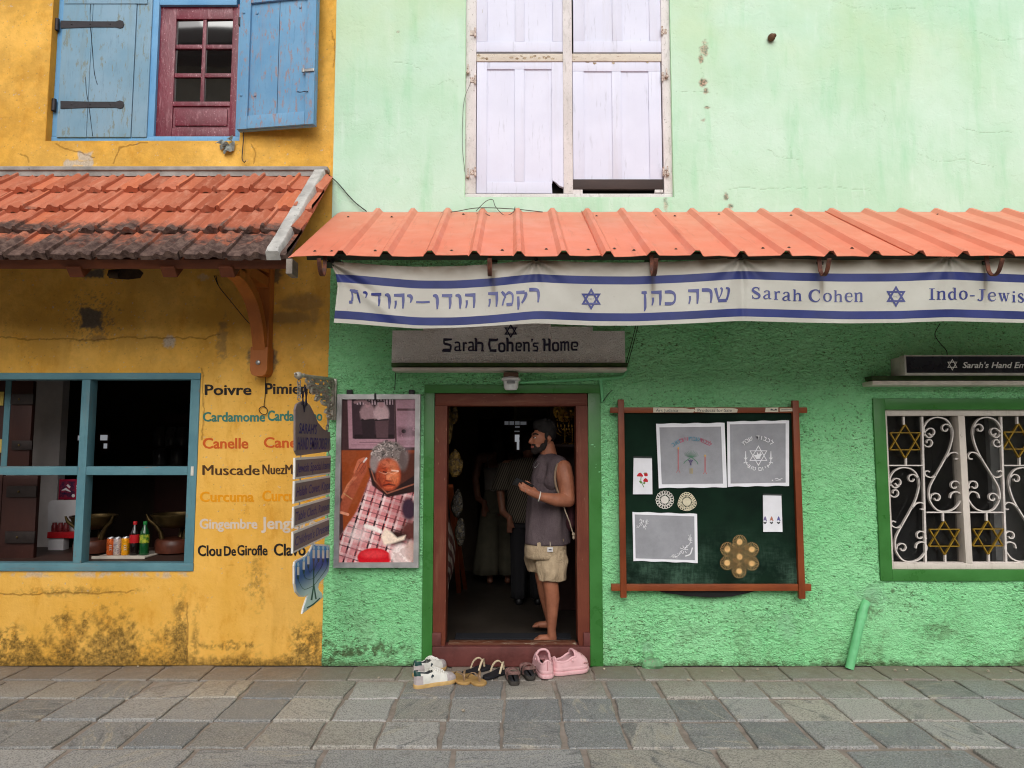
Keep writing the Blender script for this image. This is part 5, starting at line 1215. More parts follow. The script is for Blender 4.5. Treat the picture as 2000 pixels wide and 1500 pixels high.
b = MB(); q = P(655, 508, YB - .01); b.tube(spline([q + Vector((-.03, 0, -.01)), q, q + Vector((.03, -.01, .012)), q + Vector((.05, -.01, -.02))], 5), .003, 6); b.build('tie', mat('black cable', (26, 24, 22), .6, .1, 9, bump=0), ban_t, True)

# ------------------------------------------------------------------ stepped white sign over the door
def stucco_white():
    n = N('stippled white sign plaster'); c = n.mix(n.ramp(n.noise(3, 5, .6), .3, .7), lin((220, 217, 211)), lin((234, 231, 226)))
    z = n.sep(n.pos())[2]; c = n.mix(n.ramp(n.noise(5, 6, .7), .55, .75, 0, .4), c, lin((160, 146, 130)))
    h = n.noise(46, 2, .5, dist=2.2); return n.done(c, .7, n.bump(h, 1.0, .022), spec=.2)
sgy = -.075
def sx(u, v=680): return XU(u, v, sgy)
def sz(v): return ZV(v, sgy)
st_ = thing('wall_sign', 'stepped white textured sign board with dark lettering over the doorway', 'sign', (sx(993), sgy, sz(708)))
b = MB(); pts = [(sx(765), sz(708.5)), (sx(1221), sz(708.5)), (sx(1220.5), sz(646.5)), (sx(1158), sz(646.5)), (sx(1158), sz(638)), (sx(1076), sz(638)), (sx(1076), sz(624)), (sx(905), sz(624)), (sx(905), sz(632)), (sx(826), sz(632)), (sx(826), sz(645.5)), (sx(766), sz(645.5))]
b.prism(pts, sgy, -.004); b.build('sign_board', stucco_white(), st_)
M_NAVY = mat('dark navy paint', (30, 26, 50), .5, .2, 20, bump=0)
def z4(x, y): return (760 + x / 4.167, 620 + y / 4.167)
for ch, x0, x1, y0, y1 in (('S', 430, 513, 168, 279), ('a', 526, 589, 198, 276), ('r', 594, 634, 200, 275), ('a', 638, 699, 198, 275), ('h', 692, 771, 172, 276), ('C', 803, 882, 170, 281), ('o', 890, 944, 203, 281), ('h', 951, 1013, 170, 277), ('e', 1028, 1077, 200, 277), ('n', 1086, 1147, 198, 277), ('q', 1156, 1170, 174, 200), ('s', 1168, 1217, 200, 277), ('H', 1246, 1316, 172, 274), ('o', 1328, 1382, 198, 274), ('m', 1390, 1468, 194, 272), ('e', 1478, 1536, 194, 272)):
    k = Ink(flat(sgy - .004)); k.glyph(FAUX, ch, *z4(x0, y0), *z4(x1, y1), 1.25); k.build('letter', M_NAVY, st_)
k = Ink(flat(sgy - .004)); k.star(997.6, 646.5, 14.4, 2.6, 1.02); k.build('star', M_NAVY, st_)

# ------------------------------------------------------------------ black sign box over the grille window
by_ = -.20
bt = thing('sign_box', 'black sign box with white lettering above the grille window', 'sign', (3.4, by_, ZV(732, by_)))
b = MB(); x0, x1, z0, z1 = XU(1767, 712, by_), 4.25, ZV(732, by_), ZV(693.5, by_); b.box(x0, x1, by_, -.13, z0, z1, .004); b.box(x0, x1, -.1295, -.006, z0 + .002, z1 - .006, .004); b.build('box_body', mat('dirty white box', (190, 186, 178), .6, .15, 8, worn=(140, 130, 118)), bt, 30)
b = MB(); b.box(x0 + .012, x1 - .012, by_ - .002, by_ + .002, z0 + .014, z1 - .010); b.build('box_face', mat('black sign face', (26, 26, 34), .25, .1, 4, bump=0), bt)
M_SW = mat('white sign print', (232, 230, 228), .5, .05, 9, bump=0)
k = Ink(flat(by_ - .0035)); k.star(1860, 712.3, 11.6, 1.5, .98); k.build('star', M_SW, bt)
k = Ink(flat(by_ - .0035)); k.text("Sarah's Hand Embroidery", 1880, 718.5, 2070, 706.8, .02, .22); k.build('lettering', M_SW, bt)

# ------------------------------------------------------------------ hanging sign boards on an ornate bracket
HX = -1.325
M_BOARD = mat('weathered grey board', (122, 108, 106), .6, .12, 8, c2=(132, 118, 114))
M_WEDGE = mat('white board edge', (226, 222, 214), .6, .06, 9)
M_BLUETXT = mat('dark blue paint lettering', (34, 32, 104), .5, .1, 20, bump=0)
ht = thing('hanging_sign', 'column of grey boards with blue lettering above a blue candelabrum panel', 'hanging sign', (HX, -.55, .45))
def yz(u, v): q = PX(u, v, HX); return (q.y, q.z)
def xprism(b, pts, x0, x1): # (y, z) outline
    q = b.bm; A = [q.verts.new((x0, p[0], p[1])) for p in pts]; C_ = [q.verts.new((x1, p[0], p[1])) for p in pts]
    for t in geometry.tessellate_polygon([[Vector((p[0], p[1], 0)) for p in pts]]): q.faces.new([A[i] for i in t]); q.faces.new([C_[i] for i in t])
    n = len(pts)
    for i in range(n): q.faces.new((A[i], A[(i + 1) % n], C_[(i + 1) % n], C_[i]))
def onX(x): return lambda u, v, k=0: (lambda q: Vector((x + k * .0001, q.y, q.z)))(PX(u, v, HX))
yl = (yz(573, 960)[0]); yr = yz(644.5, 900)[0]
def qd(vl0, vl1, vr0, vr1):
    """an upright rectangle fitted to the surveyed board"""
    zt = (PX(572, vl0, HX).z + PX(645, vr0, HX).z) / 2; zb = (PX(572, vl1, HX).z + PX(645, vr1, HX).z) / 2; return zb, zt
top_pts = [yz(575, 880), yz(575, 800), yz(578, 790), yz(586, 784), yz(596, 784), (yz(604, 792)), yz(612, 808), yz(620, 826), yz(630, 838), yz(637, 842), yz(643, 844), yz(644.5, 878), yz(640, 882), yz(580, 890)]
b = MB(); xprism(b, top_pts, HX - .006, HX + .006); b.build('sign_board', M_BOARD, ht)
def brect(vl0, vl1, vr0, vr1):
    zb, zt = qd(vl0, vl1, vr0, vr1); b = MB(); b.box(HX - .006, HX + .006, yl, yr, zb, zt, .001); b.build('sign_board', M_WEDGE, ht)
    b = MB(); b.box(HX + .004, HX + .0068, yl + .018, yr - .006, zb + .012, zt - .014); b.build('board_face', M_BOARD, ht); return zb, zt
def btext(s_, zb, zt, y0, y1, cap, bold=.0, shear=0.0):
    V, Fc = type_mesh(s_, bold, shear); x0, x1 = V[:, 0].min(), V[:, 0].max(); bm_ = MB().bm
    vs = [bm_.verts.new((HX + .0076, y0 + (x - x0) / (x1 - x0) * (y1 - y0), zb + z / .727 * cap)) for x, z in V]
    for f in Fc:
        try: bm_.faces.new([vs[i] for i in f])
        except ValueError: pass
    me = bpy.data.meshes.new('lettering'); bm_.to_mesh(me); bm_.free(); me.materials.append(M_BLUETXT); return link_mesh('lettering', me, ht)
zA = PX(582, 846, HX).z; zB = PX(579, 880, HX).z
btext("SARAH'S", zA, 0, yz(582, 830)[0], yz(617, 830)[0], .066, .012, .12); btext('HAND EMBROIDERY', zB + .006, 0, yz(578.5, 870)[0], yz(642, 870)[0], .080, .012, .12)
zs_ = []
for s_, q in (('Jewish Special Items', (898, 938, 887, 924)), ('Halah Cover, Kippa', (942, 982, 927, 966)), ('Table Cloth, Runner', (987, 1027, 972, 1007)), ("Children's Dresses", (1033, 1073, 1014, 1050))):
    zb, zt = brect(*q); h = zt - zb; btext(s_, zb + h * .3, 0, yl + .035, yr - .015, h * .44, .015, .12); zs_.append((zb, zt))
for (a, _), (_, c) in zip([(PX(576, 888, HX).z, 0)] + zs_, zs_):
    for y_ in (yl + .12, yr - .05):
        b = MB(); b.tube([(HX, y_, a + .012), (HX + .004, y_ + .004, (a + c) / 2), (HX, y_, c - .012)], .004, 6); b.build('chain_link', M_STEEL, ht)
# painted candelabrum panel
mp = [yz(u, v) for u, v in ((573, 1105), (574, 1098), (578, 1094), (592, 1088), (603, 1078), (611, 1060), (616, 1062.5), (640, 1064), (643, 1066), (643, 1100), (641, 1115), (636, 1124), (622, 1139), (620, 1148), (622, 1154), (628, 1160), (629, 1167), (622, 1173), (589, 1199), (591, 1188), (600, 1162), (592, 1166), (584, 1165), (576, 1156), (573, 1140))]
def inset(pts, k):
    cy_ = sum(p[0] for p in pts) / len(pts); cz_ = sum(p[1] for p in pts) / len(pts); return [(cy_ + (p[0] - cy_) * k, cz_ + (p[1] - cz_) * k) for p in pts]
b = MB(); xprism(b, mp, HX - .005, HX + .005); pan = b.build('candelabrum_panel', M_WEDGE, ht)
n = N('printed blue fade'); z = n.sep(n.pos())[2]; za, zc = PX(610, 1075, HX).z, PX(605, 1165, HX).z
c = n.mix(n.ramp(z, za, (za * .55 + zc * .45)), lin((24, 150, 220)), lin((22, 50, 160))); c = n.mix(n.ramp(z, (za * .62 + zc * .38), zc), c, lin((226, 240, 246)))
m_fade = n.done(c, .4, spec=.4)
b = MB(); xprism(b, inset(mp, .945), HX + .004, HX + .0062); b.build('printed_face', m_fade, ht)
cand = [(580, 1099), (591, 1088.5), (600, 1078), (610.5, 1066), (620, 1066), (629, 1066.5), (637.5, 1066)]
m_fl = mat('pale blue flame print', (170, 214, 236), .4, .05, 9, bump=0)
for u, v in cand:
    k = Ink(onX(HX + .0072)); k.stroke([(u, v + 8), (u, v + 24)], 2.3); cn = k.build('candle', M_WEDGE, ht)
    k = Ink(onX(HX + .0072)); k.stroke([(u, v - 2), (u, v + 3), (u, v + 7.5)], [.3, 2.4, 1.4], 4); k.build('candle_flame', m_fl, cn)
k = Ink(onX(HX + .0072))
for u, v in cand: k.stroke([(u, v + 25), (u, v + 32)], [2.4, 1.2])
k.stroke([(610.5, 1098), (610.5, 1140), (606, 1172)], [1, 1, 1.8], 4); k.stroke([(610.5, 1140), (615, 1170)], [1, 1.4]); k.stroke([(597, 1187), (609, 1181), (623, 1168)], [1, 1.6, 1], 4)
for i, j in ((0, 6), (1, 5), (2, 4)):
    a, c_ = cand[i], cand[j]; d = 46 - 14 * i
    k.stroke([(a[0], a[1] + 30), (a[0] + 3, a[1] + 40), (a[0] + 12 - i * 2, a[1] + 52 - i * 9), (610.5, 1098 + d)], .5, 4); k.stroke([(c_[0], c_[1] + 30), (c_[0] - 3, c_[1] + 46 - 6 * i), (610.5, 1098 + d)], .5, 4)
k.build('candelabrum_stem', mat('dark teal print', (20, 48, 66), .4, .1, 9, bump=0), ht)
b = MB()
for k_ in range(7): 
    q0 = PX(584, 746 + k_ * 5.2, HX); b.tube([q0 + Vector((.008 * math.cos(a), .0 if k_ % 2 else .008 * math.sin(a) * 0 + .008 * math.cos(a), .016 * math.sin(a))) for a in [i * .785 for i in range(8)]], .003, 5, closed=True)
b.build('chain', M_STEEL, ht, True)
b = MB(); q0 = PX(592, 778, HX); 
for s in (1, -1):
    t = [(HX + .009 + s * .0004, q0.y + .062 * math.cos(a), q0.z + s * .085 * math.sin(a) + .0) for a in (math.pi / 2, math.pi / 2 + 2.0944, math.pi / 2 + 4.1888)]
    b.tube(t, .0045, 6, closed=True)
b.build('wire_star', mat('black iron wire', (34, 28, 44), .5, .1, 9), ht)
b = MB(); q0 = PX(639, 836, HX); b.tube([q0 + Vector((0, .03 * math.cos(a), .02 * math.sin(a))) for a in [i * .6283 for i in range(10)]], .004, 6, closed=True); q0 = PX(641, 826, HX); b.tube([q0 + Vector((0, .015 * math.cos(a), .03 * math.sin(a))) for a in [i * .6283 for i in range(10)]], .004, 6, closed=True); b.build('chain', M_STEEL, ht)
# ornate cast bracket
M_CAST = mat('tarnished silver casting', (176, 170, 158), .45, .25, 30, metal=.35, bump=.4, worn=(120, 112, 98), wornat=.62)
b = MB()
def zy(u, v): q = PX(u, v, HX); return Vector((HX, q.y, q.z))
b.tube([zy(575, 729), zy(584, 733), zy(600, 735), zy(649, 741)], [.004, .010, .012, .013], 8); b.ball(zy(583, 733.5), (.024, .045, .024)); b.ball(zy(593, 733.5), (.014, .03, .014))
b.tube([zy(648, 739), zy(650, 775), zy(648, 818)], .013, 8)
ctr = [(606, 745, 9), (619, 752, 10), (632, 750, 9), (642, 757, 8), (613, 762, 8), (628, 768, 10), (640, 774, 9), (634, 784, 7), (643, 792, 7), (640, 804, 6), (644, 814, 5), (618, 778, 5), (606, 755, 5), (624, 758, 7), (645, 745, 6)]
for i, (u, v, r) in enumerate(ctr):
    sg = 1 if i % 2 else -1
    pts = [zy(u + r * (1 - .7 * t / 14) * math.cos(i + sg * t * .62), v + r * (1 - .7 * t / 14) * math.sin(i + sg * t * .62)) + Vector((.006 * math.sin(t), 0, 0)) for t in range(15)]
    b.tube(pts, [.011 - .0003 * t for t in range(15)], 6)
for (u0, v0), (u1, v1) in (((600, 737), (612, 757)), ((612, 757), (620, 782)), ((620, 740), (634, 776)), ((634, 742), (642, 790)), ((634, 776), (643, 800)), ((606, 745), (648, 790)), ((640, 800), (641, 822))): b.tube(spline([zy(u0, v0), zy((u0 + u1) / 2 + 2, (v0 + v1) / 2 - 2), zy(u1, v1)], 4), .010, 6)
b.box(HX - .02, HX + .02, -.04, -.02, PX(648, 820, HX).z, PX(648, 738, HX).z, .004)
tag(b.build('sign_bracket', M_CAST, None, True), 'ornate silver cast iron bracket fixed where the yellow and green walls meet', 'bracket')

# ------------------------------------------------------------------ framed poster beside the door
PYF = -.075
PX0, PX1, PZ0, PZ1 = XU(654.5, 940, PYF), XU(819, 940, PYF), ZV(1109, PYF), ZV(770, PYF)
pt = thing('framed_poster', 'large silver framed colour print of a grey haired seamstress hung left of the doorway', 'poster', ((PX0 + PX1) / 2, PYF, PZ0))
M_ALU = mat('silver aluminium frame', (178, 176, 176), .38, .12, 10, metal=.55, worn=(140, 136, 134), wornat=.68, bump=.1)
fw = .037
b = MB(); b.prism([(PX0, PZ0), (PX0 + fw, PZ0 + fw), (PX0 + fw, PZ1 - fw), (PX0, PZ1)], PYF, -.015); b.build('frame_side', M_ALU, pt)
b = MB(); b.prism([(PX1, PZ0), (PX1 - fw, PZ0 + fw), (PX1 - fw, PZ1 - fw), (PX1, PZ1)], PYF, -.015); b.build('frame_side', M_ALU, pt)
b = MB(); b.prism([(PX0 + .0006, PZ0), (PX1 - .0006, PZ0), (PX1 - fw - .0006, PZ0 + fw), (PX0 + fw + .0006, PZ0 + fw)], PYF, -.015); b.build('frame_rail', M_ALU, pt)
b = MB(); b.prism([(PX0 + .0006, PZ1), (PX1 - .0006, PZ1), (PX1 - fw - .0006, PZ1 - fw), (PX0 + fw + .0006, PZ1 - fw)], PYF, -.015); b.build('frame_rail', M_ALU, pt)
for u in (681, 803):
    b = MB(); q = P(u, 766, PYF); b.box(q.x - .02, q.x + .02, PYF + .01, -.014, PZ1 - .004, PZ1 + .035, .006); b.build('hanging_clip', mat('black plastic clip', (24, 24, 26), .4, .1, 9), pt)
b = MB(); q = P(733, 772, PYF - .004); b.box(q.x - .008, q.x + .008, PYF - .006, PYF + .0, PZ1 - .045, PZ1 + .008, .003); b.build('hanging_clip', mat('black plastic clip', (24, 24, 26), .4, .1, 9), pt)
def poster():
    nx, nz = 190, 400; S, T = np.meshgrid(np.linspace(0, 1, nx), np.linspace(0, 1, nz))
    y = 170 + T * 975; x = 882 - 44 * T + S * (448 - 0 * T)       # drawing units
    img = np.zeros((nz, nx, 3)); rs = np.random.RandomState(1)
    nf = lambda f, s=0: fbm(x / 100., y / 100., f, 4, .6, s)
    def put(mask, c, a=1.0):
        m = np.clip(mask * a, 0, 1)[..., None]; img[:] = img * (1 - m) + np.array(lin(c)) * m
    def ell(cx, cy, rx, ry, soft=.15, rot=0):
        dx, dy = x - cx, y - cy; c_, s_ = math.cos(rot), math.sin(rot); d = np.hypot((dx * c_ + dy * s_) / rx, (-dx * s_ + dy * c_) / ry); return 1 - sstep(d, 1 - soft, 1 + soft)
    def rect(x0, y0, x1, y1, s=2): return sstep(x, x0 - s, x0 + s) * (1 - sstep(x, x1 - s, x1 + s)) * sstep(y, y0 - s, y0 + s) * (1 - sstep(y, y1 - s, y1 + s))
    def pol(pts, s=3):
        ins = np.zeros(x.shape, bool); n = len(pts)
        for i in range(n):
            (ax, ay), (bx, by__) = pts[i], pts[i - 1]
            c_ = ((ay > y) != (by__ > y)) & (x < (bx - ax) * (y - ay) / ((by__ - ay) or 1e-9) + ax); ins ^= c_
        d = seg_dist(x, y, list(pts) + [pts[0]]) if True else 0
        return np.where(ins, .5 + .5 * np.clip(d / s, 0, 1), .5 - .5 * np.clip(d / s, 0, 1))
    def ln(pts, w, s=1.5): return 1 - sstep(seg_dist(x, y, pts), w - s, w + s)
    global seg_dist
    put(np.ones_like(x), (74, 50, 52)); put(rect(870, 480, 1340, 1150, 4), (160, 74, 36)); put(rect(870, 480, 960, 800) * (nf(.8) > .4), (164, 84, 50), .5); put(rect(1180, 490, 1340, 760, 20), (60, 36, 34), .85)
    put(rect(915, 160, 1197, 470), (184, 140, 152)); put(rect(940, 160, 1197, 410), (66, 46, 54)); put(rect(960, 170, 1190, 205) * (np.sin(x * .35) > 0), (196, 168, 178)); put(rect(950, 385, 1190, 412), (40, 28, 32))
    put(rect(980, 430, 1130, 434), (110, 76, 84)); put(rect(930, 446, 1180, 449), (120, 84, 92), .7)
    put(rect(1206, 165, 1330, 462), (180, 138, 152)); put(rect(1214, 228, 1330, 242), (96, 66, 72)); put(rect(1212, 340, 1330, 400, 12) * (nf(2, 3) > .45), (110, 78, 88), .8); put(ell(1250, 366, 14, 12), (50, 36, 40)); put(rect(1214, 420, 1330, 450), (150, 112, 122), .6)
    for cx, sh in ((1035, (170, 136, 142)), (1118, (206, 172, 178))):
        put(ell(cx, 260, 46, 62, .2), sh); put(ell(cx, 203, 17, 20), (186, 144, 150)); put(rect(cx - 34, 180, cx + 20, 190), (60, 44, 48)); put(pol([(cx - 40, 290), (cx + 42, 290), (cx + 36, 405), (cx - 34, 405)]), (48, 34, 40) if cx < 1100 else (96, 70, 76)); put(ln([(cx - 40, 300), (cx + 40, 296)], 4), (40, 30, 34)); put(ln([(cx - 44, 250), (cx - 20, 290), (cx + 30, 280)], 7), sh, .8)
    put(ln([(960, 190), (1000, 176), (1040, 200)], 9), (150, 116, 122))
    # skirt, blouse
    body = pol([(1040, 640), (1000, 740), (950, 850), (880, 950), (836, 1010), (834, 1150), (1320, 1150), (1318, 700), (1240, 690), (1140, 745)], 5)
    put(body, (226, 150, 152))
    uu = x + (y - 700) * .34; vv = y - (x - 1000) * .30
    put(body * (np.abs((uu % 58) - 29) < 5.5), (40, 24, 32)); put(body * (np.abs(((uu + 20) % 116) - 58) < 5), (214, 34, 48)); put(body * (np.abs(((uu + 44) % 58) - 29) < 7), (250, 228, 226), .7); put(body * (np.abs((vv % 62) - 31) < 3.2), (60, 34, 44), .8); put(body * (np.abs(((vv + 20) % 66) - 33) < 9), (240, 214, 214), .5); put(body * sstep(nf(1.2, 4), .5, .65), (190, 110, 116), .5)
    put(body * ell(1200, 830, 60, 90, .6), (160, 80, 84), .6); put(body * ell(960, 980, 60, 40, .8), (248, 226, 224), .6)
    # raised forearm and hand
    arm_ = np.maximum(pol([(846, 836), (892, 852), (930, 770), (984, 664), (1014, 604), (962, 585), (934, 640), (894, 712)], 6), ell(985, 592, 34, 52, .2, .3))
    put(arm_, (206, 108, 76)); put(ln([(950, 610), (975, 545), (1005, 532)], 10), (214, 120, 88)); put(ln([(985, 600), (1010, 560), (1018, 535)], 8), (188, 92, 64)); put(ln([(958, 604), (978, 566), (996, 548)], 2), (120, 56, 40)); put(ln([(972, 612), (992, 580), (1008, 556)], 2), (120, 56, 40)); put(ln([(986, 622), (1004, 596), (1016, 572)], 2), (120, 56, 40)); put(ln([(1003, 550), (1020, 528)], 5), (240, 230, 226)); put(ln([(870, 760), (905, 690), (950, 640)], 9), (240, 150, 112), .7); put(ln([(880, 738), (926, 770)], 3), (234, 190, 130)); put(ln([(858, 850), (900, 862)], 8), (240, 160, 128))
    # collar
    put(pol([(1030, 585), (1078, 590), (1095, 650), (1140, 715), (1210, 690), (1320, 620), (1322, 725), (1142, 760), (1050, 690)], 4), (44, 26, 26)); put(ln([(1048, 600), (1066, 660), (1138, 738), (1318, 676)], 4), (150, 90, 70))
    put(ell(1180, 760, 16, 90, .3), (90, 60, 70), .0)
    # head
    put(ell(1158, 520, 112, 96, .12) * sstep(nf(7, 3) + .35 * ell(1158, 520, 104, 88, .2), .3, .55), (132, 118, 114)); 
    for i in range(150):
        a_, r_ = rs.rand() * 6.283, math.sqrt(rs.rand()); hx, hy = 1158 + 104 * r_ * math.cos(a_), 512 + 84 * r_ * math.sin(a_)
        if hy > 570 and 1090 < hx < 1215: continue
        k0 = rs.rand() * 6.283; rr = 8 + 9 * rs.rand(); g_ = 120 + 100 * rs.rand() * (1.1 - .5 * (hx > 1180)) if rs.rand() > .3 else 66
        put(ln([(hx + rr * math.cos(k0 + t), hy + rr * .8 * math.sin(k0 + t)) for t in (0, .6, 1.2, 1.8, 2.4)], 2.6, 2), (g_, g_ * .93, g_ * .91), .8)
    put(ell(1068, 560, 28, 50, .3), (150, 134, 132)); put(ell(1240, 540, 26, 60, .4), (104, 88, 86))
    put(ell(1150, 622, 72, 94, .14), (184, 66, 34)); put(ell(1110, 640, 30, 50, .7), (206, 96, 60), .8); put(ell(1185, 640, 26, 44, .7), (226, 116, 70), .8); put(ell(1145, 560, 46, 22, .7), (212, 120, 88), .8)
    put(ell(1150, 635, 16, 26, .5), (232, 140, 100), .9); put(ln([(1134, 662), (1165, 664)], 4), (110, 36, 26)); put(ln([(1118, 690), (1150, 682), (1184, 688)], 5), (96, 32, 28)); put(ln([(1120, 608), (1138, 612)], 4), (70, 26, 22)); put(ln([(1166, 610), (1192, 606)], 4), (70, 26, 22)); put(ln([(1094, 608), (1130, 622), (1148, 612), (1180, 622), (1212, 606)], 2.0), (236, 190, 164), .75); put(ln([(1170, 600), (1208, 604)], 4), (250, 236, 226), .9); put(ell(1150, 706, 30, 14, .6), (200, 92, 60), .7); put(ln([(1090, 650), (1105, 700)], 4), (120, 40, 28), .7)
    for fx0, fy0, fx1, fy1, w_, c_, o_ in ((1098, 575, 1130, 572, 2, (120, 44, 26), .5), (1160, 572, 1200, 574, 2, (120, 44, 26), .5), (1112, 586, 1136, 582, 3, (92, 40, 28), .7), (1164, 582, 1190, 586, 3, (92, 40, 28), .7), (1134, 630, 1126, 672, 3, (120, 40, 22), .6), (1166, 640, 1180, 676, 3, (130, 46, 26), .6), (1126, 702, 1176, 700, 3, (220, 110, 76), .6), (1100, 668, 1116, 704, 3, (126, 44, 26), .5), (1196, 660, 1188, 700, 3, (140, 50, 30), .5), (1150, 600, 1150, 640, 5, (236, 140, 96), .6)): put(ln([(fx0, fy0), ((fx0 + fx1) / 2, (fy0 + fy1) / 2 + 3), (fx1, fy1)], w_, 3), c_, o_)
    put(ell(1150, 622, 74, 96, .2) * sstep(nf(8, 12), .5, .7), (130, 44, 24), .5); put(ell(1184, 610, 26, 60, .8), (240, 150, 104), .45); put(ell(1098, 650, 22, 60, .8), (110, 36, 24), .6)
    put(arm_ * sstep(nf(5, 14), .48, .68), (160, 76, 54), .55); put(arm_ * sstep(x - (1010 - (y - 560) * .62), -40, 10), (146, 66, 46), .5)
    # lower hands, red cloth, lace
    put(ell(1265, 830, 44, 70, .3), (60, 40, 56)); put(ell(1270, 960, 60, 60, .4), (96, 50, 46)); put(ell(1180, 1000, 70, 46, .4), (52, 26, 24)); put(pol([(1095, 990), (1120, 940), (1150, 960), (1190, 1000), (1240, 985), (1230, 1010), (1150, 1035), (1110, 1040)], 6), (250, 226, 206)); put(ln([(1006, 930), (1060, 945), (1090, 960)], 12, 6), (252, 238, 232)); put(ell(1050, 1115, 100, 56, .06), (206, 18, 34)); put(ell(1045, 1095, 70, 22, .5), (234, 70, 76), .7)
    put(ell(1215, 1100, 66, 62, .3), (244, 226, 222)); put(ell(1268, 1080, 36, 58, .3), (204, 170, 160)); put(ell(1215, 1100, 60, 55, .3) * (nf(4, 9) > .5), (206, 176, 172), .7)
    # a pale sheen painted into the print colours at the upper right
    put(ell(1290, 330, 22, 150, .9, .15), (216, 190, 204), .22)
    img *= (.78 + .44 * nf(11, 2))[..., None]
    Xw = PX0 + fw * .9 + S * (PX1 - PX0 - 1.8 * fw); Zw = PZ1 - fw * .9 - T * (PZ1 - PZ0 - 1.8 * fw); Yw = np.full_like(Xw, PYF + .018) + .004 * np.sin(S * 5 + T * 3)
    co = np.stack([Xw, Yw, Zw], -1).reshape(-1, 3).astype(np.float32); i = (np.arange(nz - 1)[:, None] * nx + np.arange(nx - 1)[None, :]).ravel(); q = np.stack([i, i + nx, i + nx + 1, i + 1], -1); nf_ = len(q)
    me = bpy.data.meshes.new('print'); me.vertices.add(len(co)); me.vertices.foreach_set('co', co.ravel()); me.loops.add(nf_ * 4); me.loops.foreach_set('vertex_index', q.ravel().astype(np.int32)); me.polygons.add(nf_); me.polygons.foreach_set('loop_start', np.arange(0, nf_ * 4, 4, dtype=np.int32)); me.update(calc_edges=True)
    a = me.attributes.new('ink', 'FLOAT_COLOR', 'POINT'); a.data.foreach_set('color', np.concatenate([img, np.ones((nz, nx, 1))], -1).astype(np.float32).ravel())
    n = N('printed poster'); me.materials.append(n.done(n.attr('ink', 'Color'), .3, n.bump(n.noise(3, 3), .06, .02), spec=.22)); return link_mesh('print', me, pt)
poster()

# ------------------------------------------------------------------ notice board with embroidered linen
NY = -.085
def zq(x, y): return (1180 + x / 3.5714, 760 + y / 3.5714)
nb = thing('notice_board', 'dark green display board in a crossed teak frame between doorway and grille window', 'notice board', (XU(1388, 980, NY), NY, ZV(1155, NY)))
def nbar(u0, v0, u1, v1, y, m): b = MB(); b.pbox(u0, v0, u1, v1, y, .035, .004); return b.build('frame_bar', m, nb, 30)
nbar(1209.5, 780, 1221.5, 1168, NY - .010, M_TEAKV); nbar(1554.5, 782, 1567, 1170, NY - .010, M_TEAKV)
nbar(1192, 795.5, 1577, 806.5, NY, M_TEAKH); nbar(1194, 1141, 1585, 1154.5, NY, M_TEAKH)
n = N('faded green felt'); g1 = n.noise(60, 5, .7, (1, 1, .15)); g2 = n.noise(60, 5, .7, (.15, 1, 1)); z = n.sep(n.pos())[2]
c = n.mix(n.ramp(n.noise(2.5, 5, .6), .3, .7), lin((12, 26, 20)), lin((20, 42, 30)))
fade = n.math('MULTIPLY', n.ramp(z, ZV(1010, NY), ZV(1140, NY), 0, 1), n.ramp(n.noise(3.5, 6, .7), .38, .68)); fade = n.math('MULTIPLY', fade, n.ramp(n.math('ADD', g1, g2), .85, 1.15, .35, 1))
c = n.mix(n.math('MULTIPLY', fade, .8), c, lin((72, 100, 84))); m_felt = n.done(c, .9, n.bump(n.noise(300), .2, .002), spec=.1)
b = MB(); b.pbox(1220, 806.4, 1556, 1141.2, NY + .02, .03, .002); b.build('felt_panel', m_felt, nb)
b = MB(); b.prism([(P(u, v, NY + .03).x, P(u, v, NY + .03).z) for u, v in ((1277, 1153), (1300, 1158), (1340, 1164), (1390, 1167), (1430, 1165), (1462, 1158), (1480, 1153))], NY + .03, -.015); tag(b.build('wall_plate', mat('black matt panel', (16, 15, 16), .7, .1, 8)), 'black curved panel edge showing under the green display board', 'panel')
M_PAPER = mat('yellowed paper label', (214, 206, 186), .8, .1, 20, worn=(150, 138, 112), wornat=.7, bump=.05)
M_GREYTX = mat('grey printed text', (84, 84, 84), .7, .1, 9, bump=0)
for pts, s_, (a0, a1) in ((((343, 128), (560, 132), (600, 140), (625, 138), (630, 150), (622, 163), (480, 162), (343, 163)), 'Art Judaica', (360, 515)), (((635, 160), (628, 150), (636, 130), (900, 132), (932, 140), (928, 163), (780, 166)), 'Products for Sale', (652, 890)), (((1128, 130), (1215, 128), (1215, 160), (1122, 160)), None, (0, 0)), (((1225, 134), (1318, 133), (1318, 154), (1225, 156)), None, (0, 0))):
    b = MB(); b.prism([(P(*zq(*p), NY - .003).x, P(*zq(*p), NY - .003).z) for p in pts], NY - .003, NY - .0005); l_ = b.build('paper_label', M_PAPER, nb)
    if s_: k = Ink(flat(NY - .004)); k.text(s_, zq(a0, 0)[0], zq(0, 158)[1], zq(a1, 0)[0], zq(0, 136)[1]); k.build('lettering', M_GREYTX, nb)
    else:
        k = Ink(flat(NY - .004)); x0 = pts[0][0]
        if x0 < 1200:
            k.stroke([zq(1160, 146), zq(1168, 142), zq(1184, 148), zq(1198, 142), zq(1206, 147)], [.8, 1.8, .5, 1.8, .8])
        else: k.stroke([zq(1236, 144), zq(1306, 144)], .6)
        k.build('lettering', M_GREYTX, nb)
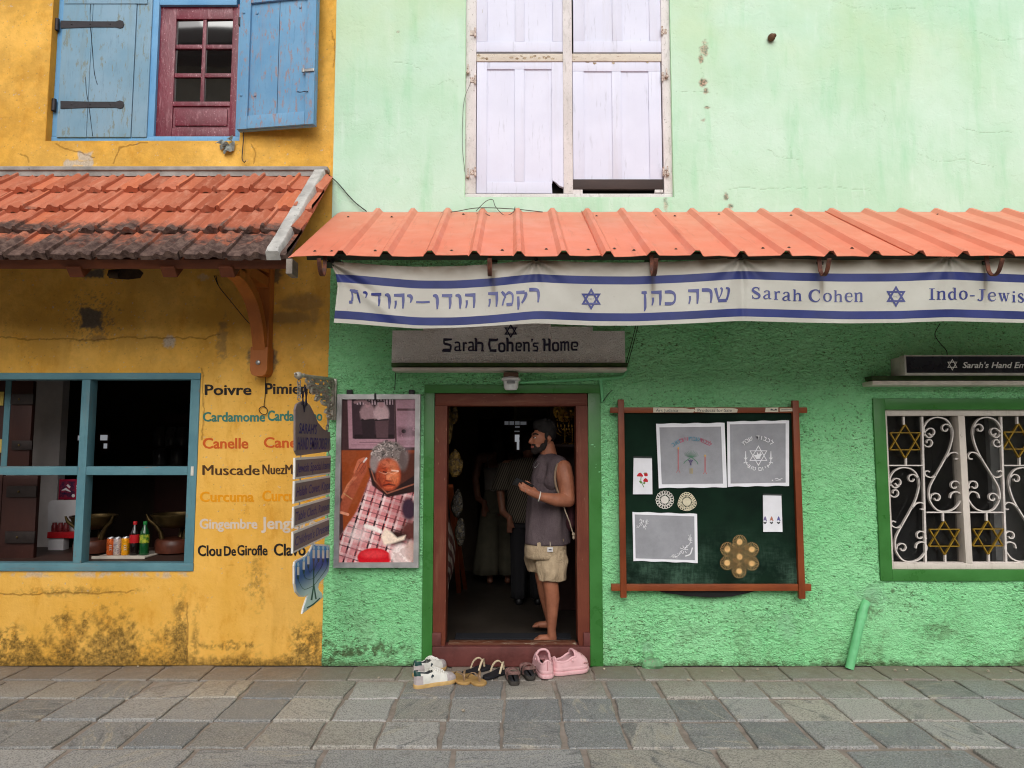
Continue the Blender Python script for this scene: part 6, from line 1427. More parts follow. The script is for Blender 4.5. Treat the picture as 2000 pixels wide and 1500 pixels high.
# sheer cloths
def sheer(name, alpha, c=(196, 198, 204)):
    n = N(name); w_ = n.noise(5, 5, .6); weave = n.noise(400, 1, .5); return n.done(n.mix(w_, mul(lin(c), .92), lin(c)), .8, n.bump(n.noise(22, 4, .6), .3, .004), spec=.1, alpha=n.math('ADD', n.math('ADD', alpha - .22, n.math('MULTIPLY', weave, .12)), n.math('MULTIPLY', n.noise(7, 6, .65, (1, 1, 1)), .32)))
M_SHEER = sheer('sheer white organdie', .50, (208, 208, 216)); M_HEM = sheer('double folded hem', .95, (240, 240, 246)); M_WTHR = mat('white embroidery thread', (226, 226, 230), .7, .06, 20, bump=0)
CY = NY + .014
def cloth(corners, label, hem=(16, 16, 16, 16), cat='cloth', group=None):
    """corners TL TR BR BL in drawing units"""
    b = MB(); nx, nz = 18, 18; TL, TR, BR, BL = [Vector((*c, 0)) for c in corners]; wd, hg = (TR - TL).length, (BL - TL).length
    ss = sorted(set([0, hem[3] / wd, 1 - hem[1] / wd, 1] + [i / nx for i in range(1, nx)])); tt = sorted(set([0, hem[0] / hg, 1 - hem[2] / hg, 1] + [i / nz for i in range(1, nz)]))
    V = []
    for t in tt:
        row_ = []
        for s in ss:
            q = (TL * (1 - s) + TR * s) * (1 - t) + (BL * (1 - s) + BR * s) * t; e = 2.2 * math.sin(s * 19 + t * 2) * (t > .97 or t < .02)
            row_.append(b.bm.verts.new(P(*zq(q.x, q.y + e), CY - .001 - .0035 * abs(math.sin(s * 7 + t * 4)) * t)))
        V.append(row_)
    eps = 1e-6
    for i in range(len(tt) - 1):
        for j in range(len(ss) - 1):
            f = b.bm.faces.new((V[i][j], V[i + 1][j], V[i + 1][j + 1], V[i][j + 1])); s, t = (ss[j] + ss[j + 1]) / 2, (tt[i] + tt[i + 1]) / 2
            f.material_index = 1 if (s < hem[3] / wd or s > 1 - hem[1] / wd or t < hem[0] / hg or t > 1 - hem[2] / hg) else 0
    c = P(*zq(*corners[3]), CY); th = thing('linen_cloth', label, cat, tuple(c), group); b.build('fabric', [M_SHEER, M_HEM], th, 'all'); return th
def emb(th, m, fn, name='embroidery'):
    k = Ink(lambda u, v, kk=0: P(u, v, CY - .0062 - kk * .0001)); fn(k); return k.build(name, m, th)
def arc_text(k, s_, cx, cy, r, a0, a1, h, up=1, bold=.01):
    """letters set one by one round an arc (drawing units, degrees clockwise from top)"""
    L = [c for c in s_]; n_ = len(L)
    for i, ch in enumerate(L):
        if ch == ' ': continue
        a = R(a0 + (a1 - a0) * i / max(1, n_ - 1)); V, Fc = type_mesh(ch, bold); x0, x1 = V[:, 0].min(), V[:, 0].max(); ph = a if up > 0 else a + math.pi
        k.k += 1; ox, oy = cx + r * math.sin(a), cy - r * math.cos(a); vs = []
        for X, Y in V:
            lx = (X - (x0 + x1) / 2) * h / .6; lyy = -(Y - .3) * h / .6; vs.append(k.b.bm.verts.new(k.f(*zq(ox + lx * math.cos(ph) - lyy * math.sin(ph), oy + lx * math.sin(ph) + lyy * math.cos(ph)), k.k % 9)))
        for f in Fc:
            try: k.b.bm.faces.new([vs[q] for q in f])
            except ValueError: pass
c1 = cloth(((362, 241), (840, 235), (857, 685), (381, 690)), 'sheer white cloth embroidered with coloured lettering and two pink candles', (26, 26, 26, 22), group='embroidered linens on the display board')
TH_ = lambda c: mat('thread %d %d %d' % c, c, .7, .1, 20, bump=0)
LK = 'לכבוד שבת'[::-1]; VY = 'ויום טוב'[::-1]
emb(c1, TH_((94, 140, 160)), lambda k: arc_text(k, VY[:3], 610, 560, 215, -36, -26, 26, 1, .012)); emb(c1, TH_((170, 96, 116)), lambda k: arc_text(k, VY[4:], 610, 560, 215, -20, -8, 26, 1, .012)); emb(c1, TH_((94, 140, 160)), lambda k: arc_text(k, LK[:3], 610, 560, 215, -2, 12, 26, 1, .012)); emb(c1, TH_((170, 96, 116)), lambda k: arc_text(k, LK[4:], 610, 560, 215, 18, 36, 26, 1, .012))
for x, y0 in ((517, 420), (704, 472)):
    emb(c1, TH_((176, 108, 112)), lambda k: (k.stroke([zq(x, y0), zq(x, 560 if x < 600 else 575)], 1.2), k.stroke([zq(x - 13, 582 if x < 600 else 592), zq(x, 560 if x < 600 else 572), zq(x + 13, 582 if x < 600 else 592)], .7)), 'embroidered_candle'); emb(c1, TH_((206, 160, 70)), lambda k: k.stroke([zq(x, y0 - 16), zq(x, y0 - 8), zq(x, y0)], [.3, 1.7, .8], 3), 'embroidered_flame')
random.seed(8)
emb(c1, TH_((92, 132, 110)), lambda k: [k.stroke([zq(608, 480), zq(608 + 52 * math.cos(a), 470 + 38 * math.sin(a) - 6)], [.4, 1.5, .2]) for a in [R(q) for q in range(-170, 0, 14)]] + [k.stroke([zq(600, 480), zq(565, 505), zq(555, 520)], .8, 3), k.stroke([zq(615, 480), zq(645, 505), zq(655, 525)], .8, 3)], 'embroidered_leaves')
emb(c1, TH_((84, 70, 116)), lambda k: [k.stroke([zq(604 + dx, 505 + dy - 4), zq(604 + dx, 505 + dy + 4)], 1.3) for dx, dy in ((-12, -8), (0, -10), (10, -8), (-6, 2), (6, 2), (0, 12), (0, 22))], 'embroidered_grapes')
emb(c1, TH_((170, 150, 90)), lambda k: [k.stroke([zq(607 + d, 552), zq(607 + d, 590)], .5) for d in (-8, 0, 8)], 'embroidered_vase')
c2 = cloth(((857, 226), (1290, 218), (1290, 674), (862, 681)), 'sheer white cloth embroidered in white with a six pointed star and dove', (20, 24, 22, 20), group='embroidered linens on the display board')
emb(c2, M_WTHR, lambda k: arc_text(k, LK, 1072, 480, 142, -42, 42, 27, 1, .012)); emb(c2, M_WTHR, lambda k: arc_text(k, VY[::1], 1077, 440, 118, 214, 146, 24, -1, .012))
emb(c2, M_WTHR, lambda k: k.star(*zq(1076, 464), 20.3, 1.5, 1.0), 'embroidered_star')
emb(c2, M_WTHR, lambda k: (k.stroke([zq(1045, 462), zq(1070, 470), zq(1100, 452)], [.5, 4.6, .5], 4), k.stroke([zq(1080, 470), zq(1066, 440)], [2, .4]), k.stroke([zq(1085, 470), zq(1090, 436)], [2, .4]), k.stroke([zq(1060, 485), zq(1090, 480)], 1)), 'embroidered_dove')
emb(c2, M_WTHR, lambda k: [(k.stroke([zq(x, 432), zq(x, 490)], [.5, 1.5]), k.stroke([zq(x - 12, 478), zq(x, 490), zq(x + 12, 478)], .6), k.stroke([zq(x, 490), zq(x + d * .2, 520), zq(x + d, 540)], .8, 3), k.stroke([zq(x - 14, 516), zq(x, 508), zq(x + 14, 516)], .8)) for x, d in ((987, 26), (1163, -26))], 'embroidered_candlestick')
emb(c2, M_WTHR, lambda k: (k.stroke([zq(1190, 628), zq(1205, 622), zq(1222, 630), zq(1243, 622)], .6, 3), k.stroke([zq(1196, 636), zq(1232, 634)], .5), k.stroke([zq(1170, 636), zq(1178, 636)], 1)), 'embroidered_mark')
c3 = cloth(((197, 856), (648, 870), (653, 1212), (204, 1198)), 'sheer white cloth with white flower sprays in two opposite corners', (18, 20, 18, 16), group='embroidered linens on the display board')
def spray(k, pts, seed):
    random.seed(seed); q = spline([(x, y, 0) for x, y in pts], 6); k.stroke([zq(v.x, v.y) for v in q], .45)
    for v in q[::3]:
        for s in (1, -1):
            a = random.uniform(0, 6.28); l_ = random.uniform(12, 20); k.stroke([zq(v.x, v.y), zq(v.x + l_ * math.cos(a), v.y + l_ * math.sin(a))], [.3, 1.0, .3])
def flower(k, x, y, r, n_=7):
    for i in range(n_): a = i * 6.283 / n_; k.stroke([zq(x + .35 * r * math.cos(a), y + .35 * r * math.sin(a)), zq(x + r * math.cos(a), y + r * math.sin(a))], [.5, 1.3, .6])
emb(c3, M_WTHR, lambda k: (flower(k, 278, 940, 26), spray(k, [(255, 905), (262, 925), (240, 965)], 3), spray(k, [(300, 910), (290, 950), (275, 970)], 4)), 'embroidered_flowers')
emb(c3, M_WTHR, lambda k: (flower(k, 556, 1120, 30), flower(k, 600, 1045, 14), flower(k, 488, 1165, 14), spray(k, [(600, 1030), (598, 1075), (570, 1105), (555, 1120)], 5), spray(k, [(470, 1170), (510, 1165), (540, 1135)], 6), k.stroke([zq(616, 1105), zq(600, 1150), zq(566, 1165)], 1.2, 4)), 'embroidered_flowers')
# packaged napkins
M_NAP = mat('folded white napkin', (226, 226, 232), .55, .05, 8, bump=.05)
for (x0, y0, x1, y1), lab, kind in (((203, 480, 336, 733), 'packed white napkin embroidered with red poppies on the display board', 0), ((1106, 740, 1242, 995), 'packed white napkin with a small border of figures on the display board', 1)):
    c = P(*zq(x0, y1), CY); th = thing('napkin_pack', lab, 'napkin', tuple(c), 'embroidered linens on the display board')
    b = MB(); b.prism([(P(*zq(*p), CY).x, P(*zq(*p), CY).z) for p in ((x0 + (0 if kind else 2), y0), (x1 - 8 if kind else x1 - 4, y0 + 3), (x1, y1), (x0 - 3 if not kind else x0 + 2, y1))], CY - .007, CY); b.build('napkin', M_NAP, th)
    b = MB(); b.prism([(P(*zq(*p), CY).x, P(*zq(*p), CY).z) for p in ((x0, y0 - 11), (x1 - 4, y0 - 9), (x1 - 4, y0 + 3), (x0, y0))], CY - .008, CY); b.build('plastic_strip', mat('clear dark plastic strip', (66, 70, 70), .2, .1, 9, bump=0), th)
    CYo = CY; 
    def em2(m, fn, nm='embroidery'):
        k = Ink(lambda u, v, kk=0: P(u, v, CY - .0078 - kk * .0001)); fn(k); return k.build(nm, m, th)
    if kind == 0:
        em2(TH_((190, 30, 44)), lambda k: [k.stroke([zq(x - r, y + 4), zq(x, y - 5), zq(x + r, y + 6)], [1.2, 4.2, 1.2], 3) for x, y, r in ((250, 602, 20), (291, 600, 10), (289, 640, 15))], 'poppy'); em2(TH_((96, 130, 70)), lambda k: (k.stroke([zq(258, 612), zq(256, 640), zq(270, 670), zq(278, 685)], .7, 3), k.stroke([zq(244, 640), zq(256, 650), zq(268, 655)], [.5, 2.6, .5]), k.stroke([zq(285, 650), zq(274, 660)], 1.8), k.stroke([zq(275, 590), zq(285, 584), zq(298, 592)], .6, 3)), 'poppy_stem')
    else:
        for x, c_ in ((1123, (110, 100, 140)), (1168, (170, 110, 90)), (1217, (90, 90, 150))):
            em2(TH_(c_), lambda k: (k.stroke([zq(x, 888), zq(x, 905)], [.8, 2.6]), k.stroke([zq(x - 12, 915), zq(x, 905), zq(x + 12, 918)], [.8, 2.4, .8])), 'figure'); em2(TH_((60, 60, 64)), lambda k: k.stroke([zq(x - 12, 926), zq(x, 935), zq(x + 10, 924)], [.6, 1.8, .6], 3), 'figure')
# doilies and the wicker mat
def ring_pts(cx, cy, r, n_, f=0): return [(cx + r * math.cos(6.2832 * i / n_ + f), cy + r * math.sin(6.2832 * i / n_ + f)) for i in range(n_)]
def loopstroke(k, cx, cy, r, n_, hw, f=0, sx_=1): p = ring_pts(cx, cy, r, n_, f); k.stroke([zq(cx + (a - cx) * sx_, b_) for a, b_ in p + [p[0]]], hw)
def doily(cx, cy, R_, col, label, petals, heart=False):
    c = P(*zq(cx, cy + R_), CY); th = thing('lace_doily', label, 'doily', tuple(c)); m = mat('lace %d' % col[0], col, .8, .1, 20, bump=.1)
    k = Ink(lambda u, v, kk=0: P(u, v, CY - .002 - kk * .0001))
    pts = ring_pts(cx, cy, R_ * .43, 20)
    k.b.bm.faces.new([k.b.bm.verts.new(k.f(*zq(a, b_), 0)) for a, b_ in pts]); k.build('doily_centre', m, th)
    k = Ink(lambda u, v, kk=0: P(u, v, CY - .003 - kk * .0001))
    for i in range(petals):
        a = 6.2832 * i / petals; rr = R_ * (1 + (.10 * math.cos(3 * a - 1.2) if heart else 0)); loopstroke(k, cx + rr * .8 * math.cos(a), cy + rr * .8 * math.sin(a), R_ * (.20 if not heart else .15), 8, .55)
        k.stroke([zq(cx + R_ * .45 * math.cos(a), cy + R_ * .45 * math.sin(a)), zq(cx + R_ * .68 * math.cos(a), cy + R_ * .68 * math.sin(a))], .5)
    loopstroke(k, cx, cy, R_ * .62, 24, .45)
    if heart: [k.stroke([zq(cx + R_ * q * (1 + .1 * math.cos(3 * a - 1.2)) * math.cos(a), cy + R_ * q * math.sin(a)) for a in [6.2832 * i / 30 for i in range(31)]], .5) for q in (.8, .95)]
    k.build('lace_edge', m, th)
doily(423, 772, 63, (216, 212, 204), 'round white lace doily pinned under the coloured embroidered cloth', 18); doily(577, 786, 66, (206, 198, 172), 'cream heart shaped lace doily pinned beside the round doily', 22, True)
wm = thing('wicker_mat', 'straw coloured mat of seven woven rosettes pinned at the lower right of the board', 'mat', tuple(P(*zq(943, 1316), CY)))
M_WICK = mat('straw wicker', (206, 160, 100), .7, .2, 30, bump=.3, c2=(226, 184, 122)); 
for cx, cy in ((945, 1170), (945, 1066), (860, 1116), (1030, 1118), (858, 1212), (1030, 1216), (942, 1270)):
    k = Ink(lambda u, v, kk=0: P(u, v, CY - .004 - kk * .0001)); 
    for i in range(20):
        a = 6.2832 * i / 20; k.stroke([zq(cx + 16 * math.cos(a), cy + 16 * math.sin(a)), zq(cx + 44 * math.cos(a), cy + 44 * math.sin(a))], .30); k.stroke([zq(cx + 44 * math.cos(a), cy + 44 * math.sin(a)), zq(cx + 49 * math.cos(a + .12), cy + 49 * math.sin(a + .12)), zq(cx + 44 * math.cos(a + .24), cy + 44 * math.sin(a + .24))], .34)
    ros = k.build('rosette', M_WICK, wm)
    k = Ink(lambda u, v, kk=0: P(u, v, CY - .006 - kk * .0001)); k.b.bm.faces.new([k.b.bm.verts.new(k.f(*zq(a, b_), 0)) for a, b_ in ring_pts(cx, cy, 20, 18)]); k.build('rosette_hub', M_WICK, ros)
for cx, cy in ((905, 1110), (990, 1112), (905, 1205), (990, 1208), (945, 1118), (943, 1222)):
    k = Ink(lambda u, v, kk=0: P(u, v, CY - .003 - kk * .0001)); random.seed(int(cx))
    for i in range(9): k.stroke([zq(cx + random.uniform(-20, 20), cy + random.uniform(-26, 26)), zq(cx + random.uniform(-20, 20), cy + random.uniform(-26, 26))], .35)
    k.build('wicker_link', mat('dark straw', (120, 88, 48), .7, .2, 30), wm)

# ------------------------------------------------------------------ lamp, conduit, drain pipe
q = P(998, 729, -.13); lt = thing('door_lamp', 'small white bulkhead lamp fixed under the ledge above the doorway', 'lamp', (q.x, q.y, q.z - .1))
b = MB(); b.box(q.x - .055, q.x + .055, q.y - .05, q.y + .05, q.z - .03, q.z + .004, .01); b.build('lamp_mount', mat('rusty brown mount', (96, 72, 58), .8, .3, 20), lt, True)
b = MB(); b.lathe([(.0, -.125), (.042, -.122), (.052, -.105), (.056, -.06), (.070, -.052), (.070, -.04), (.058, -.032), (.055, -.028)], q, 24, sy=.8); b.build('lamp_body', mat('white plastic lamp', (222, 222, 222), .35, .06, 9, bump=0), lt, 40)
b = MB(); b.box(q.x - .03, q.x + .03, q.y - .062, q.y - .04, q.z - .078, q.z - .062, .003); b.build('lamp_clip', mat('grey plastic clip', (120, 122, 124), .4, .1, 9), lt)
M_PIPEG = mat('mint painted pipe', (112, 196, 134), .45, .12, 6, c2=(126, 208, 148), worn=(84, 130, 90), wornat=.7)
b = MB(); b.tube(spline([P(1016, 747, -.06), P(1100, 743, -.035), P(1190, 738.5, -.03), P(1214, 736, -.03), P(1222, 728, -.03), P(1222, 716, -.03)], 6), .0105, 8); b.tube([P(1173, 741, -.03), P(1176, 770, -.03), P(1177, 785, -.03)], .012, 8)
b.ball(P(1173, 741, -.032), .018); tag(b.build('conduit', M_PIPEG, None, True), 'thin mint painted conduit running right from the door lamp along the ledge', 'conduit')
b = MB(); A_, B_ = P(1692, 1176, -.01), PZ(1659, 1306, .002); A2 = P(1686, 1192, -.035)
b.tube(spline([A_, A2, A2 * .35 + B_ * .65, B_], 8), .030, 16); b.tube([A2 * .97 + B_ * .03, A2 * .85 + B_ * .15], .0345, 16)
tag(b.build('drain_pipe', M_PIPEG, None, 50), 'short mint green drain pipe leaning from the roughcast wall to the pavement', 'pipe')
b = MB(); random.seed(2); q = PZ(1275, 1303, 0); b.ball(q + Vector((0, -.0, .01)), (.075, .05, .06), seg=10)
for v in b.bm.verts: v.co += Vector((random.uniform(-.012, .012), random.uniform(-.012, .012), random.uniform(-.01, .012)))
tag(b.build('stone_lump', mat('green splashed stone', (110, 160, 116), .8, .3, 14, worn=(140, 132, 116), wornat=.55)), 'small paint splashed stone lump at the foot of the green wall right of the door', 'stone')
# ------------------------------------------------------------------ footwear left at the door
class Last:
    """shell of a shoe over a last: t runs heel to toe, phi runs over the top from one side to the other"""
    def __init__(s, L, W, h, sole, bend=0.0, pw=2.4): s.L, s.W, s.h, s.sole, s.bend, s.pw = L, W, h, sole, bend, pw
    def width(s, t): return s.W * float(np.interp(t, [0, .02, .06, .15, .3, .45, .6, .72, .85, .93, .98, 1], [.05, .40, .62, .76, .80, .80, .92, 1, .90, .66, .36, .05])) / 2
    def cen(s, t): return s.bend * math.sin(t * math.pi) * s.W
    def pt(s, t, phi, off=0.0):
        w = s.width(t) + off; H = float(np.interp(t, *s.h)) + off; c, q = math.cos(phi), math.sin(phi); e = 2 / s.pw
        return Vector((t * s.L + off * (1 if t > .9 else -1 if t < .05 else 0), s.cen(t) + w * math.copysign(abs(c) ** e, c), s.sole + H * abs(q) ** e))
    def patch(s, b, t0, t1, p0, p1, off, nt=14, np_=14, keep=None, thick=.006):
        bm = bmesh.new(); V = [[bm.verts.new(s.pt(t0 + (t1 - t0) * i / nt, p0 + (p1 - p0) * j / np_, off)) for j in range(np_ + 1)] for i in range(nt + 1)]
        for i in range(nt):
            for j in range(np_):
                t, p = t0 + (t1 - t0) * (i + .5) / nt, p0 + (p1 - p0) * (j + .5) / np_
                if keep and not keep(t, p): continue
                bm.faces.new((V[i][j], V[i + 1][j], V[i + 1][j + 1], V[i][j + 1]))
        bmesh.ops.delete(bm, geom=[v for v in bm.verts if not v.link_faces], context='VERTS')
        bmesh.ops.recalc_face_normals(bm, faces=bm.faces[:]); bmesh.ops.solidify(bm, geom=bm.faces[:], thickness=thick)
        me = bpy.data.meshes.new('x'); bm.to_mesh(me); bm.free(); b.bm.from_mesh(me); bpy.data.meshes.remove(me)
    def outline(s, off=0, n=28, t0=0.0):
        ts = [t0 + (1 - t0) * (.5 - .5 * math.cos(math.pi * i / n)) for i in range(n + 1)]
        a = [(t * s.L + (off if t > .97 else -off if t < .03 else 0), s.cen(t) + s.width(t) + off) for t in ts]; c = [(t * s.L + (off if t > .97 else -off if t < .03 else 0), s.cen(t) - s.width(t) - off) for t in ts]
        return a + c[::-1]
    def slab(s, b, z0, z1, off=0, bev=.004, rise=0.0):
        pts = s.outline(off); bm = bmesh.new(); rings = []
        for z, k in ((z0, .94), (z0 + (z1 - z0) * .25, 1.0), (z1 - (z1 - z0) * .2, 1.0), (z1, .96)):
            rings.append([bm.verts.new((s.L / 2 + (x - s.L / 2) * (.985 if k < 1 else 1), y * k, z + rise * max(0, x / s.L - .75) ** 2 * 8)) for x, y in pts])
        n = len(pts)
        for A, B in zip(rings, rings[1:]):
            for i in range(n): bm.faces.new((A[i], A[(i + 1) % n], B[(i + 1) % n], B[i]))
        bm.faces.new(rings[0][::-1]); bm.faces.new(rings[-1]); bmesh.ops.recalc_face_normals(bm, faces=bm.faces[:])
        me = bpy.data.meshes.new('x'); bm.to_mesh(me); bm.free(); b.bm.from_mesh(me); bpy.data.meshes.remove(me)
def seat(heel, toe, Lm):
    """placement matrix for a shoe of length Lm"""
    a, c = PZ(*heel), PZ(*toe); d = (c - a); mid = (a + c) / 2; ang = math.atan2(d.y, d.x); s = d.length
    return ang, mid, s
def shoe_thing(name, label, heel, toe, L, group):
    ang, mid, s = seat(heel, toe, L); th = thing(name, label, 'shoe', (0, 0, 0), group); return th, ang, mid
def settle(th, ang, mid, L, roll=0):
    th.rotation_euler = (roll, 0, ang); d = Vector((math.cos(ang), math.sin(ang), 0)); th.location = Vector((mid.x, mid.y, .002)) - d * L / 2
M_SNW = mat('white leather', (222, 220, 212), .45, .08, 20, bump=.1); M_SNG = mat('grey suede', (178, 168, 168), .85, .12, 40, bump=.2); M_SNT = mat('dark green heel leather', (22, 66, 62), .5, .15, 20); M_GUM = mat('gum rubber sole', (206, 170, 112), .55, .12, 20); M_LINER = mat('grey lining', (110, 112, 116), .9, .15, 30); M_LACE = mat('white lace', (234, 232, 226), .8, .05, 30, bump=.2)
def sneaker(label, heel, toe, flip=1):
    L, W = .295, .106; th, ang, mid = shoe_thing('sneaker', label, heel, toe, L, 'pair of white sneakers')
    la = Last(L, W, ([0, .05, .18, .3, .42, .52, .64, .8, .92, 1], [.082, .09, .082, .072, .082, .078, .058, .044, .036, .012]), .026, .10 * flip)
    op = lambda t, p: not (.02 < t < .42 and .85 < p < 2.29)
    b = MB(); la.patch(b, 0, 1, 0, math.pi, 0, 40, 32, op, .006); b.build('upper', M_SNW, th, 60)
    b = MB(); la.slab(b, 0, .027, .004, rise=.006); b.build('sole', M_GUM, th, 40)
    b = MB(); la.slab(b, .026, .034, -.006); b.build('insole', M_LINER, th)
    b = MB(); la.patch(b, .03, .42, .55, 1.0, -.006, 12, 4, None, .003); la.patch(b, .03, .42, 2.14, 2.6, -.006, 12, 4, None, .003); b.build('lining', M_LINER, th, 60)
    b = MB(); la.patch(b, .74, 1, 0, math.pi, .0018, 10, 18, lambda t, p: t > .80 or p < .9 or p > 2.24, .002); b.build('toe_cap', M_SNG, th, 60)
    b = MB(); la.patch(b, 0, .17, 0, .62, .0018, 8, 6, None, .002); la.patch(b, 0, .17, 2.52, math.pi, .0018, 8, 6, None, .002); b.build('heel_counter', M_SNG, th, 60)
    b = MB(); la.patch(b, 0, .12, .6, 1.05, .0022, 6, 6, None, .003); la.patch(b, 0, .12, 2.09, 2.54, .0022, 6, 6, None, .003); la.patch(b, .0, .03, 1.0, 2.14, .003, 3, 8, None, .004); b.build('heel_tab', M_SNT, th, 60)
    b = MB(); pts = [[la.pt(t, p, .002) for p in (1.15, 1.57, 2.0)] for t in (.40, .52, .62)]
    b2 = MB(); la.patch(b2, .36, .68, 1.25, 1.9, .003, 8, 6, None, .004); b2.build('tongue', M_SNW, th, 60)
    for i in range(5):
        t = .44 + .05 * i; b.tube(spline([la.pt(t, 1.0, .003), la.pt(t + .015, 1.57, .009), la.pt(t, 2.14, .003)], 5), .0035, 6); b.tube(spline([la.pt(t, 1.05, .004), la.pt(t + .04, 1.57, .010), la.pt(t + .05, 2.1, .004)], 5), .003, 6)
    b.build('lace', M_LACE, th, True)
    for sgn, ph in ((1, .42), (-1, math.pi - .42)):   # small dark stitched rider mark on the quarter
        b = MB(); o = [la.pt(t_, ph + dp * sgn, .0025) for t_, dp in ((.36, .05), (.38, .16), (.40, .25), (.415, .16), (.43, .10), (.425, -.02), (.40, .02), (.385, -.12), (.37, -.04))]; b.poly(o); b.build('side_mark', mat('dark stitched mark', (36, 52, 62), .7, .1, 30), th)
    settle(th, ang, mid, L); return th
sneaker('white sneaker nearer the street with gum sole and grey toe cap', (805, 1346), (893, 1331))
sneaker('white sneaker standing behind its twin against the green wall foot', (816, 1322), (862, 1306), -1)
def flipflop(label, heel, toe, ms, mst, group, strap_h=.055, L=.265):
    th, ang, mid = shoe_thing('flip_flop', label, heel, toe, L, group); la = Last(L, .10, ([0, 1], [.01, .01]), .018)
    la.width = lambda t: .10 * float(np.interp(t, [0, .02, .08, .2, .35, .5, .65, .8, .9, .97, 1], [.06, .36, .62, .78, .74, .76, .94, 1, .84, .48, .06])) / 2
    b = MB(); la.slab(b, 0, .018, 0, rise=.002); b.build('sole', ms, th, 50)
    for s in (1, -1):
        b = MB(); q = spline([(L * .80, 0, .018), (L * .775, s * .004, .018 + strap_h * .55), (L * .68, s * .022, .018 + strap_h * .95), (L * .55, s * .038, .018 + strap_h * .7), (L * .44, s * .042, .018)], 6)
        b.tube(q, 1, flat=(.0065, .0028), flatdir=(.5, s * .8, .3)); b.build('strap', mst, th, 40)
    b = MB(); b.tube([(L * .80, 0, .016), (L * .785, 0, .018 + strap_h * .5)], .004, 8); b.build('toe_post', mst, th, True)
    settle(th, ang, mid, L); return th
M_TAN = mat('tan rubber sole', (178, 142, 88), .7, .12, 20, bump=.15); M_TANS = mat('bronze strap', (150, 124, 98), .35, .15, 20, metal=.3); M_BLK = mat('black foam sole', (30, 30, 36), .8, .2, 30, bump=.2); M_BLKS = mat('pale beige strap', (206, 188, 158), .45, .1, 20)
flipflop('tan flip flop partly hidden behind the white sneaker toe', (877, 1316), (916, 1341), M_TAN, M_TANS, 'pair of tan flip flops')
flipflop('tan flip flop lying free with bronze straps in front of the black pair', (902, 1318), (949, 1344), M_TAN, M_TANS, 'pair of tan flip flops')
flipflop('black flip flop with beige strap behind the tan pair nearer the doorstep', (903, 1321), (956, 1304), M_BLK, M_BLKS, 'pair of black flip flops', .066)
flipflop('black flip flop with beige strap lying right of the tan pair', (944, 1329), (994, 1309), M_BLK, M_BLKS, 'pair of black flip flops', .066)
def sandal(label, heel, toe):
    L = .235; th, ang, mid = shoe_thing('sandal', label, heel, toe, L, 'pair of brown strap sandals'); la = Last(L, .092, ([0, .2, .5, 1], [.05, .055, .055, .03]), .026)
    b = MB(); la.slab(b, 0, .026, .002, rise=.003); b.build('sole', mat('dark olive rubber sole', (62, 58, 54), .8, .2, 30), th, 50)
    b = MB(); la.slab(b, .0255, .029, -.008); b.build('footbed', mat('dark footbed', (48, 48, 52), .7, .2, 30), th, 50)
    mm = mat('dusky pink brown strap', (112, 88, 82), .6, .2, 30, c2=(150, 112, 108))
    for t0, t1, h in ((.55, .72, .052), (.80, .66, .044), (.40, .34, .066)):
        b = MB(); q = spline([(t0 * L, -.042, .02), (t0 * L, -.040, .02 + h * .7), ((t0 + t1) / 2 * L, 0, .02 + h), (t1 * L, .040, .02 + h * .7), (t1 * L, .042, .02)], 6); b.tube(q, 1, flat=(.008, .003), flatdir=(1, 0, 0)); b.build('strap', mm, th, 40)
    b = MB(); q = spline([(.36 * L, -.042, .045), (.12 * L, -.036, .075), (.015 * L, 0, .082), (.12 * L, .036, .075), (.36 * L, .042, .045)], 6); b.tube(q, 1, flat=(.010, .0032), flatdir=(0, 0, 1)); b.build('heel_strap', mm, th, 40)
    settle(th, ang, mid, L)
sandal('brown strap sandal nearer the street beside the black flip flops', (1006, 1342), (997, 1317))
sandal('brown strap sandal leaning against the pink clog', (1041, 1334), (1021, 1305))
M_CLOG = mat('pale pink foam', (226, 176, 180), .5, .06, 12, bump=.06, c2=(232, 186, 190)); M_CLOGI = mat('brown inner foam', (150, 104, 100), .7, .1, 12)
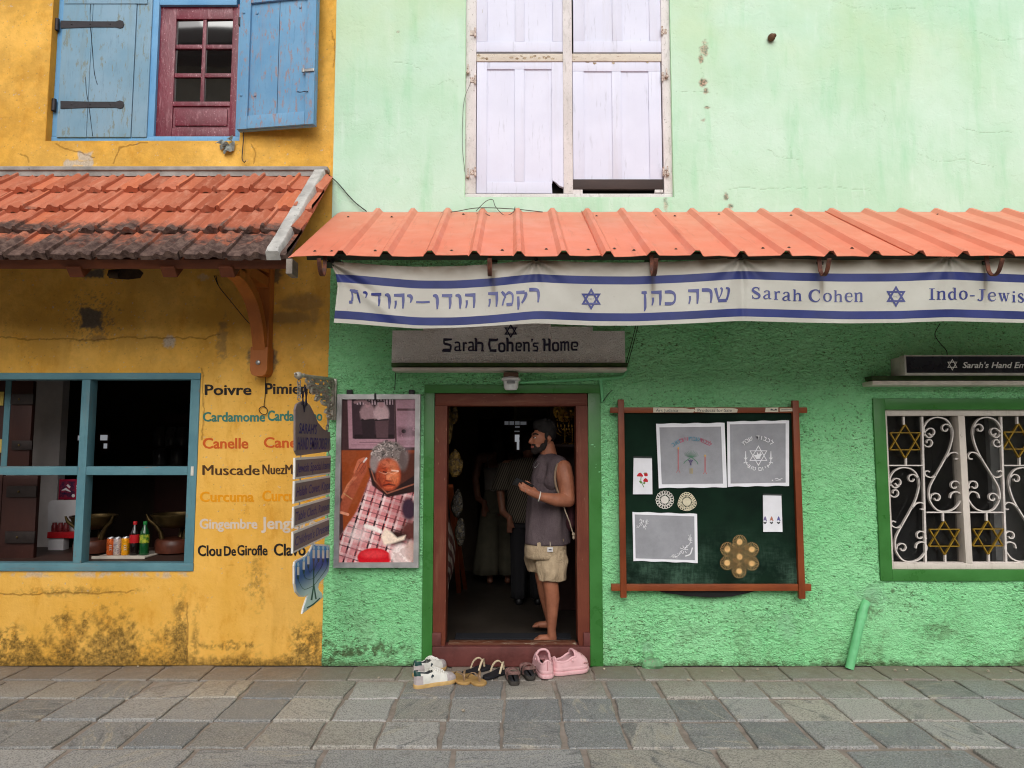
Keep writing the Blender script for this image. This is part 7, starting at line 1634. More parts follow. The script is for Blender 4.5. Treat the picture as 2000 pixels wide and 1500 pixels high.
def clog(label, heel, toe):
    L, W = .275, .128; th, ang, mid = shoe_thing('clog', label, heel, toe, L, 'pair of pink clogs')
    la = Last(L, W, ([0, .06, .2, .34, .48, .58, .7, .85, .94, 1], [.070, .076, .066, .074, .104, .112, .094, .066, .044, .015]), .046, 0, 2.7)
    op = lambda t, p: not (.03 < t < .56 and .62 < p < 2.52)
    b = MB(); la.patch(b, 0, 1, 0, math.pi, 0, 36, 28, op, .010); b.build('upper', M_CLOG, th, 60)
    b = MB(); la.slab(b, 0, .026, .006, rise=.012); la.slab(b, .0262, .052, .002, rise=.010); b.build('sole', M_CLOG, th, 50)
    b = MB(); la.slab(b, .05, .056, -.014); b.build('footbed', M_CLOGI, th)
    b = MB(); q = [la.pt(.56, .62 + 1.90 * i / 10, -.003) for i in range(11)]
    q = [la.pt(t, .62, -.003) for t in (.04, .12, .2, .34, .46)] + q + [la.pt(t, 2.52, -.003) for t in (.46, .34, .2, .12, .04)] + [la.pt(.03, p, -.003) for p in (2.1, 1.57, 1.04)]; b.tube(spline(q, 3, True), .0085, 8, closed=True); b.build('collar_rim', M_CLOG, th, True)
    for t, p in ((.66, 1.2), (.66, 1.57), (.66, 1.94), (.75, 1.0), (.75, 1.38), (.75, 1.76), (.75, 2.14), (.84, 1.2), (.84, 1.57), (.84, 1.94)):
        b = MB(); c = la.pt(t, p, .0015); n_ = (la.pt(t, p, .01) - la.pt(t, p, 0)).normalized(); b.ball(c, (.0055, .0055, .0022), seg=8); b.build('vent_hole', M_CLOGI, th)
    for s in (.36, math.pi - .36):
        b = MB(); b.ball(la.pt(.46, s, .010), (.010, .005, .010), seg=10); b.build('rivet', M_CLOG, th, True)
        for t in (.80, .87): b = MB(); b.ball(la.pt(t, s * .55 if s < 1 else math.pi - (math.pi - s) * .55, .002), (.010, .004, .005), seg=8); b.build('vent_hole', M_CLOGI, th)
    settle(th, ang, mid, L)
clog('pale pink clog with its open heel towards the street', (1070, 1327), (1053, 1302))
clog('pale pink clog lying sideways with its toe towards the right', (1084, 1318), (1143, 1309))

# ------------------------------------------------------------------ goods inside the shop window
ZC = ZV(1101, .1) + .004
M_COUNTER = wood_paint('dark wood counter', (70, 50, 42), (58, 42, 36), (92, 74, 66), .66, .5, H_, 10, .2, .35)
b = MB(); b.box(-5.5, XC - .12, .10, .95, ZC - .04, ZC, .004); b.build('shop_counter', M_COUNTER, yellow_house)
b = MB(); b.box(-5.5, XC - .12, .86, .94, .3, ZC - .041); b.build('counter_front', M_COUNTER, yellow_house)
def C_(x, y_): return (x / 3.6575, 720 + y_ / 3.6585)
def on_counter(x, y_): return PZ(*C_(x, y_), ZC)
def bottle(label, x, yb, yt, cap, liquid, lab_, txt, glassc):
    q = on_counter(x, yb); top = P(*C_(x, yt), q.y).z; H = top - ZC; r = H * .135
    th = thing('drink_bottle', label, 'bottle', tuple(q), 'drink bottles on the tray')
    prof = [(0, 0), (.86, .0), (.98, .02), (1, .06), (.96, .14), (1, .2), (.98, .5), (1, .58), (.95, .66), (.70, .76), (.42, .86), (.36, .90)]
    n = N(glassc[3]); m = n.done(lin(glassc[:3]), .08, None, spec=.7) if glassc[3] not in bpy.data.materials or True else None
    b = MB(); b.lathe([(r * a, H * h) for a, h in prof], q, 20); b.build('bottle_body', m, th, 50)
    b = MB(); b.lathe([(r * .42, H * .90), (r * .44, H * .91), (r * .44, H * .985), (r * .38, H)], q, 16); b.build('cap', cap, th, 40)
    b = MB(); b.lathe([(r * 1.012, H * .36), (r * 1.015, H * .37), (r * 1.015, H * .60), (r * 1.012, H * .61)], q, 20); l_ = b.build('bottle_label', lab_, th, 40)
    return th
M_RED = mat('red print', (186, 26, 34), .4, .1, 20, bump=0); M_GRC = mat('green cap', (30, 130, 60), .4, .1, 20, bump=0); M_LIME_ = mat('green and yellow label', (40, 140, 50), .4, .4, 40, bump=0, c2=(190, 190, 60))
tb = MB(); q0, q1 = on_counter(668, 1357), on_counter(1040, 1352)
tb.box(q0.x, q1.x + .02, q0.y - .02, q0.y + .34, ZC + .001, ZC + .012, .005); tb.box(q0.x - .003, q1.x + .023, q0.y - .024, q0.y - .0205, ZC + .001, ZC + .022, .002)
tag(tb.build('tray', mat('pale plastic tray', (196, 186, 172), .5, .08, 8)), 'pale serving tray under the cans and bottles on the shop counter', 'tray')
zc0 = ZC; ZC = ZC + .0125
bottle('dark cola bottle with red cap and red label on the tray', 956, 1330, 1090, M_RED, None, M_RED, None, (22, 12, 10, 'dark cola'))
bottle('green lemonade bottle with green cap right of the cola bottle', 1028, 1330, 1090, M_GRC, None, M_LIME_, None, (16, 74, 36, 'green plastic'))
for x, yt, c, lab in ((788, 1205, (206, 96, 40), 'orange drink can leftmost of the three on the tray'), (836, 1205, (176, 160, 172), 'silver and red drink can in the middle of the three'), (893, 1203, (226, 156, 24), 'yellow drink can beside the cola bottle')):
    q = on_counter(x, 1330); H = P(*C_(x, yt), q.y).z - ZC; r = .030
    th = thing('drink_can', lab, 'can', tuple(q), 'drink cans on the tray')
    b = MB(); b.lathe([(r * .8, 0), (r, H * .06), (r, H * .90), (r * .94, H * .94)], q, 20); b.build('can_body', mat('can print %d' % c[0], c, .3, .12, 50, bump=0, metal=.3, c2=(222, 206, 190) if c[0] < 200 else mul(c, 1.1) if max(c) <= 1 else tuple(min(255, k * 1.12) for k in c)), th, 40)
    b = MB(); b.lathe([(r * .94, H * .94), (r * .84, H * .975), (r * .80, H), (r * .76, H * .98), (.001, H * .975)], q, 20); b.build('can_lid', mat('bright can metal', (190, 190, 192), .25, .05, 20, metal=.8, bump=0), th, 40)
    k = Ink(lambda u, v, kk=0: P(u, v, q.y - r - .001 - kk * .0001)); uu, vv = C_(x, 1265)
    for i in range(3): k.stroke([(uu - 2.6, vv + 1 + i * 4), (uu, vv - 1 + i * 4), (uu + 2.6, vv + .5 + i * 4)], .55)
    k.build('can_print', mat('white can print', (214, 208, 200), .4, .1, 9, bump=0), th)
ZC = zc0
M_BRASS = mat('aged brass', (84, 68, 40), .38, .25, 14, metal=.75, bump=.15); M_TEAKB = mat('oiled teak block', (84, 42, 28), .45, .25, 10, bump=.15)
def bowl(label, xc, yb, ytop, wx, side):
    q = on_counter(xc, yb); q.y += .12; k_ = (P(*C_(xc + 100, yb), q.y).x - P(*C_(xc, yb), q.y).x) / 100; Wd = wx * k_; H = P(*C_(xc, ytop), q.y).z - ZC
    th = thing('brass_bowl_stand', label, 'bowl', (q.x, q.y, ZC))
    b = MB(); c = Vector((q.x, q.y, ZC)); b.lathe([(Wd * .62, .004), (Wd * .80, .012), (Wd * .84, H * .2), (Wd * .80, H * .34), (Wd * .74, H * .37)], c, 26); b.build('wooden_base', M_TEAKB, th, 40)
    b = MB(); b.lathe([(Wd * .1, H * .62), (Wd * .55, H * .66), (Wd * .86, H * .78), (Wd * .96, H * .92), (Wd * 1.04, H * .97), (Wd * 1.04, H), (Wd * .96, H * .99), (Wd * .85, H * .85), (Wd * .5, H * .74), (.001, H * .72)], c, 30); b.build('bowl', M_BRASS, th, 50)
    for a in (200, 340, 90):
        a = R(a); d = Vector((math.cos(a), math.sin(a), 0)); b = MB()
        b.tube(spline([c + d * Wd * .52 + Vector((0, 0, H * .34)), c + d * Wd * .58 + Vector((0, 0, H * .52)), c + d * Wd * .72 + Vector((0, 0, H * .70)), c + d * Wd * 1.06 + Vector((0, 0, H * .86)), c + d * Wd * 1.16 + Vector((0, 0, H * .98))], 6), [.020, .018, .016, .015, .008], 10) if False else b.tube(spline([c + d * Wd * .52 + Vector((0, 0, H * .34)), c + d * Wd * .60 + Vector((0, 0, H * .54)), c + d * Wd * .80 + Vector((0, 0, H * .72)), c + d * Wd * 1.10 + Vector((0, 0, H * .86)), c + d * Wd * 1.2 + Vector((0, 0, H * 1.0))], 1), [.020, .018, .016, .014, .008], 10)
        b.build('horn_leg', M_BRASS, th, True)
bowl('brass bowl on horn shaped legs and a round wooden block behind the teal mullion', 597, 1335, 1048, 150, 0)
bowl('brass bowl on horn shaped legs at the right end of the counter', 1195, 1332, 1034, 158, 1)
# white drinks rack with red shelf, red card on it
q = PZ(*C_(450, 1312), ZC); yk = q.y + .1
def fx_(x0, y0, x1, y1, dep, m, name, par, y=None, bev=.003): b = MB(); b.pbox(*C_(x0, y0), *C_(x1, y1), yk if y is None else y, dep, bev); return b.build(name, m, par, 30)
rk = thing('display_rack', 'white counter display rack with a red shelf beside the grey wall', 'rack', (q.x, yk, ZC))
M_RKW = mat('white plastic rack', (206, 202, 204), .4, .05, 8, bump=0)
b = MB(); pr_ = [C_(x, y_) for x, y_ in ((342, 1170), (342, 985), (350, 955), (372, 941), (640, 936), (640, 1170))]; b.prism([(P(u, v, yk + .1).x, P(u, v, yk + .1).z) for u, v in pr_], yk + .1, yk + .12); b.build('rack_back', M_RKW, rk)
fx_(336, 1168, 590, 1212, .10, M_RED, 'rack_shelf', rk); fx_(342, 1213, 452, 1322, .08, M_RKW, 'rack_stand', rk, yk + .02)
for x in (388, 430, 472):
    b = MB(); c = P(*C_(x, 1168), yk + .05); b.lathe([(.022, 0), (.024, .01), (.024, .055), (.018, .065), (.018, .08), (.001, .081)], c, 14); tag(b.build('sweet_jar', mat('red sweets in jar', (120, 40, 44), .3, .3, 60, bump=0), None, 40), {388: 'small jar of red sweets leftmost on the red rack shelf', 430: 'small jar of red sweets in the middle of the red rack shelf', 472: 'small jar of red sweets nearest the teal mullion'}[x], 'jar', 'jars on the red shelf')
b = MB(); b.pbox(*C_(420, 790), *C_(600, 936), yk + .095, .004, .001); cd = thing('advert_card', 'red printed card standing on top of the white display rack', 'card', tuple(P(*C_(500, 936), yk + .095))); b.build('card', mat('dark red print', (140, 20, 48), .4, .1, 9, bump=0), cd)
b = MB(); b.pbox(*C_(428, 806), *C_(535, 920), yk + .0935, .001); b.build('card_picture', mat('dark blue patterned print', (30, 34, 78), .4, .5, 40, bump=0, c2=(150, 40, 60)), cd)
b = MB(); c = P(*C_(524, 908), yk + .092); b.lathe([(.014, 0), (.014, .001)], c, 16, axis='Y'); b.build('card_roundel', mat('white print', (216, 212, 214), .4, .05, 9, bump=0), cd)
k = Ink(lambda u, v, kk=0: P(u, v, yk + .0925 - kk * .0001)); [k.stroke([C_(546, y_), C_(590, y_)], 1.6) for y_ in (838, 856, 882)]; k.stroke([C_(440, 870), C_(470, 860), C_(505, 880)], [.6, 2.4, .6]); k.stroke([C_(480, 830), C_(500, 850)], 2); k.build('card_print', mat('white print', (216, 212, 214), .4, .05, 9, bump=0), cd)
# inside leaves of the window, standing open
def inner_leaf(x0, y0, x1, y1, straps, lab):
    o = fx_(x0, y0, x1, y1, .04, M_INLEAF, 'inner_shutter', yellow_house, .34); o['label'] = lab
    for a, c, y_, h in straps:
        s_ = fx_(a, y_, c, y_ + h, .02, M_INIRON, 'strap_hinge', o, .318)
        b = MB(); b.ball(P(*C_((a + c) / 2 - 20, y_ + h / 2), .316), (.010, .006, .010), seg=8); b.build('stud', M_BRASS, o)
M_INLEAF = wood_paint('dark brown inner shutter', (62, 34, 28), (50, 28, 24), (84, 56, 46), .66, .5, V_, 10, .3, .35); M_INIRON = mat('dark iron strap', (46, 38, 36), .5, .2, 20, metal=.3)
inner_leaf(68, 88, 222, 700, ((74, 236, 180, 76), (82, 226, 514, 66)), 'dark brown upper inner leaf with two iron straps'); inner_leaf(6, 765, 252, 1384, ((44, 258, 838, 82), (34, 246, 1164, 84)), 'dark brown lower inner leaf with two iron straps')
fx_(22, 70, 66, 700, .05, M_TEAL, 'inner_post', yellow_house, .37); fx_(-300, 70, 21, 1384, .04, M_INLEAF, 'inner_shutter', yellow_house, .40)
fx_(-20, 165, 24, 264, .01, mat('yellow fitting', (206, 180, 90), .6, .1, 9), 'shutter_plate', yellow_house, .395); fx_(-20, 505, 10, 600, .01, mat('yellow fitting', (206, 180, 90), .6, .1, 9), 'shutter_plate', yellow_house, .395)
b = MB(); b.box(P(*C_(-900, 600), 1.25).x, P(*C_(424, 600), 1.25).x, 1.25, 1.35, .3, 2.75); b.build('inner_wall', M_GREYWALL, yellow_house)
sh_ = MB(); y_ = 2.6; xa, xb = P(*C_(1100, 560), y_).x, P(*C_(1340, 560), y_).x
for yy in (556, 692): sh_.box(xa - .1, xb + .1, y_, y_ + .25, P(*C_(1200, yy), y_).z - .02, P(*C_(1200, yy), y_).z, .003)
sh_.box(xa - .1, xb + .1, y_ + .251, y_ + .27, .3, P(*C_(1200, 440), y_).z + .2); tag(sh_.build('back_shelf', M_INLEAF), 'dark wooden shelving at the back of the yellow shop', 'shelf')
for i, (x, yy) in enumerate(((1140, 556), (1225, 556), (1300, 556), (1140, 692), (1265, 692))):
    b = MB(); c = P(*C_(x, yy), y_ + .1); b.lathe([(.07, 0), (.075, .02), (.075, .17), (.06, .19), (.06, .22), (.001, .225)], c, 18)
    tag(b.build('spice_jar', mat('dusky glass jar', (76, 74, 76), .2, .2, 9, bump=0), None, 40), ['glass jar at the left end of the upper back shelf', 'glass jar in the middle of the upper back shelf', 'glass jar at the right end of the upper back shelf', 'glass jar at the left of the lower back shelf', 'glass jar at the right of the lower back shelf'][i], 'jar', 'jars on the back shelf')
def glow(name, c, s): n = N(name); return n.done(c, .5, emit=c, estr=s)
bw = thing('back_window', 'small bright rear window glimpsed deep inside the yellow shop', 'window', tuple(P(*C_(640, 590), 3.55)))
M_DAY = glow('daylight through rear window', (.9, .93, 1.0), .22)
for x0, y0, x1, y1 in ((556, 478, 582, 512), (716, 474, 764, 512), (740, 535, 762, 570), (562, 560, 580, 590)):
    b = MB(); b.pbox(*C_(x0, y0), *C_(x1, y1), 3.56, .01); b.build('pane', M_DAY, bw)
b = MB(); b.pbox(*C_(540, 430), *C_(790, 640), 3.575, .02); b.build('frame', M_INLEAF, bw)

# ------------------------------------------------------------------ goods just inside the doorway
def D_(x, y_): return (830 + x / 2.5857, 740 + y_ / 2.5862)
n = N('crinkled gold plastic'); c = n.mix(n.ramp(n.noise(30, 5, .7), .35, .7), lin((66, 50, 26)), lin((150, 118, 52))); M_CRINK = n.done(c, .22, n.bump(n.noise(26, 5, .7), 1.0, .03), spec=.7)
n = N('crinkled clear bag'); c = n.mix(n.ramp(n.noise(30, 5, .7), .45, .7), lin((34, 30, 26)), lin((96, 84, 60))); M_CLEAR = n.done(c, .2, n.bump(n.noise(24, 5, .7), 1.0, .03), spec=.7)
random.seed(12)
for i, (x0, y0, x1, y1, m, lab) in enumerate(((104, 138, 140, 330, M_CRINK, 'long gold wrapped packet hanging at the top left of the doorway'), (128, 130, 168, 230, M_CRINK, 'short gold wrapped packet hanging beside the door head'), (108, 352, 192, 500, M_CRINK, 'bulging gold wrapped bundle hanging halfway up the left jamb'), (132, 560, 196, 700, M_CLEAR, 'crinkled clear plastic bag hanging below the gold bundle'), (150, 700, 206, 840, M_CLEAR, 'lowest crinkled plastic bag beside the leaning wooden post'))):
    y = .42 + .05 * i; c = P(*D_((x0 + x1) / 2, (y0 + y1) / 2), y); rx = abs(P(*D_(x1, y0), y).x - P(*D_(x0, y0), y).x) / 2; rz = abs(P(*D_(x0, y0), y).z - P(*D_(x0, y1), y).z) / 2
    b = MB(); b.ball((0, 0, 0), (rx, rx * .8, rz), seg=28)
    for v in b.bm.verts:
        p = v.co * 14; k_ = mnoise.noise(p + Vector((i * 5, 0, 0))) * .9 + mnoise.noise(p * 2.3) * .5; v.co *= 1 + .22 * k_; v.co.z += .1 * rz * k_
        v.co.x *= 1 - .35 * max(0, v.co.z / rz)
    b.xform(Matrix.Translation(c)); tag(b.build('wrapped_packet', m, None, 'all'), lab, 'packet', 'wrapped goods hanging by the door')
b = MB(); b.beam(PZ(*D_(172, 1078), .13) + Vector((0, 0, .0)), P(*D_(128, 540), .62), .045, .03, .003, up=Vector((0, 1, 0))); b.beam(PZ(*D_(186, 1070), .13) + Vector((.03, .1, 0)), P(*D_(128, 545), .66), .04, .03, .003, up=Vector((0, 1, 0)))
tag(b.build('folding_stand', M_TEAKV), 'folding wooden stand leaning inside the left of the doorway', 'stand')
n = N('striped woven cloth'); x_ = n.sep(n.pos())[0]; z_ = n.sep(n.pos())[2]; w_ = n.math('FRACT', n.math('MULTIPLY', n.math('ADD', x_, n.math('MULTIPLY', z_, .35)), 26.0)); c = n.mix(n.ramp(w_, .45, .55), lin((84, 52, 48)), lin((150, 136, 124))); M_STRIPE = n.done(c, .9)
b = MB(); V = []
for i in range(14):
    t = i / 13; row_ = []
    for j in range(9):
        s = j / 8; u, v = D_(100 + s * (18 + 36 * math.sin(math.pi * min(1, t * 1.15))), 690 + 410 * t - 60 * (1 - s) * 0); q = P(u, v, .36 + .05 * math.sin(s * 9 + t * 3)); row_.append(b.bm.verts.new(q))
    V.append(row_)
for i in range(13):
    for j in range(8): b.bm.faces.new((V[i][j], V[i + 1][j], V[i + 1][j + 1], V[i][j + 1]))
bmesh.ops.solidify(b.bm, geom=b.bm.faces[:], thickness=.004); tag(b.build('hanging_cloth', M_STRIPE, None, 'all'), 'striped woven cloth hanging inside the left jamb of the doorway', 'cloth')
q0, q1 = PZ(888, 1249, .126), PZ(1113, 1238.5, .126); b = MB(); b.box(q0.x, q1.x, max(.20, q0.y), q1.y, .1245, .137, .004); tag(b.build('door_mat', mat('dark grey door mat', (26, 28, 34), .95, .3, 90, bump=.6)), 'dark grey door mat lying just inside the doorway', 'mat')
pf = thing('framed_picture', 'framed print on the partition above the visitors inside the shop', 'picture', tuple(P(*D_(540, 210), 2.9)))
b = MB(); b.pbox(*D_(450, 136), *D_(628, 212), 2.9, .03, .004); b.build('picture_frame', mat('dull gilt frame', (120, 104, 70), .5, .2, 20), pf); b = MB(); b.pbox(*D_(462, 146), *D_(616, 203), 2.895, .004); b.build('picture_mount', mat('dull beige mount', (96, 84, 64), .6, .2, 6), pf)
b = MB(); b.box(P(*D_(262, 200), 3.2).x, P(*D_(640, 200), 3.2).x, 3.2, 3.26, P(*D_(400, 205), 3.2).z, 2.6); b.build('inner_lintel', M_DARKWALL, green_house)
b = MB(); b.box(P(*D_(250, 200), 3.22).x - .5, P(*D_(268, 200), 3.22).x, 3.2, 3.3, .1, 2.6); b.build('inner_partition', M_DARKWALL, green_house)
bw = thing('rear_window', 'bright barred rear window seen through the shop between the visitors', 'window', tuple(P(*D_(455, 360), 6.5)))
M_DIM = glow('dim light through slats', (.9, .93, 1.0), .05)
for x0, y0, x1, y1 in ((402, 214, 422, 232), (427, 214, 450, 232), (455, 214, 478, 232), (482, 216, 512, 232), (455, 238, 478, 247), (452, 262, 478, 268), (454, 282, 477, 318), (464, 318, 476, 358)):
    b = MB(); b.pbox(*D_(x0, y0), *D_(x1, y1), 6.52, .01); b.build('pane', M_DIM if y1 < 275 else M_DAY, bw)
b = MB(); b.pbox(*D_(395, 206), *D_(520, 380), 6.55, .02); b.build('frame', M_INLEAF, bw)
# shelf with brass candelabra on the right
yS = .85; zsf = P(*D_(700, 330), yS).z
b = MB(); b.box(P(*D_(640, 330), yS).x, 1.5, yS - .05, yS + .3, zsf - .025, zsf, .003); b.box(P(*D_(640, 330), yS).x, 1.5, yS + .301, yS + .32, .13, 2.3); b.box(P(*D_(758, 330), yS).x - .005, P(*D_(770, 330), yS).x, yS - .06, yS - .051, P(*D_(758, 398), yS).z, P(*D_(758, 308), yS).z, .002)
tag(b.build('wall_shelf', M_INLEAF), 'dark wall shelf behind the standing man on the right of the doorway', 'shelf')
M_GOLDB = mat('polished brass', (190, 146, 66), .25, .15, 20, metal=.85, bump=0)
def candelabrum(xc, yb, sc_, lab):
    c = P(*D_(xc, yb), yS + .03); b = MB(); b.lathe([(.035 * sc_, 0), (.03 * sc_, .01 * sc_), (.008 * sc_, .02 * sc_), (.006 * sc_, .10 * sc_), (.01 * sc_, .11 * sc_), (.005 * sc_, .16 * sc_)], c, 14)
    for r in (.03, .055, .08): b.tube([c + Vector((r * sc_ * math.cos(a), 0, (.135 - .6 * 0) * sc_ + -r * .9 * sc_ * math.sin(a))) for a in [math.pi * i / 12 for i in range(13)]], .0035 * sc_, 6)
    for r in (-.08, -.055, -.03, 0, .03, .055, .08): b.lathe([(.006 * sc_, .135 * sc_), (.009 * sc_, .145 * sc_), (.009 * sc_, .155 * sc_)], c + Vector((r * sc_, 0, 0)), 8)
    tag(b.build('candelabrum', M_GOLDB, None, 40), lab, 'candelabrum', 'brass candelabra on the shelf')
candelabrum(708, 330, 1.1, 'brass seven branched candelabrum on the shelf behind the man'); candelabrum(745, 330, .9, 'smaller brass candelabrum beside the door jamb on the shelf')
c = P(*D_(705, 160), yS + .1); b = MB(); b.lathe([(.0, 0), (.09, .004), (.10, .012), (.102, .016), (.001, .017)], c, 28, axis='Y'); b.build  # plate
pl_ = tag(b.build('brass_plate', M_GOLDB, None, 40), 'round brass plate with six cups hanging at the top right of the doorway', 'plate')
for i in range(6): b = MB(); a = i * 1.047; b.lathe([(.016, 0), (.02, .012), (.014, .016)], c + Vector((.062 * math.cos(a), -.018, .062 * math.sin(a))), 12, axis='Y'); b.build('plate_cup', M_GOLDB, pl_, 40)
for i, x in enumerate((668, 700, 728)):
    b = MB(); q = P(*D_(x, 200), yS + .06); b.tube([q + Vector((0, 0, .05)), q], .004, 6); b.ball(q + Vector((0, 0, -.01)), .016); b.ball(q + Vector((0, 0, -.04)), (.010, .010, .018)); tag(b.build('brass_pendant', M_GOLDB, None, True), ['brass pendant hanging leftmost under the round plate', 'brass pendant hanging in the middle under the round plate', 'brass pendant hanging nearest the right door jamb'][i], 'pendant', 'brass pendants')

# ------------------------------------------------------------------ the house across the street, seen only in the window panes
oh = thing('opposite_house', 'two storey house across the street mirrored in the maroon window panes', 'house', (0, -14, 0))
b = MB(); b.box(-11.2, -6.2, -15.2, -14, 0, 12.5).box(-30, -11.21, -15.2, -14, 0, 3.2).box(-6.19, 30, -15.2, -14, 0, 3.2); b.build('wall', mat('pale cream plaster', (226, 216, 196), .85, .1, 2), oh)  # tall middle shaped for the pane reflections; cream and low wings for bounce light
for x0, x1, ze in ((-11.6, -6.0, 12.5), (-30, -11.6, 3.2), (-6.0, 30, 3.2)):
    b = MB(); b.box(x0, x1, -13.2, -13.1, ze - .15, ze); b.poly([(x0, -13.1, ze + .01), (x1, -13.1, ze + .01), (x1, -16, ze + 2.2), (x0, -16, ze + 2.2)]); b.poly([(x0, -18.9, ze), (x1, -18.9, ze), (x1, -16, ze + 2.2), (x0, -16, ze + 2.2)]); b.build('roof', mat('dark roof tile', (92, 62, 48), .8, .25, 6), oh)

# crumbs of mortar and grit at the wall foot
random.seed(21); M_CHIP = mat('mortar chip', (170, 158, 140), .9, .25, 40, bump=.3); proto = None
for u, v in ((1480, 1309), (1748, 1311), (1771, 1310), (1930, 1312), (1974, 1313), (1560, 1332), (905, 1390), (270, 1303), (1180, 1308), (740, 1325), (1410, 1312), (1345, 1330)):
    q = PZ(u, v, .004); r0 = random.uniform(.007, .014)
    if proto is None:
        b = MB(); b.ball((0, 0, 0), (1, .8, .6), seg=8)
        for w_ in b.bm.verts: w_.co *= random.uniform(.75, 1.2)
        b.xform(Matrix.Scale(.010, 4)); proto = tag(b.build('pebble', M_CHIP), 'tiny pale mortar crumb lying on the pavement near the wall foot', 'pebble', 'mortar crumbs on the pavement'); proto.location = q
    else: o = proto.copy(); COL.objects.link(o); o.location = q; o.rotation_euler = (0, 0, random.uniform(0, 6)); o.scale = (r0 / .010,) * 3
# ------------------------------------------------------------------ people
MY = .27; KM = .0012315
def Q(x, y, d=0.0):
    """man's drawing units (enlarged survey of the doorway) -> world; d is depth away from the street"""
    q = P(960 + x / 3.2611, 800 + y / 3.2609, MY); return Vector((q.x, MY + d, q.z))
def skin_mat(name, a, b_):
    n = N(name); c = n.mix(n.ramp(n.noise(14, 5, .6), .3, .7), lin(a), lin(b_)); n.b.inputs['Subsurface Weight'].default_value = .08; n.b.inputs['Subsurface Radius'].default_value = (.02, .008, .004)
    return n.done(c, .5, n.bump(n.noise(140, 3, .6), .12, .002), spec=.3)
M_SKIN = skin_mat('tanned skin', (140, 88, 66), (164, 106, 80)); M_HAIR = mat('short black hair', (24, 20, 19), .75, .3, 60, bump=.9, bs=260); M_BEARD = mat('trimmed dark beard', (34, 26, 23), .8, .35, 90, bump=.8, bs=300)
r = lambda k: k * KM
man = thing('person', 'barefoot bearded man in sleeveless charcoal top and khaki shorts standing in the doorway', 'person', tuple(Q(350, 1462)))
toeL = [(268, 1459, -.075), (271, 1459, -.055), (276, 1460, -.036), (282, 1460, -.018), (290, 1461, -.002)]
S = []
# torso and neck under the clothes
S += [((Q(365, 640, 0)), (r(112), .105, r(190))), ((Q(362, 460, 0)), (r(100), .125, r(130))), ((Q(350, 850, 0)), (r(100), .112, r(100)))]
S += [(Q(352, 230, .005), Q(372, 345, .01), r(50), r(60)), (Q(375, 345, 0), Q(445, 372, -.125), r(58), r(56)), (Q(365, 345, .02), Q(330, 380, .125), r(55), r(52))]
# near arm: shoulder, elbow, forearm
S += [(Q(447, 372, -.135), Q(462, 450, -.16), r(56), r(54)), (Q(462, 450, -.16), Q(476, 565, -.185), r(54), r(43)), (Q(476, 565, -.185), Q(400, 560, -.235), r(44), r(40)), (Q(400, 560, -.235), Q(302, 537, -.275), r(40), r(25)), (Q(302, 537, -.275), Q(270, 520, -.285), r(25), r(25))]
# far arm, mostly behind the chest
S += [(Q(330, 385, .135), Q(300, 560, .16), r(46), r(36)), (Q(300, 560, .16), Q(250, 700, .12), r(35), r(24)), (Q(250, 700, .12), Q(240, 760, .11), r(26), r(20))]
# legs
S += [(Q(380, 900, -.062), Q(372, 1085, -.080), r(64), r(50)), (Q(372, 1085, -.085), Q(384, 1190, -.08), r(48), r(45)), (Q(384, 1190, -.08), Q(379, 1395, -.075), r(45), r(26)), (Q(379, 1395, -.075), Q(383, 1440, -.07), r(27), r(29)), (Q(385, 1442, -.07), Q(310, 1445, -.055), r(27), r(23)), (Q(318, 1444, -.055), Q(290, 1452, -.045), r(22), r(15))]
S += [(Q(318, 900, .066), Q(330, 1085, .085), r(62), r(48)), (Q(330, 1085, .085), Q(346, 1190, .10), r(46), r(43)), (Q(346, 1190, .10), Q(376, 1365, .15), r(43), r(25)), (Q(376, 1365, .15), Q(384, 1400, .16), r(25), r(27)), (Q(384, 1402, .16), Q(312, 1405, .17), r(25), r(21)), (Q(312, 1405, .17), Q(286, 1411, .175), r(20), r(14))]
for x, y, d in toeL: S += [(Q(300, 1450, d * .9 - .008), Q(x + 4, y - 6, d), r(11), r(8.5))]
for i in range(5): S += [(Q(298, 1408, .15 + .018 * i), Q(270 + 4 * i, 1412, .145 + .018 * i), r(11), r(8))]
# head: skull, face, jaw, nose, brow, lips, ear
S += [(Q(338, 148, 0), (r(66), .070, r(78))), (Q(305, 190, -.012), (r(52), .055, r(68))), (Q(292, 236, -.018), (r(40), .045, r(40))), (Q(322, 232, -.005), (r(46), .052, r(36))),
      (Q(259, 178, -.026), Q(243, 207, -.032), r(8), r(11)), (Q(252, 212, -.026), (r(11), .015, r(8))), (Q(266, 160, -.03), Q(290, 158, -.055), r(11), r(9)), (Q(262, 160, -.01), Q(268, 160, .02), r(10), r(9)), (Q(276, 262, -.02), (r(19), .022, r(17))),
      (Q(258, 232, -.026), Q(270, 234, -.042), r(6), r(5)), (Q(258, 242, -.026), Q(270, 243, -.042), r(6.5), r(5)), (Q(288, 200, -.048), (r(22), .014, r(20)))]
# palm
S += [(Q(270, 520, -.285), Q(232, 505, -.30), r(26), r(22)), (Q(262, 500, -.278), Q(226, 488, -.29), r(19), r(16))]
me = blob(S, .0052, 5, M_SKIN, 'body'); body = link_mesh('body', me, man)
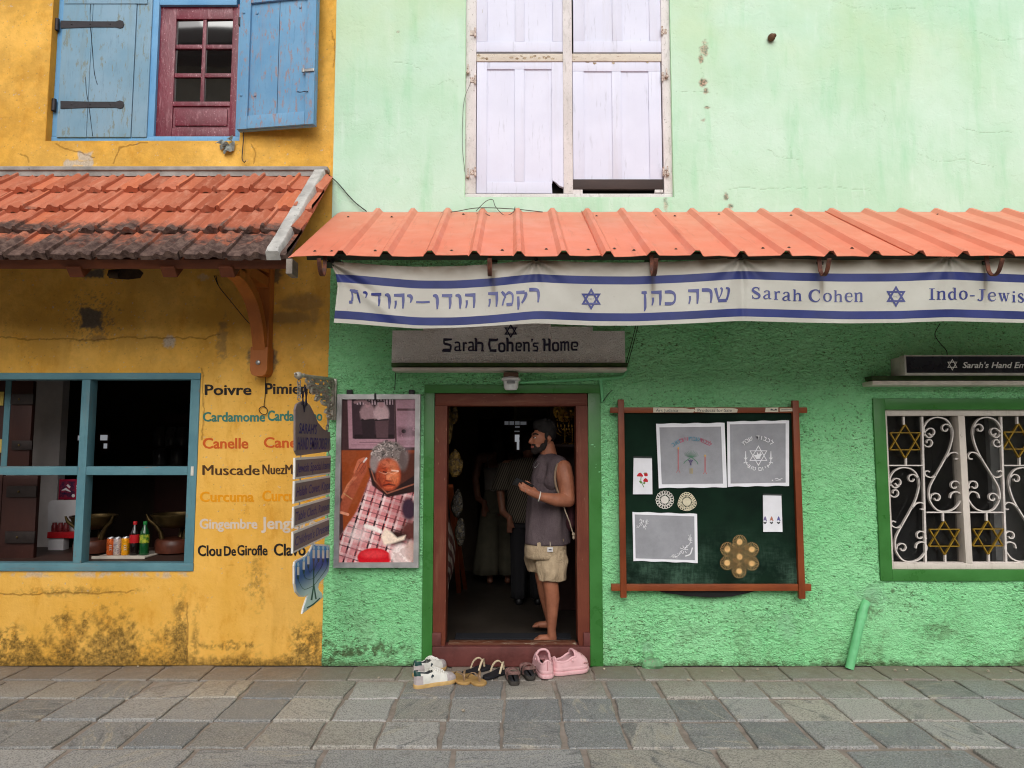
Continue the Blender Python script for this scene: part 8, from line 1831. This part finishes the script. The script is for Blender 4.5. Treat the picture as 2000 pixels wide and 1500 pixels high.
# fingers curl round the phone; thumb from the side of the palm
fing = [[(236, 512, -.312), (208, 504, -.322), (186, 493, -.325), (178, 482, -.312)], [(232, 502, -.314), (200, 490, -.326), (178, 476, -.326), (172, 466, -.312)], [(230, 490, -.312), (198, 475, -.324), (180, 463, -.322), (176, 455, -.310)], [(236, 482, -.300), (212, 468, -.318), (196, 456, -.318), (190, 450, -.306)]]
b = MB()
FS = []
for f_ in fing:
    q = [Q(*p) for p in f_]
    for a, c, ra, rb in zip(q, q[1:], (.0098, .0088, .0078), (.0088, .0078, .0065)): FS.append((a, c, ra, rb))
th_ = [Q(262, 496, -.262), Q(244, 468, -.258), Q(226, 452, -.268), Q(214, 446, -.272)]
for a, c, ra, rb in zip(th_, th_[1:], (.013, .0105, .009), (.0105, .009, .0075)): FS.append((a, c, ra, rb))
link_mesh('hand', blob(FS + [(Q(266, 516, -.287), Q(234, 503, -.302), r(24), r(21))], .003, 3, M_SKIN, 'hand'), man)
b = MB(); b.tube([Q(212, 503, -.321) + Vector((0, .0098 * math.cos(a), .0098 * math.sin(a))) for a in [i * .628 for i in range(10)]], .0016, 6, closed=True); b.build('ring', M_STEEL, man, True)
b = MB(); c = Q(297, 537, -.277); b.tube([c + Vector((.008 * math.sin(a), .034 * math.cos(a), .033 * math.sin(a) * 1.0)) for a in [i * .393 for i in range(16)]], .0045, 6, closed=True); b.build('bracelet', mat('white cord bracelet', (226, 220, 210), .6, .05, 20), man, True)
# ear, eyes, brows, lips
link_mesh('ear', blob([(Q(363, 182, -.070), (r(12), .012, r(17))), (Q(366, 172, -.072), Q(374, 186, -.075), r(6), r(6)), (Q(374, 186, -.075), Q(362, 208, -.070), r(6), r(5))], .003, 2, M_SKIN, 'ear'), man)
M_EYE = mat('eye white', (206, 200, 192), .2, .03, 9, bump=0); M_IRIS = mat('dark brown iris', (30, 18, 12), .15, .1, 9, bump=0)
for x, y, d in ((275, 179, -.053), (262, 179, -.010)):
    b = MB(); b.ball(Q(x, y, d), (r(6.5), .009, r(5))); e = b.build('eye', M_EYE, man, True); b = MB(); b.ball(Q(x - 6, y - 1, d - .006), (r(4.5), .006, r(4.5))); b.build('iris', M_IRIS, e, True)
for a in (((262, 158, -.052), (278, 154, -.064), (297, 160, -.064)), ((256, 162, -.03), (254, 160, -.012), (256, 162, .01))):
    b = MB(); b.tube(spline([Q(*p) for p in a], 4), r(4.5), 6); b.build('eyebrow', M_HAIR, man, True)
link_mesh('beard', blob([(Q(262, 224, -.034), Q(276, 226, -.050), r(9), r(8)), (Q(262, 250, -.024), (r(12), .020, r(10))), (Q(276, 264, -.022), (r(26), .034, r(22))), (Q(300, 254, -.040), (r(26), .030, r(22))), (Q(326, 236, -.055), (r(20), .018, r(24))), (Q(344, 212, -.062), (r(11), .012, r(24))), (Q(300, 258, .02), (r(26), .03, r(20))), (Q(282, 244, -.048), (r(18), .016, r(18)))], .004, 3, M_BEARD, 'beard'), man)
link_mesh('lips', blob([(Q(254, 236, -.035), Q(266, 237, -.052), r(5), r(3.5)), (Q(255, 241, -.035), Q(266, 241.5, -.051), r(5), r(3.5))], .0025, 2, mat('lip', (150, 82, 74), .4, .1, 20, bump=0), 'lips'), man)
random.seed(4)
HS = [(Q(346, 122, .0), (r(70), .080, r(64))), (Q(372, 150, .005), (r(42), .074, r(62))), (Q(318, 92, -.01), (r(56), .064, r(34))), (Q(290, 108, -.012), (r(28), .052, r(24))), (Q(350, 165, -.062), (r(16), .016, r(28)))]
for i in range(26): a = random.uniform(0, 3.1); t = random.uniform(-.06, .06); HS.append((Q(344 - 56 * math.cos(a), 112 - 46 * math.sin(a), t), r(random.uniform(10, 14))))
link_mesh('hair', blob(HS, .005, 2, M_HAIR, 'hair'), man)
# clothes
def shell(name, rings, m, parent, nseg=40, fold=.006, seedp=0, thick=.004, nsub=5, cap=False, smooth='all', gap=None):
    """rings: (x0, x1, y, depth centre, half depth) in drawing units, top to bottom; a cloth tube with soft folds"""
    R_ = []
    for a, c in zip(rings, rings[1:]):
        for k in range(nsub): t = k / nsub; R_.append([a[i] * (1 - t) + c[i] * t for i in range(5)])
    R_.append(list(rings[-1])); bm = bmesh.new(); V = []
    for i, (x0, x1, y, dc, hd) in enumerate(R_):
        t = i / (len(R_) - 1); ring = []
        for k in range(nseg):
            a = 2 * math.pi * k / nseg; f_ = fold * (math.sin(a * 5 + seedp + t * 2.2) * .6 + math.sin(a * 9 + seedp * 2 - t * 3) * .4 + .5 * math.sin(a * 3 + t * 8)) * min(1, t * 2.5)
            c = Q((x0 + x1) / 2, y, dc); ring.append(bm.verts.new(c + Vector((((x1 - x0) / 2 * KM + f_) * math.cos(a), (hd + f_) * math.sin(a), f_ * .6))))
        V.append(ring)
    for A, B in zip(V, V[1:]):
        for k in range(nseg): bm.faces.new((A[k], A[(k + 1) % nseg], B[(k + 1) % nseg], B[k]))
    bmesh.ops.recalc_face_normals(bm, faces=bm.faces[:]); bmesh.ops.solidify(bm, geom=bm.faces[:], thickness=thick)
    mb = MB(); mb.bm.free(); mb.bm = bm; return mb.build(name, m, parent, smooth)
n = N('charcoal washed cotton'); c = n.mix(n.ramp(n.noise(5, 6, .6, (1, 1, .4)), .3, .7), lin((84, 72, 76)), lin((104, 92, 94))); c = n.mix(n.ramp(n.noise(220, 2, .6), .4, .65, 0, .35), c, lin((60, 52, 54))); M_TANK = n.done(c, .9, n.bump(n.noise(9, 6, .6, (1, 1, .45), .8), .8, .03), spec=.1)
n = N('khaki cotton twill'); c = n.mix(n.ramp(n.noise(8, 6, .6), .3, .7), lin((164, 144, 118)), lin((184, 164, 136))); M_SHORT = n.done(c, .85, n.bump(n.noise(11, 6, .62, (1, 1, .7), .8), .9, .03), spec=.1)
tank = shell('tank_top', [(318, 418, 322, .005, .062), (298, 448, 345, .0, .10), (272, 462, 378, .0, .118), (255, 466, 430, .0, .130), (240, 470, 520, .0, .132), (226, 478, 620, .0, .136), (216, 484, 720, .0, .140), (210, 490, 800, .0, .146), (212, 490, 852, .0, .150)], M_TANK, man, fold=.012)
link_mesh('tank_strap', blob([(Q(346, 326, .0), Q(420, 352, -.100), r(58), r(62)), (Q(412, 356, -.098), Q(384, 450, -.085), r(60), r(66)), (Q(350, 330, .03), Q(318, 366, .11), r(60), r(56)), (Q(330, 350, -.03), Q(330, 430, -.03), r(56), r(80))], .006, 5, M_TANK, 'tank_strap'), man)
b = MB(); b.tube(spline([Q(446, 318, -.120), Q(414, 340, -.165), Q(396, 400, -.182), Q(398, 460, -.182), Q(414, 512, -.180), Q(436, 545, -.185)], 6), .0085, 8); b.build('armhole_edge', mat('beige webbing', (132, 112, 92), .8, .15, 40), man, True)
b = MB(); b.tube(spline([Q(318, 318, -.045), Q(300, 340, -.085), Q(276, 366, -.108), Q(268, 352, -.10), Q(290, 320, -.06)], 6), .0016, 5); b.build('necklace', M_STEEL, man, True)
shell('shorts', [(218, 476, 815, 0, .140), (212, 478, 880, 0, .148), (210, 476, 940, 0, .146)], M_SHORT, man, fold=.003, nsub=3)
shell('shorts_leg', [(296, 466, 885, -.055, .078), (282, 476, 945, -.060, .087), (288, 474, 985, -.070, .088), (296, 470, 1040, -.078, .084), (298, 467, 1072, -.078, .084)], M_SHORT, man, fold=.010, seedp=2)
shell('shorts_leg', [(226, 390, 885, .055, .076), (212, 386, 945, .060, .084), (222, 378, 980, .070, .084), (232, 362, 1038, .074, .080)], M_SHORT, man, fold=.010, seedp=4)
b = MB(); c = Q(366, 872, -.158); b.box(c.x - .021, c.x + .021, c.y - .003, c.y, c.z - .017, c.z + .017, .001); tg = b.build('shorts_tag', mat('white woven tag', (206, 204, 204), .7, .05, 30), man); b = MB(); b.box(c.x - .011, c.x + .011, c.y - .0042, c.y - .003, c.z - .006, c.z + .003); b.build('tag_mark', mat('dark woven mark', (60, 60, 80), .7, .1, 30), tg)
b = MB(); b.tube([Q(366, 824, -.152), Q(368, 860, -.158)], .003, 5); b.build('drawcord', mat('pale cord', (190, 176, 156), .8, .1, 30), man)
# phone held in the hand, string bag on the back
c = Q(196, 466, -.300); ph = MB(); ph.box(-.036, .036, -.004, .004, -.074, .074, .006); ph.xform(Matrix.Translation(c) @ Matrix.Rotation(R(-58), 4, 'Y') @ Matrix.Rotation(R(-28), 4, 'Z') @ Matrix.Rotation(R(14), 4, 'X'))
tag(ph.build('phone', mat('black phone glass', (18, 19, 22), .12, .1, 9, bump=0, spec=.6), None, 40), 'black phone held in the hand of the man in the doorway', 'phone')
bag = thing('string_bag', 'dark maroon string bag with pale cord on the back of the doorway man', 'bag', tuple(Q(500, 800, -.02)))
link_mesh('bag_body', blob([(Q(505, 640, .02), (r(34), .10, r(110))), (Q(500, 720, .02), (r(38), .11, r(60)))], .008, 4, mat('dark maroon canvas', (70, 36, 42), .9, .2, 20, bump=.3), 'bag_body'), bag)
b = MB(); b.tube(spline([Q(446, 590, -.165), Q(462, 640, -.165), Q(486, 700, -.15), Q(508, 770, -.13), Q(512, 786, -.13)], 6), .0048, 8); b.ball(Q(513, 780, -.13), .013); b.ball(Q(514, 800, -.13), (.010, .010, .016)); b.build('cord', mat('pale rope', (176, 160, 138), .85, .1, 40, bump=.3), bag, True)

# ---- two visitors further inside, seen from behind
def visitor(label, uc, vtop, vbot, y, parts):
    """parts(H, at, root): at(x, z, d) -> world, x to the right and z up in metres from the feet"""
    zf = .125; c = P(uc, vbot, y); th = thing('person', label, 'person', (c.x, y, zf)); H = P(uc, vtop, y).z - zf
    at = lambda x, z, d=0: Vector((c.x + x * H, y + d * H, zf + z * H)); parts(H, at, th); return th
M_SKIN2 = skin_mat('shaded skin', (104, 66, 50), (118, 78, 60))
def vshell(name, at, H, rings, m, root, fold=.006, nseg=36, seedp=0):
    bm = bmesh.new(); V = []; RR = []
    for a, c in zip(rings, rings[1:]):
        for k in range(4): t = k / 4; RR.append([a[i] * (1 - t) + c[i] * t for i in range(5)])
    RR.append(rings[-1])
    for i, (x, z, d, rx, rd) in enumerate(RR):
        t = i / (len(RR) - 1); ring = []
        for k in range(nseg):
            a = 6.2832 * k / nseg; f_ = fold * (math.sin(a * 6 + seedp + t) + .5 * math.sin(a * 11 - t * 2)) * t; ring.append(bm.verts.new(at(x, z, d) + Vector(((rx * H + f_) * math.cos(a), (rd * H + f_) * math.sin(a), 0))))
        V.append(ring)
    for A, B in zip(V, V[1:]):
        for k in range(nseg): bm.faces.new((A[k], A[(k + 1) % nseg], B[(k + 1) % nseg], B[k]))
    bmesh.ops.recalc_face_normals(bm, faces=bm.faces[:]); bmesh.ops.solidify(bm, geom=bm.faces[:], thickness=.004)
    mb = MB(); mb.bm.free(); mb.bm = bm; return mb.build(name, m, root, 'all')
def figure(at, H, root, skin, arms, legs=True):
    S = [(at(0, .93), (.045 * H, .055 * H, .062 * H)), (at(0, .885, -.02), (.036 * H, .04 * H, .04 * H)), (at(0, .80), at(0, .88), .034 * H, .030 * H), (at(0, .72), (.098 * H, .062 * H, .10 * H)), (at(0, .60), (.080 * H, .058 * H, .10 * H)), (at(0, .50), (.096 * H, .065 * H, .08 * H)), (at(-.10, .80), at(.10, .80), .034 * H, .034 * H)]
    for a in arms:
        rr = (.030, .025, .020, .016)
        for p, q, ra, rb in zip(a, a[1:], rr, rr[1:]): S.append((at(*p), at(*q), ra * H, rb * H))
        e = a[-1]; S.append((at(*e), at(e[0], e[1] - .045, e[2]), .019 * H, .012 * H))
        for i in range(4): S.append((at(e[0] - .012 + .008 * i, e[1] - .04, e[2]), at(e[0] - .014 + .009 * i, e[1] - .085, e[2] + .004), .0062 * H, .0048 * H))
        S.append((at(e[0] + .014, e[1] - .02, e[2]), at(e[0] + .028, e[1] - .055, e[2]), .0068 * H, .005 * H))
    for s in (-1, 1):
        S += [(at(.052 * s, .48), at(.055 * s, .27), .055 * H, .036 * H), (at(.055 * s, .27), at(.055 * s, .05, .0), .034 * H, .020 * H), (at(.055 * s, .025, .0), at(.06 * s, .018, .075), .020 * H, .014 * H)]
    return link_mesh('body', blob(S, .009, 4, skin, 'body'), root)
def woman(H, at, th):
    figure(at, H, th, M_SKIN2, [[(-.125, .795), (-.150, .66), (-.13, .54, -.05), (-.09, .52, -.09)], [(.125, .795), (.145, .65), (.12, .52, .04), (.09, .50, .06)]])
    vshell('camisole', at, H, [(0, .735, 0, .100, .066), (0, .66, 0, .092, .064), (0, .585, 0, .090, .064)], mat('pale camisole cotton', (120, 112, 104), .9, .1, 20), th, .002)
    for s in (-1, 1): b = MB(); b.tube([at(.065 * s, .735, -.055), at(.072 * s, .79, -.040), at(.07 * s, .825, 0), at(.07 * s, .735, .06)], .004, 6); b.build('camisole_strap', mat('pale camisole cotton', (176, 168, 160), .9, .1, 20), th)
    mm = mat('pale olive linen', (84, 80, 66), .9, .15, 10, bump=.4)
    vshell('trousers', at, H, [(0, .60, 0, .088, .064), (0, .52, 0, .104, .072), (0, .45, 0, .112, .076)], mm, th, .003)
    for s in (-1, 1): vshell('trouser_leg', at, H, [(.055 * s, .47, 0, .060, .066), (.066 * s, .30, 0, .070, .070), (.078 * s, .07, 0, .088, .080)], mm, th, .008, seedp=s)
    link_mesh('hair', blob([(at(0, .95, .0), (.054 * H, .060 * H, .058 * H)), (at(0, .89, -.04), (.048 * H, .034 * H, .07 * H)), (at(.02, .80, -.055), (.036 * H, .024 * H, .075 * H))], .008, 3, mat('long brown hair', (44, 32, 26), .6, .3, 60, bump=.6, bs=200), 'hair'), th)
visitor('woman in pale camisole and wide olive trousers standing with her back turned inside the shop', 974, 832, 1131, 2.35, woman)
n = N('fine striped shirt cotton'); x_ = n.sep(n.pos((1, 1, 1), (0, R(18), 0)))[0]; w_ = n.math('FRACT', n.math('MULTIPLY', x_, 62.0)); M_SHIRT = n.done(n.mix(n.ramp(w_, .4, .6), lin((40, 35, 31)), lin((98, 90, 78))), .9, spec=.1)
def second(H, at, th):
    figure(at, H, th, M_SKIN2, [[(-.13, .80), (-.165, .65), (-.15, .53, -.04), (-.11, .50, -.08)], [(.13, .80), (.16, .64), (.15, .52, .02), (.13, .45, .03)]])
    vshell('shirt', at, H, [(0, .845, 0, .050, .045), (0, .82, 0, .120, .066), (0, .72, 0, .132, .082), (0, .60, 0, .124, .084), (0, .47, 0, .128, .088)], M_SHIRT, th, .004)
    for s in (-1, 1): vshell('sleeve', at, H, [(.125 * s, .815, 0, .046, .050), (.150 * s, .72, 0, .052, .052), (.162 * s, .655, -.0, .054, .054)], M_SHIRT, th, .003)
    mm = mat('black trousers cloth', (26, 25, 28), .9, .2, 10)
    vshell('trousers', at, H, [(0, .49, 0, .104, .074), (0, .44, 0, .106, .078)], mm, th, .002)
    for s in (-1, 1): vshell('trouser_leg', at, H, [(.053 * s, .46, 0, .058, .064), (.056 * s, .27, 0, .048, .052), (.058 * s, .035, 0, .042, .046)], mm, th, .005, seedp=s)
    for s in (-1, 1): link_mesh('shoe', blob([(at(.055 * s, .018, -.02), at(.06 * s, .016, .095), .026 * H, .022 * H)], .008, 2, mat('black shoe leather', (18, 18, 20), .4, .1, 20), 'shoe'), th)
    link_mesh('hair', blob([(at(0, .955, -.004), (.054 * H, .062 * H, .050 * H)), (at(0, .915, -.03), (.048 * H, .034 * H, .05 * H))], .008, 3, M_HAIR, 'hair'), th)
visitor('man in a finely striped short sleeved shirt and black trousers behind the barefoot man', 1032, 842, 1172, 1.45, second)
